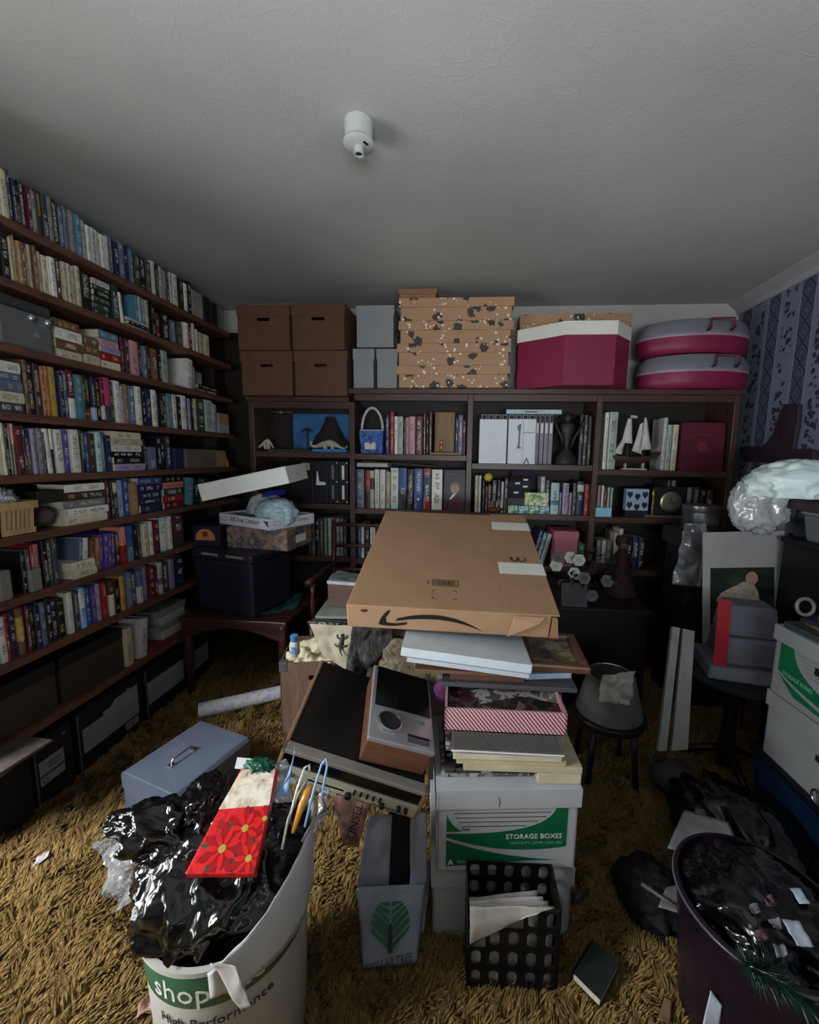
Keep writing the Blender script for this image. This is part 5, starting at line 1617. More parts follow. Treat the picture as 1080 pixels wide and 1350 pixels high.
tag(gz, 'crumpled teal cloth at the foot of the trunk', 'cloth')
# rolled paper on the carpet
a_, b2 = W(262, 940, Z=0.03), W(372, 915, Z=0.03)
rl = thing('paper_roll', 'white rolled up paper lying on the carpet', 'paper roll', None)
MB().tube([a_ + Vector((0, 0, 0.012)), b2 + Vector((0, 0, 0.012))], 0.038, 20).build('roll', PATCH('printed_roll', [(176, 180, 190), (214, 216, 222), (222, 224, 230), (190, 196, 210)], 30, 0.6, False), rl, smooth='auto')
# grey steel tool box
tx = FRAME(W(165, 1066, Z=0.024), W(165, 1066, Z=0.024) + Vector((0.235, -0.165, 0)), W(165, 1066, Z=0.024) + Vector((0.165, 0.235, 0)))
q0 = W(165, 1064, Z=0.022)
qb = W(262, 953, Z=0.165)
dv = Vector((qb.x - q0.x, qb.y - q0.y, 0)).normalized()
tx = FRAME(Vector((q0.x, q0.y, 0.0)), Vector((q0.x, q0.y, 0)) + Vector((dv.y, -dv.x, 0)), Vector((q0.x, q0.y, 0)) + dv)
tl = thing('tool_box', 'blue grey steel tool box with a wire handle', 'tool box', tx)
tm_ = M('blue_grey_steel', (90, 98, 114), 0.42, 0.08, 8, 0.03, metal=0.25)
TLL, TLW = (Vector((qb.x, qb.y)) - Vector((q0.x, q0.y))).length, 0.30
MB().box(0, TLW, 0, TLL, 0.004, 0.105).build('body', tm_, tl, bevel=0.004)
MB().prism([(-0.003, 0.106), (TLW + 0.003, 0.106), (TLW + 0.003, 0.165), (TLW - 0.012, 0.178), (0.012, 0.178), (-0.003, 0.165)], -0.003, TLL + 0.003).build('lid', tm_, tl, bevel=0.003)
hy = TLL * 0.42
hx_ = TLW * 0.5
MB().tube([(hx_, hy - 0.048, 0.180), (hx_, hy - 0.044, 0.196), (hx_, hy - 0.032, 0.200), (hx_, hy + 0.032, 0.200), (hx_, hy + 0.044, 0.196), (hx_, hy + 0.048, 0.180)], 0.004, 8).build('handle', chrome, tl, smooth=True)
for q in (-0.048, 0.048):
    MB().box(hx_ - 0.012, hx_ + 0.012, hy + q - 0.010, hy + q + 0.010, 0.178, 0.183).build('handle_plate', chrome, tl, bevel=0.001)

# ------------------------------------------------------------------ central pile
black_gloss = M('black_bin_liner', (10, 10, 12), 0.16, 0.2, 9, 0.0, spec=0.6)
YS = 1.02                                  # front of the storage boxes
RB = 6.0


def stack_T(px, py, z, rz=RB):
    p = W(px, py, Z=z)
    return TR(p.x, p.y, z, rz)


# lower plain white storage box
p_ = W(569, 1236, Z=0.0)
X0, Y0 = p_.x, p_.y
c6, s6 = math.cos(math.radians(RB)), math.sin(math.radians(RB))
def SB(x, y, z, rz=0):
    """point frame on the storage boxes: x along their front, y into depth"""
    return TR(X0 + c6 * x - s6 * y, Y0 + s6 * x + c6 * y, z, RB + rz)


wb = lidded_box('storage_box', 'plain white lidded storage box under the green printed one', 'storage box', SB(0.20, 0.0, 0.001), 0.395, 0.31, 0.228, 0.055, white_card, white_card, None, over=0.006)
text('STORAGE', 0.013, print_gry, wb, FRONT(-0.165, -0.0002, 0.016))
gb_ = lidded_box('storage_box', 'white storage box with green print reading STORAGE BOXES', 'storage box', SB(0.205, -0.012, 0.2365, 1.0), 0.385, 0.31, 0.250, 0.052, white_card, white_card, None, over=0.007)
# the green print: local x -0.17..0.165, z 0.012..0.2
def quad_curve(a, b_, c, n=14):
    return [((1 - t) ** 2 * a[0] + 2 * t * (1 - t) * b_[0] + t * t * c[0], (1 - t) ** 2 * a[1] + 2 * t * (1 - t) * b_[1] + t * t * c[1]) for t in [k / n for k in range(n + 1)]]


P0 = -0.0008
cur = quad_curve((-0.17, 0.118), (0.115, 0.108), (0.135, 0.198))
low = quad_curve((0.165, 0.072), (-0.02, 0.045), (-0.17, 0.108))
MB().prism(cur + [(0.165, 0.198)] + low, P0, 0.0).build('printed_green_field', green_pr, gb_)
l2 = quad_curve((-0.17, 0.098), (-0.03, 0.042), (0.14, 0.030))
MB().prism(l2 + [(0.06, 0.030), (-0.17, 0.016)], P0, 0.0).build('printed_green_field', green_pr, gb_)
MB().prism([(-0.17, 0.124)] + [(-0.13, 0.124)] + quad_curve((-0.13, 0.126), (-0.16, 0.145), (-0.17, 0.178), 6), P0, 0.0).build('printed_green_corner', green_pr, gb_)
for k, (xa, xb) in enumerate(((-0.155, 0.125), (-0.152, 0.118), (-0.146, 0.105), (-0.138, 0.085), (-0.128, 0.05))):
    zq = 0.192 - 0.0135 * k
    MB().box(xa, xb, P0, 0, zq, zq + 0.0016).build('printed_line', print_blk, gb_)
text('Date:', 0.011, print_blk, gb_, FRONT(-0.128, -0.0004, 0.127))
text('STORAGE BOXES', 0.0205, print_wht, gb_, FRONT(0.153, -0.0010, 0.099), align='RIGHT')
text('HEAVY DUTY - LETTER / LEGAL SIZE', 0.0105, M('pale_green_print', (120, 176, 150), 0.6), gb_, FRONT(0.153, -0.0010, 0.082), align='RIGHT', sx=0.86)
text('Stor-Guard', 0.016, M('pale_green_print', (120, 176, 150), 0.6), gb_, FRONT(-0.138, -0.0010, 0.026))
MB().prism([(-0.165, 0.022), (-0.157, 0.040), (-0.149, 0.022), (-0.154, 0.022), (-0.157, 0.029), (-0.160, 0.022)], -0.0014, -0.0008).build('printed_mark', print_wht, gb_)
MB().tube([(-0.03, -0.0078, 0.206), (-0.027, -0.0078, 0.222), (-0.031, -0.0078, 0.232)], 0.0008, 4).build('pen_mark', print_blk, gb_)
lid_z = 0.2365 + 0.250 + 0.0045

# pile of papers and trays on the printed box
paper_w = M('office_paper', (208, 206, 196), 0.7, 0.08)
LAY = [  # name, label, cat, x0, x1, y0, y1, thickness, rot, material
    ('magazine', 'grey picture magazine at the bottom of the paper pile', 'magazine', 0.02, 0.325, 0.015, 0.23, 0.010, 2, PATCH('mag_grey', [(60, 58, 60), (150, 144, 136), (96, 90, 86), (180, 176, 168)], 18, 0.3)),
    ('envelope', 'thick cream envelope wad under the paper pile', 'envelope', 0.28, 0.40, 0.0, 0.22, 0.020, -2, M('cream_envelope', (198, 186, 158), 0.7)),
    ('magazine', 'dark magazine second from the bottom of the pile', 'magazine', 0.03, 0.275, 0.01, 0.22, 0.009, -2, PATCH('mag_dark', [(20, 20, 24), (60, 52, 50), (30, 30, 36), (150, 146, 140)], 14, 0.25)),
    ('folder', 'cream folder poking out at the side of the pile', 'folder', 0.08, 0.405, 0.0, 0.27, 0.012, -7, M('cream_folder', (190, 178, 148), 0.7)),
    ('folder', 'yellowed folder above the cream folder', 'folder', 0.06, 0.36, 0.0, 0.24, 0.010, -6, M('yellow_folder', (196, 182, 138), 0.7)),
    ('notebook', 'pale spiral edged pad in the paper pile', 'pad', 0.05, 0.345, -0.005, 0.22, 0.010, -7, M('pale_pad', (200, 192, 166), 0.7)),
    ('photo_sheet', 'loose photographs sheet above the spiral pad', 'photograph', 0.03, 0.335, 0.005, 0.22, 0.006, -5, PATCH('photo_mix', [(40, 40, 50), (170, 170, 176), (90, 88, 92), (60, 40, 44), (190, 188, 186)], 15, 0.2)),
]
zz = lid_z
for (nm, lab, cat, xa, xb, ya, yb, t, rz, mt) in LAY:
    t *= 1.65
    zz2 = zz + 0.0006
    if nm == 'envelope':
        o = MB().box(0, xb - xa, 0, yb - ya, 0, t - 0.001).build(nm, mt, None, bevel=0.002)
        o.matrix_world = SB(xa + 0.005, ya, lid_z + 0.0006, 0)
        tag(o, lab, cat)
        continue
    if lab.startswith('grey picture'):
        xb = 0.27
    o = MB().box(0, xb - xa, 0, yb - ya, 0, t).build(nm, mt, None, bevel=0.0015)
    o.matrix_world = SB(xa, ya + 0.01, zz2, rz * 0.35)
    tag(o, lab, cat)
    zz += t + 0.001
# clear plastic tray with dark photographs
zz += 0.001
ct_ = thing('photo_tray', 'clear plastic tray holding dark photographs', 'tray', SB(0.045, 0.0, zz, -4))
wt, dt, ht = 0.30, 0.22, 0.058
MB().box(0, wt, 0, dt, 0, 0.003).box(0, wt, 0, 0.002, 0, ht).box(0, 0.002, 0, dt, 0, ht).box(wt - 0.002, wt, 0, dt, 0, ht).box(0, wt, dt - 0.002, dt, 0, ht).build('shell', CLEAR('tray_plastic', (0.92, 0.93, 0.95), 0.3, 0.06, 0.08), ct_)
for k in range(3):
    MB().box(0.006, wt - 0.008 - 0.02 * k, 0.005, dt - 0.006, 0.0035 + 0.017 * k, 0.0195 + 0.017 * k).build('photograph_block', PATCH('dark_photo_%d' % k, [(12, 12, 16), (24, 24, 34), (14, 14, 20), (44, 44, 54)], 10 + 4 * k, 0.2), ct_)
MB().box(-0.001, wt + 0.001, -0.0015, 0.0, 0.0, 0.004).build('rim', print_wht, ct_)
zz += ht + 0.001
# candy striped gift tray
cs_ = thing('striped_tray', 'red and white striped gift box full of photographs', 'box', SB(0.025, 0.005, zz, -4))
m_ = bpy.data.materials.new('candy_stripe')
nt_, b__ = nodes_of(m_)
tc_ = N(nt_, 'ShaderNodeTexCoord')
sp_ = N(nt_, 'ShaderNodeSeparateXYZ')
L(nt_, tc_.outputs['Object'], sp_.inputs[0])
sm_ = math_n(nt_, 'ADD', math_n(nt_, 'ADD', sp_.outputs[0], sp_.outputs[1]), math_n(nt_, 'MULTIPLY', sp_.outputs[2], 0.8))
st_ = math_n(nt_, 'GREATER_THAN', math_n(nt_, 'FRACT', math_n(nt_, 'MULTIPLY', sm_, 95.0)), 0.5)
mx_ = N(nt_, 'ShaderNodeMixRGB')
mx_.inputs[1].default_value = srgb(206, 178, 184)
mx_.inputs[2].default_value = srgb(120, 34, 52)
L(nt_, st_, mx_.inputs[0])
L(nt_, mx_.outputs[0], b__.inputs['Base Color'])
wt, dt, ht = 0.325, 0.235, 0.062
MB().box(0, wt, 0, dt, 0, 0.003).box(0, wt, 0, 0.007, 0, ht).box(0, 0.007, 0, dt, 0, ht).box(wt - 0.007, wt, 0, dt, 0, ht).box(0, wt, dt - 0.007, dt, 0, ht).build('wall', m_, cs_, bevel=0.001)
MB().box(0.01, wt - 0.01, 0.01, dt - 0.01, 0.004, 0.046).build('photograph_block', PATCH('dim_photos', [(26, 20, 24), (66, 58, 58), (44, 36, 40), (60, 24, 28), (92, 86, 84)], 16, 0.3), cs_)
for k, (xx, yy, rz) in enumerate(((0.10, 0.05, 22), (0.20, 0.10, -16), (0.05, 0.12, 8))):
    MB().box(0, 0.13, 0, 0.07, 0.047 + 0.0015 * k, 0.048 + 0.0015 * k, TR(xx, yy, 0, rz)).build('loose_photograph', PATCH('photo_%d' % k, [(80, 74, 74), (150, 146, 142), (110, 100, 98)], 20, 0.25), cs_)
zz += ht + 0.0012
# dark portfolio, papers, maroon folder, frame, white board
def slab(nm, lab, cat, xa, xb, ya, yb, t, rz, mt, z, bev=0.0015, tilt=0.0):
    o = MB().box(0, xb - xa, 0, yb - ya, 0, t).build(nm, mt, None, bevel=bev)
    o.matrix_world = SB(xa, ya, z, rz) @ Matrix.Rotation(math.radians(tilt), 4, 'Y')
    return tag(o, lab, cat)


slab('portfolio', 'large dark grey portfolio sticking out of the pile', 'portfolio', 0.02, 0.41, 0.11, 0.37, 0.014, -5, M('charcoal_portfolio', (66, 66, 70), 0.6), zz)
zz += 0.0148
slab('paper_sheaf', 'pale blue paper sheaf beside the brown frame', 'paper', 0.27, 0.41, 0.12, 0.33, 0.018, 4, M('pale_blue_paper', (150, 166, 184), 0.7, 0.2, 12), zz)
slab('folder', 'maroon brown folder under the white board', 'folder', 0.045, 0.262, 0.12, 0.36, 0.022, -4, M('maroon_folder', (84, 52, 44), 0.6), zz)
zz += 0.0228
slab('folder', 'thin brown folder slanting over the maroon one', 'folder', -0.06, 0.26, 0.12, 0.34, 0.010, -5, M('brown_folder', (104, 74, 52), 0.6), zz)
fr_ = thing('picture_frame', 'brown moulded picture frame lying on the pile', 'picture frame', SB(0.27, 0.12, zz + 0.006, -8))
fwd = WOOD('frame_wood', (70, 44, 32), (110, 74, 52), 0.35, 'X')
wf, df_ = 0.185, 0.24
for (xa, xb, ya, yb) in ((0, wf, 0, 0.028), (0, wf, df_ - 0.028, df_), (0, 0.028, 0.028, df_ - 0.028), (wf - 0.028, wf, 0.028, df_ - 0.028)):
    MB().box(xa, xb, ya, yb, 0, 0.024).build('moulding', fwd, fr_, bevel=0.007)
MB().box(0.028, wf - 0.028, 0.028, df_ - 0.028, 0.002, 0.006).build('picture', PATCH('sepia_print', [(60, 56, 50), (96, 88, 72), (140, 132, 110), (80, 70, 60)], 14, 0.3), fr_)
zz += 0.0115
wbp = thing('white_board', 'white foam board sheet jutting from under the cardboard box', 'board', SB(-0.10, 0.10, zz + 0.050, -4) @ Matrix.Rotation(math.radians(6), 4, 'Y'))
MB().box(0, 0.375, 0, 0.20, 0.0, 0.026).build('upper_sheet', M('foam_board', (192, 200, 206), 0.6, 0.06), wbp, bevel=0.001)
MB().box(0.02, 0.37, -0.004, 0.19, -0.014, -0.001).build('lower_sheet', M('foam_board_grey', (178, 184, 190), 0.6, 0.06), wbp, bevel=0.001)

# big cardboard parcel
c_fl = W(456, 797, Y=1.16)
c_fr = W(728, 812, Y=1.18)
c_bl = W(500, 672, Y=1.86)
AT = FRAME(c_fl, c_fr, c_bl)
AW = (c_fr - c_fl).length
AL = (c_bl - c_fl).length * 0.99
AH = 0.082
ab = thing('cardboard_parcel', 'large flat kraft cardboard parcel with a black curved arrow print', 'parcel', AT)
sk = 0.02
top = [(0, 0, 0), (AW, 0, 0), (AW * 0.995, AL, 0), (0.0, AL, 0)]
MB().add([(x, y, z) for z in (-AH, 0) for (x, y, _) in top], [(0, 3, 2, 1), (4, 5, 6, 7), (0, 1, 5, 4), (1, 2, 6, 5), (2, 3, 7, 6), (3, 0, 4, 7)]).build('body', kraft, ab, bevel=0.004)
MB().box(AW - 0.135, AW + 0.022, -0.004, AL, 0.0006, 0.0046).build('top_flap', kraft, ab, bevel=0.0015)
MB().prism([(AW + 0.003, -AH * 0.98), (AW + 0.03, -AH), (AW + 0.018, -0.010), (AW + 0.003, -0.004)], 0.0, AL * 0.98).build('side_flap', kraft_in, ab)
MB().add([(AW - 0.125, -0.003, -AH), (AW - 0.02, -0.004, -0.004), (AW - 0.11, -0.004, -0.004), (AW - 0.122, -0.016, -AH * 0.85), (AW - 0.04, -0.018, -0.02), (AW - 0.11, -0.006, -0.02)],
         [(0, 1, 2), (3, 5, 4), (0, 3, 4, 1), (1, 4, 5, 2), (2, 5, 3, 0)]).build('corner_fold', kraft, ab)
tape = M('white_tape', (216, 214, 206), 0.5, 0.04)
for yy in (0.215, AL - 0.16):
    MB().box(AW - 0.135, AW + 0.0235, yy, yy + 0.075, 0.0048, 0.0054).box(AW + 0.0226, AW + 0.0236, yy, yy + 0.075, -0.02, 0.005).build('tape', tape, ab)
# curved arrow on the front face (local x right, z up, y = 0)
arc_o = quad_curve((0.155, -0.040), (0.30, 0.012), (0.415, -0.072), 22)
arc_i = quad_curve((0.415, -0.072), (0.30, -0.014), (0.150, -0.050), 22)
MB().prism(arc_o + arc_i, -0.0009, 0.0).build('printed_smile', print_blk, ab)
head = quad_curve((0.128, -0.012), (0.100, -0.040), (0.098, -0.066), 8) + quad_curve((0.098, -0.066), (0.14, -0.075), (0.185, -0.060), 8) + quad_curve((0.185, -0.052), (0.14, -0.062), (0.122, -0.056), 6) + [(0.120, -0.040), (0.135, -0.013)]
MB().prism(head, -0.0009, 0.0).build('printed_arrowhead', print_blk, ab)
# barcode and alignment marks on the top
xb0, yb0 = 0.252, 0.125
for x_a, x_b, y_a, y_b in ((0, 0.085, 0, 0.002), (0, 0.085, 0.036, 0.038), (0, 0.002, 0, 0.038), (0.083, 0.085, 0, 0.038)):
    MB().box(xb0 + x_a, xb0 + x_b, yb0 + y_a, yb0 + y_b, 0.0002, 0.0008).build('printed_border', print_blk, ab)
xq = 0.006
rng_ = random.Random(4)
while xq < 0.074:
    wq = rng_.choice((0.0012, 0.002, 0.0032))
    MB().box(xb0 + xq, xb0 + xq + wq, yb0 + 0.006, yb0 + 0.032, 0.0002, 0.0008).build('printed_bar', print_blk, ab)
    xq += wq + rng_.choice((0.0016, 0.0024, 0.0032))
for sx in (0, 1):
    for sy in (0, 1):
        x_, y_ = xb0 + 0.005 + sx * 0.075, yb0 - 0.07 + sy * 0.045
        MB().box(x_ - (0.012 if sx else 0), x_ + (0 if sx else 0.012), y_ - 0.001, y_ + 0.001, 0.0002, 0.0008).build('printed_tick', print_blk, ab)
        MB().box(x_ - 0.001, x_ + 0.001, y_ - (0.012 if sy else 0), y_ + (0 if sy else 0.012), 0.0002, 0.0008).build('printed_tick', print_blk, ab)
for k in range(3):
    MB().tube([(xb0 - 0.018, yb0 + 0.010 + 0.008 * k, 0.0005), (xb0 - 0.010, yb0 + 0.010 + 0.008 * k, 0.0005)], 0.0009, 4).build('printed_digit', print_blk, ab)
# handwritten loops near the tape
lp_ = [(AW - 0.09 + 0.035 * k / 12 * 1.6 + 0.010 * math.cos(k * 1.2), 0.315 + 0.014 * math.sin(k * 1.2), 0.0054) for k in range(13)]
MB().tube(lp_, 0.0022, 5).build('pen_scribble', print_blk, ab)
blob('tape_stain', M('dark_stain', (70, 40, 26), 0.7), ab, (0.055, -0.0004, -0.018), (0.012, 0.001, 0.006), 2, 0.3, 3, 2)

# tall dark carton that carries the back of the parcel
kk = thing('dark_carton', 'dark carton hidden beneath the kraft parcel', 'box', TR(-0.13, 1.50, 0, 4))
MB().box(-0.17, 0.17, 0, 0.34, 0.001, 0.90).build('body', dbrown, kk, bevel=0.004)
MB().box(-0.174, 0.174, -0.004, 0.344, 0.84, 0.908).build('lid', black_card, kk, bevel=0.004)
# black furry cloth hanging at the left below the parcel
fur = PATCH('dark_fur', [(14, 14, 16), (40, 38, 38), (24, 23, 24), (70, 66, 64)], 22, 0.8, False, 5, (5, 5, 0.7), 0.8)
o = sheet('dark_shawl', fur, None, [W(452, 905, Y=1.42), W(512, 910, Y=1.44), W(520, 815, Y=1.46), W(465, 820, Y=1.44)], 26, 26, 0.03, 12, 3, 0.006, True)
tag(o, 'dark shaggy shawl hanging below the kraft parcel', 'shawl')
pat = PATCH('tan_pattern_cloth', [(52, 48, 38), (104, 94, 72), (84, 74, 56), (122, 112, 88), (66, 58, 46)], 22, 0.8, False, 3, bump=0.3)
o = sheet('patterned_cloth', pat, None, [W(490, 898, Y=1.40), W(600, 905, Y=1.30), W(590, 850, Y=1.40), W(505, 838, Y=1.48)], 26, 20, 0.03, 9, 5, 0.004, True)
tag(o, 'tan patterned cloth bunched under the parcel', 'cloth')
o = blob('purple_pouch', M('purple_cloth', (92, 40, 84), 0.7, 0.2), None, W(583, 912, Y=1.25), (0.03, 0.02, 0.045), 4, 0.2, 2, 4)
tag(o, 'purple cloth pouch squeezed beside the radio', 'pouch')

# ------------------------------------------------------------------ stereo receiver and radio
FL, FR_, BL = Vector((-0.455, 0.925, 0.635)), Vector((-0.082, 0.975, 0.492)), Vector((-0.505, 1.30, 0.695))
RT = FRAME(FL, FR_, BL)
RW = (FR_ - FL).length
rc = thing('stereo_receiver', 'black stereo receiver with a silver front tilted on the pile', 'receiver', RT)
RD, RH = 0.37, 0.098
silver = M('silver_paint', (160, 158, 150), 0.35, 0.06, metal=0.5)
MB().box(0.006, RW - 0.006, 0.018, RD, -RH, -0.003).build('case', M('black_vinyl', (16, 16, 18), 0.35, 0.15), rc, bevel=0.003)
MB().box(0, RW, 0, 0.03, -0.012, 0.0).build('top_trim', silver, rc, bevel=0.002)
MB().box(0, 0.010, 0, RD, -RH, 0.0).build('side_panel', WOOD('walnut_veneer', (120, 92, 66), (160, 128, 96), 0.4, 'Y'), rc, bevel=0.002)
MB().box(RW - 0.010, RW, 0, RD, -RH, 0.0).build('side_panel', WOOD('walnut_veneer', (120, 92, 66), (160, 128, 96), 0.4, 'Y'), rc, bevel=0.002)
MB().box(0.010, RW - 0.010, 0.006, 0.02, -0.052, -0.012).build('dial_window', M('smoked_glass', (10, 10, 12), 0.08), rc)
MB().box(0.008, RW - 0.008, 0.0, 0.02, -0.088, -0.052).build('face_plate', M('pale_face_plate', (196, 190, 168), 0.35, 0.05, metal=0.3), rc, bevel=0.001)
MB().box(0.008, RW - 0.008, 0.004, 0.02, -RH, -0.088).build('lower_strip', silver, rc, bevel=0.001)
for k in range(5):
    MB().box(0.215 + 0.018 * k, 0.221 + 0.018 * k, -0.006, 0, -0.072, -0.058).build('lever', print_blk, rc, bevel=0.001)
MB().box(0.09, 0.19, -0.0006, 0, -0.076, -0.070).build('printed_scale', print_blk, rc)
MB().box(0.10, 0.125, -0.0006, 0, -0.064, -0.060).build('printed_scale', M('print_orange', (190, 120, 70), 0.5), rc)
for k in range(6):
    MB().box(0.05 + 0.022 * k, 0.066 + 0.022 * k, -0.005, 0.004, -RH + 0.001, -0.089).build('button', M('pale_button', (170, 166, 152), 0.4), rc, bevel=0.001)
for xk, zk, rk in ((0.205, -0.080, 0.009), (0.345, -0.070, 0.006), (0.365, -0.070, 0.006), (0.30, -0.078, 0.007), (0.03, -0.070, 0.008)):
    MB().lathe([(rk, 0), (rk, 0.010), (rk * 0.7, 0.012), (0, 0.012)], 16, FRONT(xk, 0, zk), cap=False).build('knob', print_blk, rc, smooth='auto')
MB().box(0.27, 0.36, -0.0006, 0, -0.086, -0.0835).build('printed_scale', print_blk, rc)

RQ = RT @ TR(0.20, 0.035, 0.0008, 5)
# radio lies on the receiver; keep its right end level with a small wedge of tilt
rd_ = thing('clock_radio', 'wood cased radio with silver top, round speaker and dark screen', 'radio', RQ)
rw, rl_, rh = 0.185, 0.285, 0.072
wal = WOOD('radio_walnut', (84, 52, 38), (116, 76, 56), 0.4, 'X')
MB().box(0, rw, 0, rl_, 0, rh).build('case', wal, rd_, bevel=0.003)
MB().box(-0.003, rw + 0.003, -0.004, rl_ + 0.003, rh, rh + 0.014).build('top_plate', M('brushed_silver', (176, 178, 182), 0.32, 0.05, metal=0.6), rd_, bevel=0.003)
MB().box(0.008, rw - 0.004, 0.115, rl_ - 0.005, rh + 0.0142, rh + 0.018).build('screen_panel', M('dark_panel', (14, 14, 17), 0.2), rd_, bevel=0.001)
MB().lathe([(0.036, 0), (0.036, 0.006), (0.031, 0.008), (0.030, 0.004), (0, 0.003)], 36, TR(0.055, 0.062, rh + 0.014), cap=False).build('speaker_ring', chrome, rd_, smooth='auto')
MB().lathe([(0.0305, 0.0035), (0.028, 0.006), (0.0, 0.007)], 30, TR(0.055, 0.062, rh + 0.014), cap=False).build('speaker', M('black_mesh', (18, 18, 20), 0.6, 0.4, 90, 0.5), rd_)
MB().box(0.108, 0.172, 0.030, 0.037, rh + 0.0142, rh + 0.0165).build('slot', print_blk, rd_)
MB().box(0.108, 0.172, 0.012, 0.026, rh + 0.0142, rh + 0.0160).build('name_plate', M('grey_plate', (74, 78, 86), 0.4), rd_)
MB().box(0.13, 0.16, 0.085, 0.094, rh + 0.0142, rh + 0.0150).build('printed_name', print_gry, rd_)

# ------------------------------------------------------------------ shop bag with a green tree print
film = M('pale_grey_film', (150, 156, 168), 0.35, 0.08, 9, 0.02)
def bag_sheet(nm, P, par, s, bul, seed):
    return sheet(nm, film, par, P, 22, 22, 0.010, 9, seed, 0.0008, True, lambda a, b_: s * bul * math.sin(math.pi * a) ** 0.7 * (math.sin(math.pi * min(1, b_ * 1.0 + 0.05)) ** 0.6 if b_ < 0.95 else 0.0))


tg = thing('shop_bag', 'pale plastic shop bag with a green tree print', 'shopping bag', None)
bl_, br_ = W(478, 1276, Z=0.026), W(550, 1270, Z=0.026)
tl_, tr2 = W(470, 1170, Y=1.01), W(562, 1165, Y=1.03)
bag_sheet('front_film', [bl_, br_, tr2, tl_], tg, 1.0, 0.035, 3)
off = Vector((0.01, 0.07, 0))
bag_sheet('back_film', [bl_ + off, br_ + off, tr2 + off, tl_ + off], tg, -1.0, 0.02, 9)
hl = [tl_, W(512, 1190, Y=1.02), W(517, 1075, Y=1.06), W(486, 1075, Y=1.06)]
hr = [W(541, 1190, Y=1.02), tr2, W(563, 1072, Y=1.09), W(540, 1072, Y=1.08)]
sheet('handle', film, tg, hl, 12, 18, 0.010, 12, 4, 0.0008, True)
sheet('handle', film, tg, hr, 12, 18, 0.010, 12, 6, 0.0008, True)
o = sheet('dark_gap_sheet', M('gap_black', (9, 9, 11), 0.8), None, [W(503, 1192, Y=1.045), W(546, 1190, Y=1.045), W(542, 1065, Y=1.10), W(513, 1065, Y=1.10)], 8, 14, 0.004, 9, 1, 0.01)  # black sheet added as the shade seen in the gap between the handles
tag(o, 'black sheet standing for the shaded gap between the bag handles', 'painted shade')
# tree emblem, laid on the bulged front of the bag
fx = (br_ - bl_).normalized()
fz = (((tl_ + tr2) / 2) - ((bl_ + br_) / 2)).normalized()
fn = fx.cross(fz).normalized()
org = (bl_ + br_ + tl_ + tr2) / 4 + fn * 0.049 + fz * 0.012
EM = Matrix((fx, fz, fn)).transposed().to_4x4()
EM.translation = org
tgm = M('print_leaf_green', (24, 98, 66), 0.5)
R_ = 0.052
for sgn in (-1, 1):
    for k in range(6):
        c0 = -0.040 + 0.017 * k
        # slanting stripe clipped to the round crown
        pts = []
        for (dxx, off_) in ((0.003, c0), (0.052, c0 + 0.036), (0.052, c0 + 0.048), (0.003, c0 + 0.011)):
            x, y = dxx, off_ - 0.012
            r = math.hypot(x, y)
            if r > R_:
                x, y = x * R_ / r, y * R_ / r
            pts.append((sgn * x, y))
        MB().prism(pts, 0.0, 0.001, EM, 'XY').build('printed_leaf', tgm, tg)
MB().prism([(-0.007, -0.056), (0.007, -0.056), (0.0045, 0.0), (-0.0045, 0.0)], 0.0008, 0.0016, EM, 'XY').build('printed_trunk', M('print_dark_green', (14, 40, 34), 0.5), tg)
text('DOLLAR TREE', 0.0225, M('print_dark_green', (14, 40, 34), 0.5), tg, EM @ Matrix.Translation((-0.062, -0.090, -0.006)) @ Matrix.Rotation(math.radians(7), 4, 'Z'), shear=0.1, sx=0.86)
# reddish paper parcel with lettering
tp = thing('tinsel_sleeve', 'worn pink brown paper sleeve with dark letters', 'paper sleeve', None)
pk = PATCH('pink_brown_paper', [(96, 52, 44), (150, 108, 96), (166, 128, 116), (120, 76, 66)], 26, 0.7, False, 3)
sP = [W(452, 1112, Y=1.00), W(472, 1118, Y=1.00), W(490, 1050, Y=1.03), W(436, 1040, Y=1.05)]
sheet('paper', pk, tp, sP, 10, 16, 0.008, 12, 2, 0.004, True)
sE = (sP[2] - sP[1]).normalized()
sN = (sP[1] - sP[0]).cross(sP[3] - sP[0]).normalized()
sU = sN.cross(sE)
SM = Matrix((sE, sU, sN)).transposed().to_4x4()
SM.translation = (sP[0] + sP[1]) / 2 + sE * 0.015 - sU * 0.006 + sN * 0.006
text('TINSEL', 0.034, M('print_brown', (50, 28, 26), 0.6), tp, SM)

# ------------------------------------------------------------------ black file crate with oblong holes
crT = TR(W(614, 1306, Z=0.0).x, W(614, 1306, Z=0.0).y, 0.002, 3)
cr = thing('file_crate', 'black plastic file holder with rows of oblong holes', 'file holder', crT)
cw, cd_, chh = 0.235, 0.10, 0.272
bp_ = M('black_crate_plastic', (13, 13, 15), 0.4, 0.15)


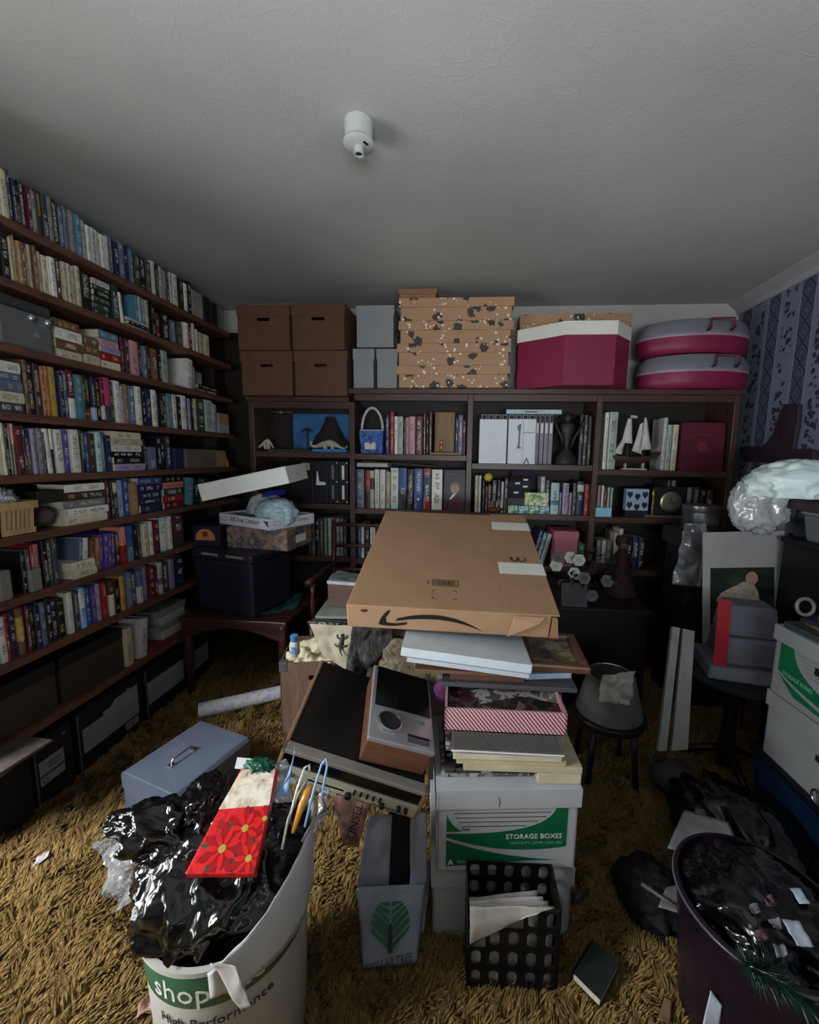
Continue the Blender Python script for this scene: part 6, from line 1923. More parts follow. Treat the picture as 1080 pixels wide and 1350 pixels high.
def holed(nm, x0, x1, z0, z1, cols, rows, T, par, hw=0.016, hh=0.024, mask=None, th=0.0035):
    """panel pierced by oblong holes: strips between the holes form the panel"""
    mb = MB()
    dx, dz = (x1 - x0) / cols, (z1 - z0) / rows
    seg = 6
    for i in range(cols):
        for j in range(rows):
            cx_, cz_ = x0 + (i + 0.5) * dx, z0 + (j + 0.5) * dz
            if mask and not mask(cx_, cz_):
                continue
            outer = []
            inner = []
            n = 24
            for k in range(n):
                a = 2 * math.pi * k / n
                ca, sa = math.cos(a), math.sin(a)
                ix = cx_ + hw * ca
                iz = cz_ + (hh - hw) * (1 if sa > 0.001 else -1 if sa < -0.001 else 0) + hw * sa
                s_ = min(dx / 2 / max(abs(ca), 1e-6), dz / 2 / max(abs(sa), 1e-6))
                inner.append((ix, iz))
                outer.append((cx_ + ca * s_, cz_ + sa * s_))
            vs = [(p[0], 0, p[1]) for p in outer] + [(p[0], 0, p[1]) for p in inner] + [(p[0], th, p[1]) for p in outer] + [(p[0], th, p[1]) for p in inner]
            fs = []
            for k in range(n):
                k2 = (k + 1) % n
                fs += [(k, k2, n + k2, n + k), (2 * n + k2, 2 * n + k, 3 * n + k, 3 * n + k2), (n + k, n + k2, 3 * n + k2, 3 * n + k), (k2, k, 2 * n + k, 2 * n + k2)]
            # corners of the cell
            for sx in (-1, 1):
                for sz in (-1, 1):
                    a1 = (cx_ + sx * dx / 2, cz_ + sz * dz / 2)
                    b1 = (cx_ + sx * dx / 2, cz_ + sz * dz / 2 * 0.55)
                    c1 = (cx_ + sx * dx / 2 * 0.55, cz_ + sz * dz / 2)
                    o_ = len(vs)
                    vs += [(a1[0], 0, a1[1]), (b1[0], 0, b1[1]), (c1[0], 0, c1[1]), (a1[0], th, a1[1]), (b1[0], th, b1[1]), (c1[0], th, c1[1])]
                    fs += [(o_, o_ + 1, o_ + 2), (o_ + 3, o_ + 5, o_ + 4), (o_ + 1, o_ + 4, o_ + 5, o_ + 2)]
            mb.add(vs, fs, T)
    return mb.build(nm, bp_, par)


# front: cut away on a slant, higher at the right side
holed('front_panel', 0.0, cw, 0.012, 0.250, 5, 4, None, cr, 0.0125, 0.0225, lambda x, z: z < 0.13 + 0.62 * x)
holed('back_panel', 0.0, cw, 0.012, chh, 5, 5, TR(0, cd_, 0), cr, 0.0125, 0.0195, lambda x, z: z < 0.235 + 0.9 * x)
MB().box(0, cw, 0, cd_ + 0.004, 0, 0.004).build('bottom', bp_, cr)
for xs in (0.0, cw - 0.004):
    hgt = 0.15 if xs == 0 else 0.258
    MB().prism([(0, 0), (cd_, 0), (cd_, chh if xs else 0.24), (0, hgt)], xs, xs + 0.004, None, 'YZ').build('side_panel', bp_, cr)
MB().tube([(0, -0.001, 0.135), (cw * 0.55, -0.001, 0.246), (cw * 0.62, -0.001, 0.255), (cw, -0.001, 0.255)], 0.004, 6).build('rim', bp_, cr)
for k in range(4):
    o = sheet('paper_sheet', M('grey_paper_%d' % (k % 2), ((186, 184, 178), (160, 158, 154))[k % 2], 0.7), None,
              [crT @ Vector((0.010 + 0.004 * k, 0.014 + 0.014 * k, 0.008)), crT @ Vector((cw - 0.012, 0.014 + 0.014 * k, 0.008)), crT @ Vector((cw - 0.014 - 0.01 * k, 0.018 + 0.018 * k, 0.240 - 0.006 * k)), crT @ Vector((0.006, 0.010 + 0.016 * k, 0.235 - 0.01 * k))], 10, 10, 0.003, 8, k, 0.0015)
    tag(o, '%s grey sheet counted from the front in the black holder' % ordinal(k + 1), 'paper', 'sheets in the black file holder')
# front newspaper drooping over the slanted rim
o = sheet('newspaper', M('newsprint', (168, 164, 154), 0.8, 0.15, 20), None,
          [crT @ Vector((0.006, -0.008, 0.150)), crT @ Vector((0.150, -0.012, 0.250)), crT @ Vector((0.215, -0.006, 0.268)), crT @ Vector((0.004, -0.004, 0.262))], 16, 12, 0.006, 8, 3, 0.0025, False, lambda a, b_: 0.010 * math.sin(math.pi * b_) * (1 - a))
tag(o, 'folded newspaper drooping over the slanted holder rim', 'newspaper')
# dark paperback on the carpet
q_ = W(754, 1292, Z=0.02)
o = thing('dropped_book', 'dark green book lying on the shaded carpet', 'book', TR(q_.x, q_.y, 0.02, -42))
MB().box(0, 0.075, 0, 0.11, 0, 0.003).box(0, 0.075, 0, 0.11, 0.023, 0.026).box(0, 0.003, 0, 0.11, 0, 0.026).build('cover', M('dim_green_cover', (26, 34, 34), 0.5), o)
MB().box(0.003, 0.073, 0.002, 0.108, 0.003, 0.023).build('page_block', PAGE, o)

# ------------------------------------------------------------------ drum with the black bin liner
DX, DY, DR, DH = -0.515, 0.775, 0.172, 0.42
dm = thing('vacuum_drum', 'white plastic drum with a green band and shop vac lettering', 'drum', TR(DX, DY, 0.002))
wpl = M('white_drum_plastic', (176, 174, 168), 0.4, 0.06, 6, 0.02)
MB().lathe([(0.150, 0.0), (0.155, 0.01), (0.168, DH - 0.02), (0.176, DH - 0.012), (0.177, DH), (0.166, DH), (0.160, DH - 0.02), (0.148, 0.02), (0.0, 0.02)], 72, cap=False).build('body', wpl, dm, smooth='auto')
def drum_r(z):
    return 0.155 + (0.168 - 0.155) * (z - 0.01) / (DH - 0.03)
MB().lathe([(drum_r(0.325) + 0.0006, 0.325), (drum_r(0.325) + 0.0014, 0.327), (drum_r(0.397) + 0.0014, 0.396), (drum_r(0.398) + 0.0006, 0.398)], 72, cap=False).build('green_band', M('band_green', (40, 84, 62), 0.4, 0.08), dm, smooth='auto')


def wrap_text(s, size, mat, z, a0, par, lift=0.0018):
    """lettering bent round the drum, a0 = angle of its start (radians, -pi/2 faces -Y)"""
    ob = text(s, size, mat, par, Matrix.Identity(4), extrude=0.0003)
    for v in ob.data.vertices:
        r = drum_r(z + v.co.y) + lift + v.co.z
        a = a0 + v.co.x / drum_r(z)
        v.co = (r * math.cos(a), r * math.sin(a), z + v.co.y)
    return ob


aim = math.atan2(-DY, -DX)           # direction from the drum to the camera axis
wrap_text('shop\u00b7vac', 0.062, M('print_band_white', (200, 206, 196), 0.5), 0.340, aim - 0.98, dm)
wrap_text('High Performance', 0.030, print_blk, 0.280, aim - 0.92, dm)
# bin liner
bg = thing('bin_liner', 'shiny black bin liner stuffed into the white drum', 'bin bag', None)
def top_shape(n, p):
    if n.z < 0:
        f = max(0.0, 1.0 + n.z * 0.15)
        return Vector((p.x * 0.93 * f, p.y * 0.93 * f, p.z))
    return p
def folds(c, r, seed, freq, amp, sub, T=None, shape=None):
    """smooth sagging plastic with a few deep long folds"""
    bm = bmesh.new()
    bmesh.ops.create_icosphere(bm, subdivisions=sub, radius=1.0)
    for v in bm.verts:
        n = v.co.normalized()
        w = Vector((n.x, n.y, n.z * 0.55)) * freq
        w += Vector((fbm(n * 1.1, seed), fbm(n * 1.1, seed + 5), 0)) * 0.7
        d = noise.voronoi(w + Vector((seed * 3.1, seed * 1.7, 0)))[0]
        e = min(1.0, (d[1] - d[0]) * 1.8)
        k = 1.0 - amp * (e ** 0.8 - 0.45) + amp * 0.45 * fbm(n * freq * 0.7, seed + 2) + amp * 0.10 * fbm(n * freq * 5, seed + 4)
        p = Vector((n.x * r[0] * k, n.y * r[1] * k, n.z * r[2] * k))
        if shape:
            p = shape(n, p)
        v.co = (T @ p if T is not None else p) + Vector(c)
    me = bpy.data.meshes.new('sack')
    bm.to_mesh(me)
    bm.free()
    return me


link('sack', folds((DX - 0.012, DY + 0.006, DH + 0.005), (0.172, 0.168, 0.165), 3, 1.6, 0.20, 6, None, top_shape), black_gloss, bg, smooth=True)
R1_ = Matrix.Rotation(math.radians(25), 3, 'Z') @ Matrix.Rotation(math.radians(20), 3, 'Y')
link('neck_fold', folds(W(232, 1092, Z=0.545), (0.105, 0.07, 0.055), 6, 1.5, 0.40, 5, R1_), black_gloss, bg, smooth=True)
link('neck_fold', folds(W(180, 1086, Z=0.505), (0.062, 0.035, 0.026), 9, 1.6, 0.40, 5, R1_), black_gloss, bg, smooth=True)
link('neck_fold', folds(W(275, 1062, Z=0.565), (0.05, 0.085, 0.045), 12, 1.5, 0.40, 5, R1_), black_gloss, bg, smooth=True)
# milky liner folded over the rim on the right-hand side, and its torn strip
wl_ = CLEAR('milky_liner', (0.9, 0.9, 0.9), 0.3, 0.72, 0.3)
vs, fs = [], []
na, nz_ = 34, 8
for i in range(na + 1):
    a = aim - 0.25 + 2.1 * i / na
    hi = DH + 0.01 + 0.125 * math.sin(math.pi * min(1, i / na * 0.72)) ** 1.2
    for j in range(nz_ + 1):
        t = j / nz_
        z = DH - 0.055 + (hi - DH + 0.055) * t
        r = 0.181 + 0.006 * fbm((math.cos(a) * 3, math.sin(a) * 3, z * 9), 3) + 0.004 * t
        vs.append((DX + r * math.cos(a), DY + r * math.sin(a), z))
for i in range(na):
    for j in range(nz_):
        k = i * (nz_ + 1) + j
        fs.append((k, k + nz_ + 1, k + nz_ + 2, k + 1))
ln_ = MB().add(vs, fs).build('liner_film', wl_, None, smooth=True)
ln_.modifiers.new('thickness', 'SOLIDIFY').thickness = 0.001
tag(ln_, 'milky plastic liner folded around the drum rim', 'liner')
o = sheet('torn_strip', M('milky_strip', (176, 172, 164), 0.4), None, [W(278, 1268, Y=0.60), W(312, 1272, Y=0.605), W(333, 1325, Y=0.590), W(318, 1330, Y=0.585)], 8, 14, 0.006, 20, 2, 0.001, True)
tag(o, 'torn strip of milky plastic hanging over the green band', 'plastic strip')
# crumpled clear film at the left of the drum
o = sheet('clear_film', CLEAR('crisp_clear_film', (0.88, 0.9, 0.94), 0.75, 0.30, 0.10), None, [W(152, 1202, Z=0.03), W(212, 1165, Z=0.10), W(188, 1090, Z=0.30), W(122, 1112, Z=0.16)], 40, 40, 0.035, 11, 7, 0.0006, True, smooth=False)
tag(o, 'crumpled clear plastic film beside the drum', 'plastic film')
# poinsettia gift bag lying on the liner
g0, g1 = W(243, 1152, Z=0.585), W(336, 1152, Z=0.585)
g3 = W(318, 1012, Z=0.665)
GT = FRAME(g0, g1, g3)
GW, GL = (g1 - g0).length, (g3 - g0).length * 0.985
gf = thing('gift_sleeve', 'red poinsettia printed gift bag lying on black plastic', 'gift bag', GT)
sh_ = (FRAME(g0, g1, g3).inverted() @ W(318, 1012, Z=0.665)).x
sx_ = (FRAME(g0, g1, g3).inverted() @ W(363, 1018, Z=0.665)).x
polyg = [(0, 0), (GW, 0), (sx_, GL), (sh_, GL)]
MB().prism(polyg, -0.022, 0.0, None, 'XY').build('bag_body', PATCH('red_print', [(120, 10, 16), (196, 20, 28), (214, 30, 34), (150, 14, 20)], 40, 0.3, False), gf, bevel=0.003)
MB().prism([(polyg[0][0] + (sh_) * 0.56, GL * 0.56), (GW + (sx_ - GW) * 0.60, GL * 0.60), (sx_ - 0.004, GL * 0.985), (sh_ + 0.004, GL * 0.985)], 0.0002, 0.001, None, 'XY').build('printed_fur', PATCH('cream_fur_print', [(60, 46, 40), (176, 160, 140), (206, 194, 176), (222, 212, 198)], 34, 0.4, False, 5), gf)
pet = M('print_petal_red', (206, 22, 28), 0.3, 0.2, 60)
pet2 = M('print_petal_dark', (150, 10, 18), 0.3, 0.2, 60)
lea = M('print_leaf_dark', (44, 70, 48), 0.4)
def gclip(x, y):
    y = min(max(y, 0.002), GL * 0.6)
    return (min(max(x, sh_ * y / GL + 0.001), GW + (sx_ - GW) * y / GL - 0.001), y)


for (fu, fv, rr_) in ((0.40, 0.20, 0.046), (0.86, 0.12, 0.038), (0.66, 0.38, 0.042), (0.97, 0.47, 0.032)):
    cy_ = GL * fv
    cx_ = (sh_ * fv) * (1 - fu) + (GW + (sx_ - GW) * fv) * fu
    for k in range(5):
        a = k * 1.257 + 0.5
        MB().prism([gclip(x, y) for x, y in [(cx_ + rr_ * 0.27 * math.cos(a), cy_ + rr_ * 0.27 * math.sin(a))] + [(cx_ + rr_ * q * math.cos(a + w), cy_ + rr_ * q * math.sin(a + w)) for q, w in ((0.7, -0.22), (1.1, 0), (0.7, 0.22))]], 0.0002, 0.0006, None, 'XY').build('printed_leaf', lea, gf)
    for lay, (mt, q) in enumerate(((pet2, 1.0), (pet, 0.72))):
        for k in range(7):
            a = k * 0.8976 + lay * 0.45
            pts = [(cx_, cy_)] + [(cx_ + rr_ * q * r_ * math.cos(a + w), cy_ + rr_ * q * r_ * math.sin(a + w)) for r_, w in ((0.55, -0.30), (0.85, -0.16), (1.05, 0.0), (0.85, 0.16), (0.55, 0.30))]
            pts = [gclip(x, y) for x, y in pts]
            MB().prism(pts, 0.0008 + 0.0007 * lay + 0.00005 * k, 0.0012 + 0.0007 * lay + 0.00005 * k, None, 'XY').build('printed_petal', mt, gf)
    MB().lathe([(rr_ * 0.16, 0.0012), (rr_ * 0.16, 0.0028), (0, 0.003)], 10, TR(cx_, cy_, 0), cap=False).build('printed_centre', M('print_gold', (170, 150, 60), 0.4), gf)
# odds and ends poking out of the sack
gc_ = MB().box(-0.022, 0.022, -0.002, 0.002, 0, 0.022).build('gift_tag', white_card, None)
gc_.matrix_world = Matrix.Translation(W(322, 1014, Z=0.66)) @ Matrix.Rotation(math.radians(-35), 4, 'X')
tag(gc_, 'white gift tag above the poinsettia bag', 'gift tag')
o = blob('green_bow', M('foil_green', (20, 74, 56), 0.3, 0.4, 40), None, W(342, 1008, Z=0.672), (0.035, 0.02, 0.014), 6, 0.8, 3.0, 4)
tag(o, 'dark green foil bow above the poinsettia bag', 'bow')
hang = [('pale blue wire hook arching from the sack', (130, 170, 210), [(402, 1090, 0.60), (414, 1040, 0.66), (424, 1008, 0.70), (430, 1000, 0.71), (432, 1008, 0.70), (424, 1050, 0.65)]),
        ('white wire hook arching from the sack', (206, 206, 206), [(380, 1085, 0.60), (392, 1040, 0.66), (402, 1012, 0.70), (408, 1008, 0.70), (408, 1016, 0.69)]),
        ('long pale wire running down the sack', (150, 146, 136), [(372, 1120, 0.58), (380, 1080, 0.61), (394, 1046, 0.64), (404, 1030, 0.66)]),
        ('grey wire bent beside the liner', (120, 120, 120), [(398, 1110, 0.56), (412, 1084, 0.58), (428, 1072, 0.59), (434, 1074, 0.58)])]
for lab, col, pp in hang:
    o = MB().tube([W(a, b_, Z=z) for a, b_, z in pp], 0.0028, 6).build('wire_hook', M('wire_%d_%d' % (col[0], col[2]), col, 0.3), None, smooth=True)
    tag(o, lab, 'wire hook')
o = MB().tube([W(386, 1098, Z=0.59), W(398, 1062, Z=0.63), W(406, 1044, Z=0.65), W(412, 1034, Z=0.66)], [0.004, 0.008, 0.010, 0.004], 8).build('amber_ornament', M('amber_glass', (190, 130, 50), 0.15, 0.2), None, smooth=True)
tag(o, 'slim amber glass ornament among the wire hooks', 'ornament')
o = sheet('blue_card', M('icy_blue_card', (110, 150, 196), 0.3), None, [W(362, 1052, Z=0.62), W(380, 1046, Z=0.63), W(390, 982, Z=0.70), W(384, 1020, Z=0.66)], 6, 8, 0.004, 20, 1, 0.001)
tag(o, 'icy blue pointed card poking from the sack', 'card')
o = sheet('clear_sleeve', CLEAR('thin_clear_plastic', (0.86, 0.9, 0.94), 0.5, 0.35, 0.15), None, [W(350, 1060, Z=0.60), W(385, 1058, Z=0.60), W(378, 1000, Z=0.66), W(352, 1010, Z=0.66)], 16, 16, 0.02, 18, 4, 0.0008, True)
tag(o, 'crinkled clear sleeve beside the poinsettia bag', 'plastic sleeve')
o = sheet('clear_cellophane', CLEAR('crisp_clear_film', (0.88, 0.9, 0.94), 0.75, 0.30, 0.10), None, [W(414, 1096, Z=0.55), W(432, 1080, Z=0.56), W(436, 1040, Z=0.62), W(422, 1048, Z=0.61)], 14, 14, 0.02, 22, 6, 0.0008, True)
tag(o, 'twist of clear cellophane beside the wire hooks', 'cellophane')
o = sheet('pink_wrapper', PATCH('pink_brown_paper', [(96, 52, 44), (150, 108, 96), (166, 128, 116), (120, 76, 66)], 26, 0.7, False, 3), None, [W(176, 1345, Z=0.03), W(215, 1330, Z=0.03), W(222, 1300, Z=0.03), W(188, 1315, Z=0.03)], 12, 12, 0.015, 25, 4, 0.0008, True)
tag(o, 'pinkish crumpled wrapper on the carpet beside the drum', 'wrapper')
o = sheet('candy_wrapper', M('white_wrapper', (170, 160, 166), 0.5), None, [W(42, 1142, Z=0.025), W(62, 1130, Z=0.025), W(66, 1120, Z=0.025), W(48, 1130, Z=0.025)], 8, 8, 0.008, 35, 4, 0.0008, True)
tag(o, 'tiny pale wrapper on the lit carpet', 'wrapper')

# ------------------------------------------------------------------ between the trunk and the pile
wk = WOOD('ribbed_brown_board', (84, 62, 50), (122, 94, 78), 0.7, 'Z', 6)
w0 = W(372, 972, Z=0.0)
wk_o = thing('brown_carton', 'ribbed brown carton with a metal corner and handle slot', 'box', TR(w0.x, w0.y, 0.002, 12))
bwid, bdep, bhei = 0.26, 0.30, 0.385
hx0 = 0.17
mbx = MB().box(0, bwid, 0, bdep, 0, 0.004).box(0, 0.005, 0, bdep, 0, bhei).box(bwid - 0.005, bwid, 0, bdep, 0, bhei).box(0, bwid, bdep - 0.005, bdep, 0, bhei)
mbx.box(0, hx0 - 0.035, 0, 0.005, 0, bhei).box(hx0 + 0.035, bwid, 0, 0.005, 0, bhei).box(hx0 - 0.035, hx0 + 0.035, 0, 0.005, 0, 0.29).box(hx0 - 0.035, hx0 + 0.035, 0, 0.005, 0.315, bhei)
mbx.build('body', wk, wk_o)
MB().box(-0.003, 0.035, -0.003, 0.035, 0.34, bhei + 0.003).build('corner_cap', M('dull_tin', (104, 104, 110), 0.4, metal=0.5), wk_o, bevel=0.003)
WKT = TR(w0.x, w0.y, 0.002, 12)
def wp(x, y, z):
    return WKT @ Vector((x, y, z))
o = sheet('crumpled_paper', M('cream_paper', (206, 196, 166), 0.8, 0.1), None, [wp(0.01, 0.02, 0.37), wp(0.24, -0.01, 0.385), wp(0.23, 0.20, 0.44), wp(0.02, 0.20, 0.41)], 24, 20, 0.025, 14, 3, 0.001, True)
tag(o, 'crumpled cream paper spilling from the brown carton', 'paper')
bo = thing('white_bottle', 'small white bottle with a blue cap in brown carton', 'bottle', Matrix.Translation(W(390, 862, Y=1.80)) @ Matrix.Rotation(math.radians(8), 4, 'X'))
MB().lathe([(0.018, 0), (0.022, 0.006), (0.022, 0.062), (0.014, 0.075), (0.0, 0.076)], 18, cap=False).build('body', white_card, bo, smooth='auto')
MB().lathe([(0.016, 0.072), (0.018, 0.078), (0.018, 0.100), (0.0, 0.102)], 18, cap=False).build('cap', M('cap_blue', (60, 130, 170), 0.4), bo, smooth='auto')
MB().box(-0.008, 0.008, -0.0228, -0.021, 0.012, 0.05).build('label_print', M('label_blue', (90, 130, 180), 0.5), bo)
# canvas bag with a black lizard
cv = thing('canvas_bag', 'cream canvas bag printed with a black lizard', 'bag', None)
cP = [W(425, 864, Y=1.83), W(458, 884, Y=1.83), W(468, 826, Y=1.88), W(408, 822, Y=1.88)]
canv = M('cream_canvas', (168, 160, 138), 0.85, 0.12, 30, 0.2)
sheet('panel', canv, cv, cP, 20, 16, 0.012, 9, 4, 0.012, True)
cx_e = (cP[2] - cP[3]).normalized()
cn_ = (cP[1] - cP[0]).cross(cP[3] - cP[0]).normalized()
cu_e = cn_.cross(cx_e)
CM = Matrix((cx_e, cu_e, cn_)).transposed().to_4x4()
CM.translation = (cP[1] * 0.40 + cP[2] * 0.6) - cx_e * 0.055 + cn_ * 0.016
liz = MB()
liz.tube([(0.0, 0.045, 0), (0.004, 0.03, 0), (0.0, 0.0, 0), (-0.002, -0.02, 0), (0.006, -0.045, 0), (0.016, -0.06, 0)], [0.006, 0.009, 0.010, 0.008, 0.004, 0.0015], 8)
for s in (-1, 1):
    liz.tube([(0, 0.018, 0), (s * 0.020, 0.024, 0), (s * 0.026, 0.040, 0)], [0.004, 0.0035, 0.003], 6)
    liz.tube([(0, -0.012, 0), (s * 0.018, -0.018, 0), (s * 0.030, -0.006, 0)], [0.004, 0.0035, 0.003], 6)
liz.add([], [])
lz = liz.build('printed_lizard', print_blk, cv, smooth=True)
lz.data.transform(CM @ Matrix.Diagonal((1, 1, 0.25, 1)))
# carton that carries the magazines, and the magazines
o = thing('support_carton', 'dark carton beneath the black magazines', 'box', TR(-0.66, 1.96, 0.002, -4))
MB().box(0, 0.30, 0, 0.20, 0, 0.50).build('body', dbrown, o, bevel=0.003)
MB().box(-0.003, 0.303, -0.003, 0.203, 0.44, 0.508).build('lid', black_card, o, bevel=0.003)
zz = 0.5112
for k, (c, lab, rz) in enumerate(((M('striped_magazine', (140, 60, 66), 0.4, 0.5, 40, stretch=(1, 8, 1)), 'red striped magazine under the black ones', 5), (black_card, 'lowest black magazine beside the parcel', -4), (PATCH('bw_cover', [(14, 14, 16), (150, 156, 150), (24, 24, 26), (90, 96, 92)], 20, 0.3), 'black and white magazine in the small heap', 3), (black_card, 'upper black magazine beside the parcel', -3), (M('grey_green_paper', (116, 124, 114), 0.6), 'grey green sheet topping the magazine heap', 5))):
    o = MB().box(0, 0.33, -0.10, 0.16, 0, 0.014).build('magazine', c, None, bevel=0.002)
    o.matrix_world = TR(-0.75, 2.00, zz, rz)
    tag(o, lab, 'magazine', 'magazines beside the parcel')
    zz += 0.0150
wd_ = thing('wooden_case', 'dark wooden case with a pale lid beside the parcel', 'case', TR(-0.72, 2.03, zz, -6))
MB().box(0, 0.27, 0, 0.14, 0, 0.125).build('body', WOOD('case_wood', (60, 42, 34), (92, 66, 54), 0.5, 'X'), wd_, bevel=0.003)
MB().box(-0.003, 0.273, -0.003, 0.143, 0.1255, 0.142).build('lid', M('pale_lid', (160, 164, 172), 0.4), wd_, bevel=0.002)
o = sheet('grey_folder', M('grey_green_folder', (88, 100, 96), 0.5), None, [Vector((-0.72, 2.03, zz + 0.150)), Vector((-0.46, 2.0, zz + 0.146)), Vector((-0.46, 2.14, zz + 0.150)), Vector((-0.71, 2.16, zz + 0.165))], 14, 10, 0.012, 12, 2, 0.002, True)
tag(o, 'shiny grey folder on the dark wooden case', 'folder')

# ------------------------------------------------------------------ right side of the room
# dark wooden cross-shaped ornament on the wallpaper
o = thing('wall_plaque', 'dark wooden cross shaped plaque on the wallpaper', 'plaque', None)
pts = [(W(a, b_, X=1.785).y, W(a, b_, X=1.785).z) for a, b_ in ((983, 588), (1006, 590), (1020, 575), (1030, 545), (1036, 533), (1056, 533), (1054, 560), (1048, 592), (1076, 593), (1074, 612), (1028, 611), (983, 608))]
MB().prism(pts, 1.774, 1.796, None, 'YZ').build('board', WOOD('plaque_wood', (40, 28, 38), (60, 44, 56), 0.5, 'Z'), o, bevel=0.003)

# stacked cartons at the right edge
RX = 1.15
tote = thing('storage_tote', 'dark blue storage tote under the white boxes', 'tote', TR(RX + 0.0, 1.34, 0.002, -88))
MB().frustum(0.44, 0.34, 0.48, 0.38, 0, 0.255, TR(0, 0.19, 0)).build('body', M('tote_blue', (16, 34, 60), 0.4), tote, bevel=0.010)
MB().box(-0.25, 0.25, -0.01, 0.39, 0.256, 0.288).build('lid', M('tote_lid', (12, 18, 30), 0.4), tote, bevel=0.008)
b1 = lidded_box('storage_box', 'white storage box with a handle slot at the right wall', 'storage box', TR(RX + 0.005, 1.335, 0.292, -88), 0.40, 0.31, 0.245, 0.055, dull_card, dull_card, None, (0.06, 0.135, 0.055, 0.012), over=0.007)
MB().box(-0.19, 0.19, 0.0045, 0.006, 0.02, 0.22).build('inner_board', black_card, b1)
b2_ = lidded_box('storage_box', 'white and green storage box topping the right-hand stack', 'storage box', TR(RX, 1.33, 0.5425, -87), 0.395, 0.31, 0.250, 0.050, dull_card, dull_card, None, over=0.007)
cur = quad_curve((-0.12, 0.198), (-0.11, 0.085), (0.13, 0.075))
MB().prism([(-0.175, 0.198)] + cur + [(0.165, 0.068), (0.165, 0.040)] + quad_curve((0.165, 0.040), (-0.06, 0.045), (-0.175, 0.095)), P0, 0.0).build('printed_green_field', green_pr, b2_)
MB().prism(quad_curve((-0.175, 0.085), (-0.05, 0.030), (0.13, 0.028)) + [(0.05, 0.020), (-0.10, 0.030)], P0, 0.0).build('printed_green_field', green_pr, b2_)
for k in range(5):
    zq = 0.185 - 0.014 * k
    MB().box(-0.10 + 0.014 * k, 0.14, P0, 0, zq, zq + 0.002).build('printed_line', print_gry, b2_)
MB().box(-0.035, 0.06, P0 * 1.5, 0, 0.150, 0.176).build('hand_slot', print_blk, b2_)
text('STORAGE BOXES', 0.020, M('pale_green_print', (120, 176, 150), 0.6), b2_, FRONT(-0.155, -0.0010, 0.088) @ Matrix.Rotation(math.radians(-3), 4, 'Z'), sx=0.8)
zz = 0.5425 + 0.255
for k, (w_, d_, t_, c, lab, rz, dx, dy) in enumerate(((0.30, 0.24, 0.020, M('teal_grey_cover', (52, 66, 68), 0.4), 'teal grey book lying on the right green box', -84, 0.01, 0), (0.24, 0.20, 0.016, M('tan_cover', (120, 98, 68), 0.5), 'tan book second on the right green box', -98, 0.03, 0.03), (0.22, 0.17, 0.016, M('deep_navy_cover', (24, 30, 48), 0.4), 'navy book topping the right green box', -70, 0.05, 0.0))):
    o = thing('flat_book', lab, 'book', TR(RX + dx, 1.36 + dy, zz + 0.0006, rz))
    MB().box(-w_ / 2, w_ / 2, 0, d_, 0, 0.0025).box(-w_ / 2, w_ / 2, 0, d_, t_ - 0.0025, t_).box(-w_ / 2, w_ / 2, 0, 0.0025, 0, t_).build('cover', c, o)
    MB().box(-w_ / 2 + 0.003, w_ / 2 - 0.003, 0.0025, d_ - 0.003, 0.0025, t_ - 0.0025).build('page_block', PAGE, o)
    zz += t_ + 0.001
o = MB().box(-0.10, 0.10, -0.014, 0.014, 0, 0.010).build('wooden_ruler', WOOD('ruler_wood', (140, 116, 84), (170, 146, 108), 0.5, 'X'), None, bevel=0.002)
o.matrix_world = TR(RX + 0.12, 1.37, zz + 0.001, -52)
tag(o, 'pale wooden stick lying on the navy book', 'stick')
o = MB().tube([(0.028 * math.cos(a), 0.028 * math.sin(a), 0) for a in [2 * math.pi * k / 24 for k in range(24)]], 0.006, 8, None, True).build('tape_ring', M('tape_ring', (110, 108, 106), 0.4), None, smooth=True)
o.matrix_world = Matrix.Translation((RX + 0.025, 1.47, zz + 0.034)) @ Matrix.Rotation(math.radians(80), 4, 'X')
tag(o, 'grey ring standing on the right book heap', 'ring')

# black cabinet with a tray and white bag
cbn = thing('black_cabinet', 'black cabinet behind the right-hand storage boxes', 'cabinet', TR(1.45, 1.62, 0))
MB().box(0, 0.34, 0, 0.36, 0.001, 1.02).build('body', M('cabinet_black', (14, 15, 20), 0.45), cbn, bevel=0.004)
MB().box(-0.008, 0.345, -0.01, 0.37, 1.0205, 1.045).build('top', M('cabinet_black', (14, 15, 20), 0.45), cbn, bevel=0.004)
MB().box(0.02, 0.32, -0.006, 0.0, 0.05, 0.98).build('door', M('cabinet_door', (18, 20, 27), 0.4), cbn, bevel=0.003)
for k, (w_, d_, h_) in enumerate(((0.30, 0.24, 0.10),)):
    o = thing('clear_bin', 'milky plastic bin under the dark tray', 'bin', TR(1.455, 1.64, 1.0458))
    MB().frustum(0.28, 0.22, 0.31, 0.25, 0, 0.115, TR(0.15, 0.13, 0)).build('body', M('milky_bin', (110, 118, 124), 0.35), o, bevel=0.010)
    MB().box(-0.01, 0.31, 0.0, 0.26, 0.1155, 0.128).build('lid', M('milky_lid', (130, 138, 144), 0.35), o, bevel=0.004)
tz = 1.0458 + 0.1285
o = MB().prism([(0, 0), (0.16, -0.012), (0.40, 0.0), (0.40, 0.05), (0.0, 0.042)], 0.0, 0.30).build('dark_tray', M('tray_brown', (52, 40, 40), 0.5), None, bevel=0.003)
o.matrix_world = TR(1.35, 1.60, tz + 0.0135)
tag(o, 'dark brown tray carrying the bright white bag', 'tray')
wpb = M('bright_white_plastic', (214, 228, 228), 0.25, 0.05, 9, 0.02)
o = link('plastic_bag', folds(W(1050, 640, Y=1.72), (0.165, 0.13, 0.095), 31, 1.3, 0.20, 5, None, lambda n, p: Vector((p.x, p.y, max(p.z, -0.045)))), wpb, None, smooth=True)
tag(o, 'bright white plastic bag knotted on the dark tray', 'plastic bag')
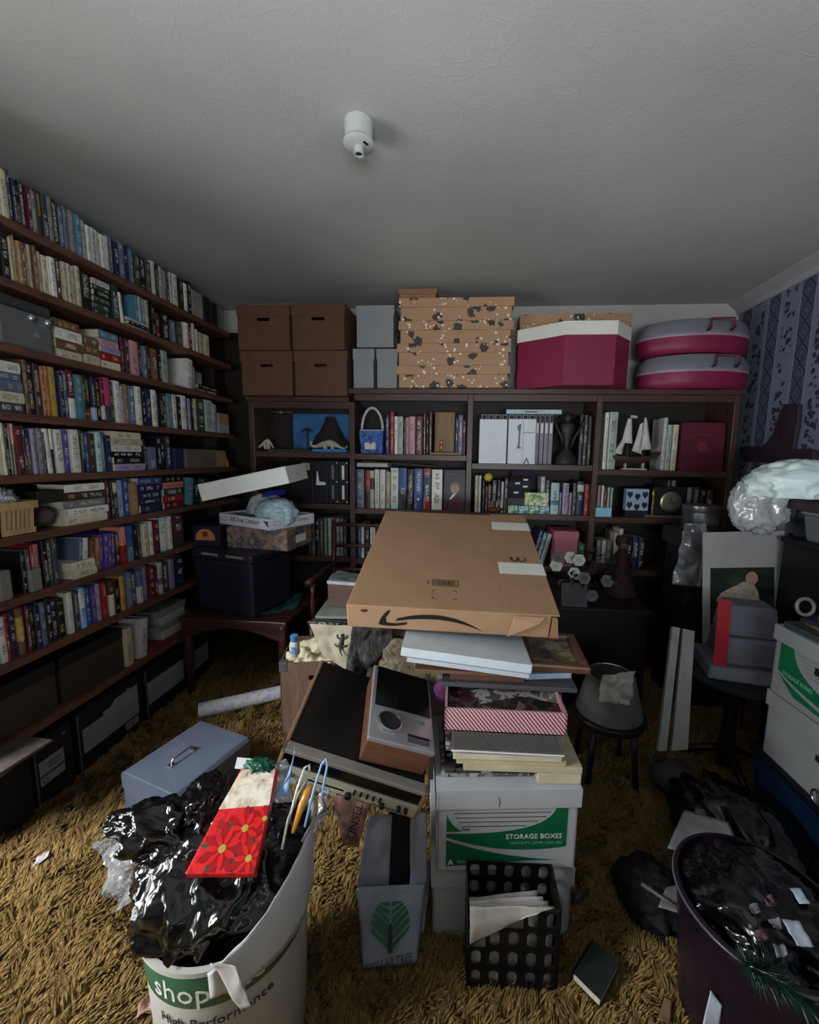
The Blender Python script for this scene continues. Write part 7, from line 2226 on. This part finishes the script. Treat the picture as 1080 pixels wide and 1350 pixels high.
o = link('plastic_bag', folds(W(1002, 664, Y=1.90), (0.115, 0.08, 0.125), 61, 1.3, 0.30, 5), CLEAR('grey_clear_plastic', (0.8, 0.82, 0.88), 0.6, 0.6, 0.2), None, smooth=True)
tag(o, 'greyish see-through bag beside the bright white bag', 'plastic bag')

# round side table, machine with red strap, framed photograph
rt = thing('side_table', 'small dark round side table beneath the grey machine', 'table', TR(1.19, 1.80, 0))
dkt = M('table_black_brown', (26, 22, 24), 0.4)
MB().lathe([(0.0, 0.455), (0.205, 0.455), (0.215, 0.462), (0.215, 0.474), (0.205, 0.480), (0.0, 0.480)], 48, cap=False).build('top', dkt, rt, smooth='auto')
MB().lathe([(0.03, 0.03), (0.035, 0.10), (0.024, 0.25), (0.034, 0.40), (0.06, 0.455)], 20).build('pedestal', dkt, rt, smooth=True)
for k in range(3):
    a = k * 2.094 + 0.5
    MB().tube([(0.02 * math.cos(a), 0.02 * math.sin(a), 0.10), (0.12 * math.cos(a), 0.12 * math.sin(a), 0.05), (0.19 * math.cos(a), 0.19 * math.sin(a), 0.012)], [0.018, 0.015, 0.012], 8).build('foot', dkt, rt, smooth=True)
gm = thing('grey_machine', 'grey two tier machine with a vertical red strap', 'machine', TR(1.14, 1.66, 0.481, -12))
gpl = M('machine_grey', (92, 94, 104), 0.45)
MB().frustum(0.30, 0.26, 0.27, 0.24, 0, 0.055, TR(0.02, 0.14, 0)).build('base', gpl, gm, bevel=0.010)
MB().frustum(0.24, 0.20, 0.22, 0.18, 0.0555, 0.17, TR(0.05, 0.15, 0)).build('lower_block', gpl, gm, bevel=0.012)
MB().frustum(0.20, 0.16, 0.17, 0.12, 0.1705, 0.300, TR(0.04, 0.16, 0)).build('upper_block', gpl, gm, bevel=0.010)
MB().box(-0.105, -0.055, 0.012, 0.018, 0.03, 0.335, TR(0, 0.02, 0, 0, -4)).build('red_strap', M('strap_red', (150, 8, 30), 0.45), gm, bevel=0.002)
ph = thing('mounted_photo', 'cream mounted photograph of a baby in white propped upright', 'photograph', None)
q00, q10, q01 = W(927, 868, Y=1.98), W(1033, 868, Y=1.985), W(929, 702, Y=2.03)
PT_ = FRAME(q00, q10, q01)
ph.matrix_world = PT_
pw, phh = (q10 - q00).length, (q01 - q00).length
MB().box(0, pw, 0, phh, -0.006, 0).build('mount', M('cream_mount', (166, 164, 162), 0.7, 0.05), ph)
MB().box(pw * 0.09, pw * 0.88, phh * 0.10, phh * 0.72, 0.0002, 0.001).build('print_backdrop', PATCH('dark_green_backdrop', [(24, 32, 30), (40, 50, 44), (34, 38, 40), (58, 66, 54)], 9, 0.3, False), ph)
body_pts = [(0.16, 0.46), (0.22, 0.52), (0.32, 0.555), (0.42, 0.58), (0.50, 0.61), (0.62, 0.60), (0.68, 0.53), (0.70, 0.46), (0.55, 0.44), (0.35, 0.43)]
MB().prism([(pw * x, phh * y) for x, y in body_pts], 0.0011, 0.0018, None, 'XY').build('printed_gown', M('print_cream', (184, 172, 156), 0.5, 0.25, 40), ph)
MB().prism([(pw * 0.60 + 0.028 * math.cos(a), phh * 0.635 + 0.032 * math.sin(a)) for a in [2 * math.pi * k / 18 for k in range(18)]], 0.0019, 0.0026, None, 'XY').build('printed_head', M('print_skin', (176, 140, 120), 0.5, 0.15, 40), ph)

# tin, curved chair rail, dark stand in the far corner
st2 = thing('corner_stand', 'dark stand loaded with boxes in the far corner', 'stand', TR(1.20, 2.29, 0))
MB().box(0, 0.23, 0, 0.28, 0.001, 0.58).build('lower_box', M('stand_dark', (20, 17, 20), 0.5), st2, bevel=0.004)
MB().box(0.01, 0.22, 0.01, 0.27, 0.5805, 0.90).build('upper_box', M('stand_grey', (36, 34, 38), 0.6), st2, bevel=0.004)
MB().box(-0.01, 0.24, -0.01, 0.29, 0.9005, 0.995).build('top_box', M('stand_grey2', (54, 52, 56), 0.6), st2, bevel=0.004)
tn = thing('round_tin', 'round silver tin on the dark corner stand', 'tin', TR(1.315, 2.42, 0.9958))
MB().lathe([(0.0, 0), (0.088, 0), (0.090, 0.004), (0.090, 0.12), (0.0, 0.12)], 36, cap=False).build('body', M('tin_silver', (150, 148, 146), 0.3, 0.1, metal=0.8), tn, smooth='auto')
MB().lathe([(0.0915, 0.10), (0.094, 0.105), (0.094, 0.138), (0.086, 0.142), (0.0, 0.142)], 36, cap=False).build('lid', M('tin_silver', (150, 148, 146), 0.3, 0.1, metal=0.8), tn, smooth='auto')
chb = thing('side_chair', 'grey chair with a curved top rail in the corner', 'chair', TR(1.60, 2.08, 0))
rail = [(-0.17, 0.02, 0.0), (-0.10, -0.03, 0.030), (0, -0.045, 0.04), (0.10, -0.03, 0.030), (0.17, 0.02, 0.0)]
gch = M('chair_grey', (78, 80, 88), 0.45)
for i_ in range(1):
    mbr = MB()
    for a, b_ in zip(rail[:-1], rail[1:]):
        mbr.add([(a[0], a[1], 1.02 + a[2]), (b_[0], b_[1], 1.02 + b_[2]), (b_[0], b_[1] + 0.02, 1.02 + b_[2]), (a[0], a[1] + 0.02, 1.02 + a[2]),
                 (a[0], a[1], 1.09 + a[2]), (b_[0], b_[1], 1.09 + b_[2]), (b_[0], b_[1] + 0.02, 1.09 + b_[2]), (a[0], a[1] + 0.02, 1.09 + a[2])],
                [(0, 3, 2, 1), (4, 5, 6, 7), (0, 1, 5, 4), (1, 2, 6, 5), (2, 3, 7, 6), (3, 0, 4, 7)])
    mbr.build('top_rail', gch, chb)
for sx in (-0.155, 0.155):
    MB().tube([(sx, 0.03, 0), (sx, 0.03, 0.45), (sx, 0.035, 1.04)], 0.014, 8).build('back_post', gch, chb, smooth=True)
    MB().tube([(sx, -0.02 + 0.40, 0), (sx, 0.38, 0.44)], 0.014, 8).build('leg', gch, chb, smooth=True)
MB().box(-0.165, 0.165, 0.02, 0.40, 0.44, 0.47).build('seat', gch, chb, bevel=0.006)
o = sheet('clear_bag', CLEAR('smoky_plastic', (0.7, 0.72, 0.76), 0.5, 0.25, 0.2), None, [W(886, 770, Y=2.25), W(926, 775, Y=2.25), W(932, 690, Y=2.265), W(905, 690, Y=2.265)], 26, 26, 0.022, 9, 4, 0.001, True)
tag(o, 'smoky clear plastic drooping beside the corner stand', 'plastic bag')
# leaning white window frame pieces
lf = thing('leaning_frame', 'white painted frame pieces leaning beside the round table', 'frame', None)
for (a, b_, c, d_) in (((868, 990), (879, 990), (897, 828), (887, 826)), ((886, 990), (907, 988), (916, 832), (901, 829))):
    pA, pB, pC, pD = W(*a, Y=1.63), W(*b_, Y=1.63), W(*c, Y=1.80), W(*d_, Y=1.80)
    n_ = (pB - pA).cross(pD - pA).normalized() * 0.02
    vs = [pA, pB, pC, pD, pA - n_, pB - n_, pC - n_, pD - n_]
    MB().add(vs, [(0, 1, 2, 3), (7, 6, 5, 4), (0, 4, 5, 1), (1, 5, 6, 2), (2, 6, 7, 3), (3, 7, 4, 0)]).build('frame_piece', M('old_white_paint', (148, 148, 144), 0.6), lf)

# low dark chest with artificial flowers, doll, cards
lc = thing('low_chest', 'low black chest holding flowers behind the parcel', 'chest', TR(0.36, 2.18, 0))
MB().box(0, 0.62, 0, 0.40, 0.001, 0.56).build('body', M('chest_black', (16, 13, 13), 0.5), lc, bevel=0.005)
MB().box(-0.01, 0.63, -0.012, 0.41, 0.5605, 0.59).build('top', M('chest_black', (16, 13, 13), 0.5), lc, bevel=0.005)
fl_o = thing('artificial_flowers', 'white artificial flowers with dark leaves behind the parcel', 'flowers', TR(W(765, 800, Y=2.28).x, 2.28, 0.591))
MB().lathe([(0.05, 0), (0.06, 0.01), (0.075, 0.06), (0.06, 0.10), (0.0, 0.09)], 20, cap=False).build('vase', M('vase_black', (20, 18, 20), 0.3), fl_o, smooth=True)
rg = random.Random(5)
lfm = M('dark_leaf', (30, 38, 32), 0.5, 0.3)
petm = M('white_petal', (190, 192, 184), 0.6, 0.1)
petg = M('grey_petal', (96, 96, 92), 0.6, 0.1)
for k in range(46):
    a, e = rg.uniform(0, 6.28), rg.uniform(0.05, 1.2)
    r = rg.uniform(0.09, 0.17)
    c = Vector((math.cos(a) * math.cos(e) * r * 1.15, math.sin(a) * math.cos(e) * r * 0.9, 0.13 + math.sin(e) * r))
    T = Matrix.Translation(c) @ Euler((rg.uniform(-1, 1), rg.uniform(-1, 1), a), 'XYZ').to_matrix().to_4x4()
    MB().add([(0, 0, 0), (0.022, -0.016, 0.006), (0.055, 0, -0.004), (0.022, 0.016, 0.006), (0.022, 0, -0.003)], [(0, 1, 4), (1, 2, 4), (2, 3, 4), (3, 0, 4)], T).build('leaf', lfm, fl_o)
for k, (a, b_) in enumerate(((733, 746), (757, 756), (752, 735), (763, 738), (735, 735), (800, 766), (770, 762), (780, 785))):
    c = W(a, b_, Y=2.17 + 0.02 * (k % 3)) - Vector((fl_o.location.x, 2.28, 0.591))
    mt = petm if k < 4 else petg
    for q in range(11):
        lay = q // 6
        sc = 1.0 - 0.35 * lay
        T = Matrix.Translation(c) @ Matrix.Rotation(math.radians(62 + 9 * (k % 4)), 4, 'X') @ Matrix.Rotation(q * 1.047 + lay * 0.5, 4, 'Z') @ Matrix.Rotation(-0.25 - 0.45 * lay, 4, 'Y') @ Matrix.Scale(sc, 4)
        MB().add([(0, 0, 0), (0.014, -0.014, 0.004), (0.028, -0.015, 0.003), (0.036, 0, -0.002), (0.028, 0.015, 0.003), (0.014, 0.014, 0.004), (0.020, 0, 0.007)], [(0, 1, 6), (1, 2, 6), (2, 3, 6), (3, 4, 6), (4, 5, 6), (5, 0, 6)], T).build('petal', mt, fl_o, smooth=True)
    MB().tube([c, (c.x * 0.3, c.y * 0.3, 0.08)], 0.0025, 5).build('stem', lfm, fl_o)
dl = thing('doll', 'doll in a dark burgundy dress behind the parcel', 'doll', TR(W(815, 800, Y=2.45).x, 2.45, 0.591))
bur = M('burgundy_cloth', (40, 17, 22), 0.8, 0.2)
MB().lathe([(0.095, 0), (0.09, 0.02), (0.06, 0.12), (0.032, 0.19), (0.040, 0.24), (0.018, 0.27), (0.0, 0.272)], 24, cap=False).build('dress', bur, dl, smooth=True)
MB().lathe([(0.0, 0.262), (0.026, 0.275), (0.034, 0.305), (0.028, 0.335), (0.0, 0.345)], 20, cap=False).build('head', M('doll_skin', (104, 74, 64), 0.5), dl, smooth=True)
MB().lathe([(0.036, 0.292), (0.041, 0.315), (0.034, 0.345), (0.0, 0.356)], 20, TR(0, 0.006, 0), cap=False).build('hair', M('doll_hair', (30, 20, 20), 0.7), dl, smooth=True)
for s in (-1, 1):
    MB().tube([(s * 0.035, 0, 0.235), (s * 0.065, -0.01, 0.18), (s * 0.06, -0.04, 0.14)], [0.014, 0.012, 0.010], 8).build('arm', bur, dl, smooth=True)
    MB().lathe([(0.0, -0.003), (0.003, 0), (0, 0.003)], 8, TR(s * 0.012, -0.033, 0.31), cap=False).build('eye', print_blk, dl)
o = MB().box(0, 0.14, 0, 0.012, 0, 0.13).build('grey_board', M('mid_grey_board', (62, 62, 66), 0.6), None, bevel=0.003)
o.matrix_world = TR(W(738, 832, Y=2.1).x, 2.05, 0.0, 8, -10) @ Matrix.Translation((0, 0, 0.60))
o.matrix_world = Matrix.Translation((W(738, 832, Y=2.175).x, 2.175, 0.5915)) @ Matrix.Rotation(math.radians(-12), 4, 'X')
tag(o, 'dark grey board propped beside the parcel', 'board')
o = MB().box(0, 0.10, 0, 0.10, 0, 0.17).build('brown_carton', M('dull_brown_card', (92, 64, 52), 0.7), None, bevel=0.002)
o.matrix_world = TR(W(700, 760, Y=2.30).x, 2.33, 0.5915, 20)
tag(o, 'small dull brown carton beside leaning blue books', 'box')

# lampshade and crinkled paper on the floor to the right of the pile
q_ = W(803, 930, Y=1.72)
ls = thing('lampshade', 'grey fabric lampshade standing behind the paper pile', 'lampshade', TR(q_.x, 1.72, 0.30))
MB().lathe([(0.135, 0), (0.136, 0.004), (0.095, 0.165), (0.094, 0.169), (0.090, 0.165), (0.131, 0.004)], 40, cap=False).build('shade', M('shade_grey', (84, 84, 84), 0.8, 0.15), ls, smooth='auto')
MB().tube([(0.092 * math.cos(a), 0.092 * math.sin(a), 0.166) for a in [2 * math.pi * k / 30 for k in range(30)]], 0.003, 6, None, True).build('top_ring', chrome, ls)
o = thing('dark_stool', 'dark stool beneath the grey lampshade', 'stool', TR(q_.x, 1.72, 0))
MB().lathe([(0.0, 0.27), (0.15, 0.27), (0.155, 0.285), (0.15, 0.2985), (0.0, 0.2985)], 30, cap=False).build('seat', dkt, o, smooth='auto')
for k in range(4):
    a = k * 1.571 + 0.78
    MB().tube([(0.11 * math.cos(a), 0.11 * math.sin(a), 0.27), (0.14 * math.cos(a), 0.14 * math.sin(a), 0.004)], 0.013, 8).build('leg', dkt, o, smooth=True)
o = sheet('crinkled_paper', M('dim_white_paper', (150, 150, 140), 0.7), None, [W(790, 925, Y=1.56), W(832, 930, Y=1.56), W(838, 885, Y=1.60), W(795, 890, Y=1.60)], 16, 14, 0.03, 16, 4, 0.001, True)
tag(o, 'crinkled white paper draped against the lampshade', 'paper')

# floor on the right: black sacks, papers, blue lid, bucket, garland
o = link('black_sack', folds((0.95, 1.32, 0.10), (0.17, 0.26, 0.13), 41, 1.5, 0.3, 5, None, lambda n, p: Vector((p.x, p.y, max(p.z, -0.095)))), black_gloss, None, smooth=True)
tag(o, 'large black sack sprawled on the right floor', 'bin bag')
o = sheet('grey_sheet', M('grey_poster_paper', (112, 114, 112), 0.7), None, [W(880, 1118, Z=0.25), W(985, 1142, Z=0.235), W(960, 1085, Z=0.245), W(902, 1068, Z=0.25)], 16, 12, 0.010, 8, 4, 0.001)
tag(o, 'grey paper sheet lying across the black sack', 'paper')
o = blob('grey_cushion', M('grey_cushion_cloth', (62, 62, 64), 0.8), None, W(893, 1005, Z=0.14), (0.10, 0.10, 0.06), 43, 0.15, 1.4, 4)
tag(o, 'dim grey cushion behind the black sack', 'cushion')
o.location.z -= 0.07
o = blob('black_heap', M('black_cloth', (12, 12, 13), 0.8), None, (0.60, 1.16, 0.05), (0.11, 0.12, 0.075), 47, 0.3, 1.6, 5, 0.004)
tag(o, 'small heap of black cloth on the shaded carpet', 'cloth')
o = sheet('white_card_sheet', M('dim_card', (120, 118, 116), 0.7), None, [W(868, 1195, Z=0.135), W(900, 1205, Z=0.135), W(902, 1165, Z=0.135), W(878, 1170, Z=0.135)], 6, 6, 0.002, 8, 4, 0.002)
tag(o, 'pale card lying on the black cloth heap', 'card')
o = MB().tube([W(846, 1165, Z=0.138), W(905, 1205, Z=0.142)], 0.005, 8).build('thin_stick', M('stick_grey', (92, 88, 84), 0.5), None, smooth=True)
tag(o, 'thin grey stick lying across the black heap', 'stick')
bk_ = thing('bucket', 'dark purple bucket at the lower right corner', 'bucket', TR(0.715, 0.905, 0.002))
MB().lathe([(0.135, 0), (0.140, 0.008), (0.168, 0.335), (0.176, 0.340), (0.177, 0.350), (0.168, 0.352), (0.163, 0.335), (0.136, 0.02), (0.0, 0.02)], 56, cap=False).build('body', M('bucket_purple', (30, 18, 32), 0.3), bk_, smooth='auto')
MB().tube([(0.177 * math.cos(a), 0.177 * math.sin(a), 0.346) for a in [2 * math.pi * k / 48 for k in range(48)]], 0.0035, 6, None, True).build('rim', M('bucket_rim', (90, 86, 96), 0.2), bk_, smooth=True)
o = thing('bucket_liner', 'black liner with wrappers filling the dark bucket', 'bin bag', None)
link('sack', folds((0.715, 0.905, 0.31), (0.155, 0.155, 0.09), 15, 1.8, 0.30, 5), black_gloss, o, smooth=True)
for k, (a, b_) in enumerate(((992, 1205), (1012, 1195), (1020, 1225), (1000, 1240), (1025, 1262))):
    p = W(a, b_, Z=0.40)
    w_ = sheet('wrapper', M('foil_scrap_%d' % (k % 2), ((120, 122, 128), (96, 70, 74))[k % 2], 0.25), None, [p, p + Vector((0.022, 0.004, 0.002)), p + Vector((0.024, 0.02, 0.008)), p + Vector((0.002, 0.018, 0.004))], 6, 6, 0.008, 40, k, 0.0008, True)
    tag(w_, '%s small foil scrap from the left in the bucket' % ordinal(k + 1), 'wrapper', 'foil scraps in the bucket')
o = link('black_sack', folds((1.04, 0.94, 0.18), (0.14, 0.17, 0.20), 53, 1.5, 0.3, 5, None, lambda n, p: Vector((p.x, p.y, max(p.z, -0.176)))), black_gloss, None, smooth=True)
tag(o, 'upright black sack beside the dark bucket', 'bin bag')
for k, (a, b_, s_) in enumerate(((1055, 1190, 0.03), (1052, 1245, 0.045))):
    p = W(a, b_, Z=0.40)
    w_ = sheet('tissue', M('tissue_white', (190, 198, 214), 0.6), None, [p, p + Vector((s_ * 0.7, 0, 0)), p + Vector((s_ * 0.8, s_, 0.006)), p + Vector((0.0, s_, 0.004))], 6, 6, 0.006, 30, k, 0.001, True)
    tag(w_, '%s white tissue scrap near the upright sack' % ('upper small', 'lower larger')[k], 'tissue')
# garland of dark tinsel
gd = thing('tinsel_garland', 'dark green tinsel garland hanging over the bucket', 'garland', None)
path = [W(985, 1272, Z=0.385), W(1020, 1290, Z=0.37), W(1050, 1310, Z=0.33), W(1075, 1335, Z=0.28), W(1090, 1365, Z=0.22)]
MB().tube(path, 0.004, 6).build('cord', lfm, gd)
rg = random.Random(9)
mbn = MB()
for k in range(1500):
    t = rg.random() * (len(path) - 1.001)
    i = int(t)
    p = path[i].lerp(path[i + 1], t - i)
    d = Vector((rg.gauss(0, 1), rg.gauss(0, 1), rg.gauss(0, 1))).normalized()
    s = d.orthogonal().normalized() * 0.0012
    e = p + d * rg.uniform(0.025, 0.05)
    mbn.add([p - s, p + s, e], [(0, 1, 2)])
nd = mbn.build('needles', M('tinsel_green', (22, 52, 40), 0.25, 0.4, 50), gd)
nd['kind'] = 'stuff'
o = sheet('white_leaflet', M('leaflet_white', (190, 196, 210), 0.6), None, [W(925, 1362, Z=0.11), W(948, 1362, Z=0.11), W(952, 1326, Z=0.19), W(937, 1306, Z=0.215)], 8, 10, 0.003, 8, 4, 0.0012)
tag(o, 'white leaflet standing against the dark bucket', 'leaflet')
o = sheet('grey_leaflet', PATCH('sepia_print', [(60, 56, 50), (96, 88, 72), (140, 132, 110), (80, 70, 60)], 14, 0.3), None, [W(950, 1362, Z=0.10), W(1000, 1362, Z=0.10), W(988, 1322, Z=0.18), W(952, 1322, Z=0.18)], 8, 10, 0.004, 12, 7, 0.0012)
tag(o, 'grey picture leaflet beside the white leaflet', 'leaflet')
o = MB().tube([(0.022 * math.cos(a), 0.022 * math.sin(a), 0) for a in [2 * math.pi * k / 24 for k in range(24)]], 0.004, 8, None, True).build('metal_ring', chrome, None, smooth=True)
o.matrix_world = Matrix.Translation(W(1078, 1052, X=1.13)) @ Matrix.Rotation(math.radians(90), 4, 'Y')
tag(o, 'bright metal ring below the white storage box', 'ring')
o = sheet('floor_scrap', M('tan_scrap', (120, 96, 66), 0.7), None, [W(866, 1345, Z=0.03), W(884, 1348, Z=0.03), W(886, 1318, Z=0.03), W(878, 1314, Z=0.03)], 6, 8, 0.006, 25, 3, 0.001)
tag(o, 'tan cardboard scrap on the floor by the bucket', 'cardboard')
o = MB().tube([(-0.03, 0, 0.018), (0, 0.004, 0.02), (0.03, 0.0, 0.018)], [0.006, 0.010, 0.006], 8).build('small_bottle', M('dim_bottle', (70, 66, 62), 0.3), None, smooth=True)
o.matrix_world = TR(W(765, 1190, Z=0.0).x, W(765, 1190, Z=0.0).y, 0.004, 30)
tag(o, 'small dim bottle lying beside the white box', 'bottle')

# ------------------------------------------------------------------ prints, labels and small fittings belong to the part they sit on
MAIN = ('body', 'case', 'cover', 'mount', 'paper', 'bag_body', 'tray_body', 'front_film', 'top_plate', 'face_plate', 'panel', 'film', 'shell')
MINOR = ('printed', 'lettering', 'pen_', 'label_', 'spine_label', 'embossed', 'tape', 'edge_strip', 'rivet', 'knob', 'lever', 'name_plate', 'slot', 'latch', 'corner_cap', 'hand_slot', 'print_backdrop', 'picture')
bpy.context.view_layer.update()
for o in list(SC.objects):
    if o.type != 'EMPTY' or o.parent is not None:
        continue
    kids = list(o.children)
    main = None
    for mname in MAIN:
        main = next((c for c in kids if c.name.split('.')[0] == mname), None)
        if main:
            break
    if main is None or main.matrix_local != Matrix.Identity(4):
        continue
    for c in kids:
        if c is not main and c.name.startswith(MINOR) and c.matrix_local == Matrix.Identity(4):
            c.parent = main
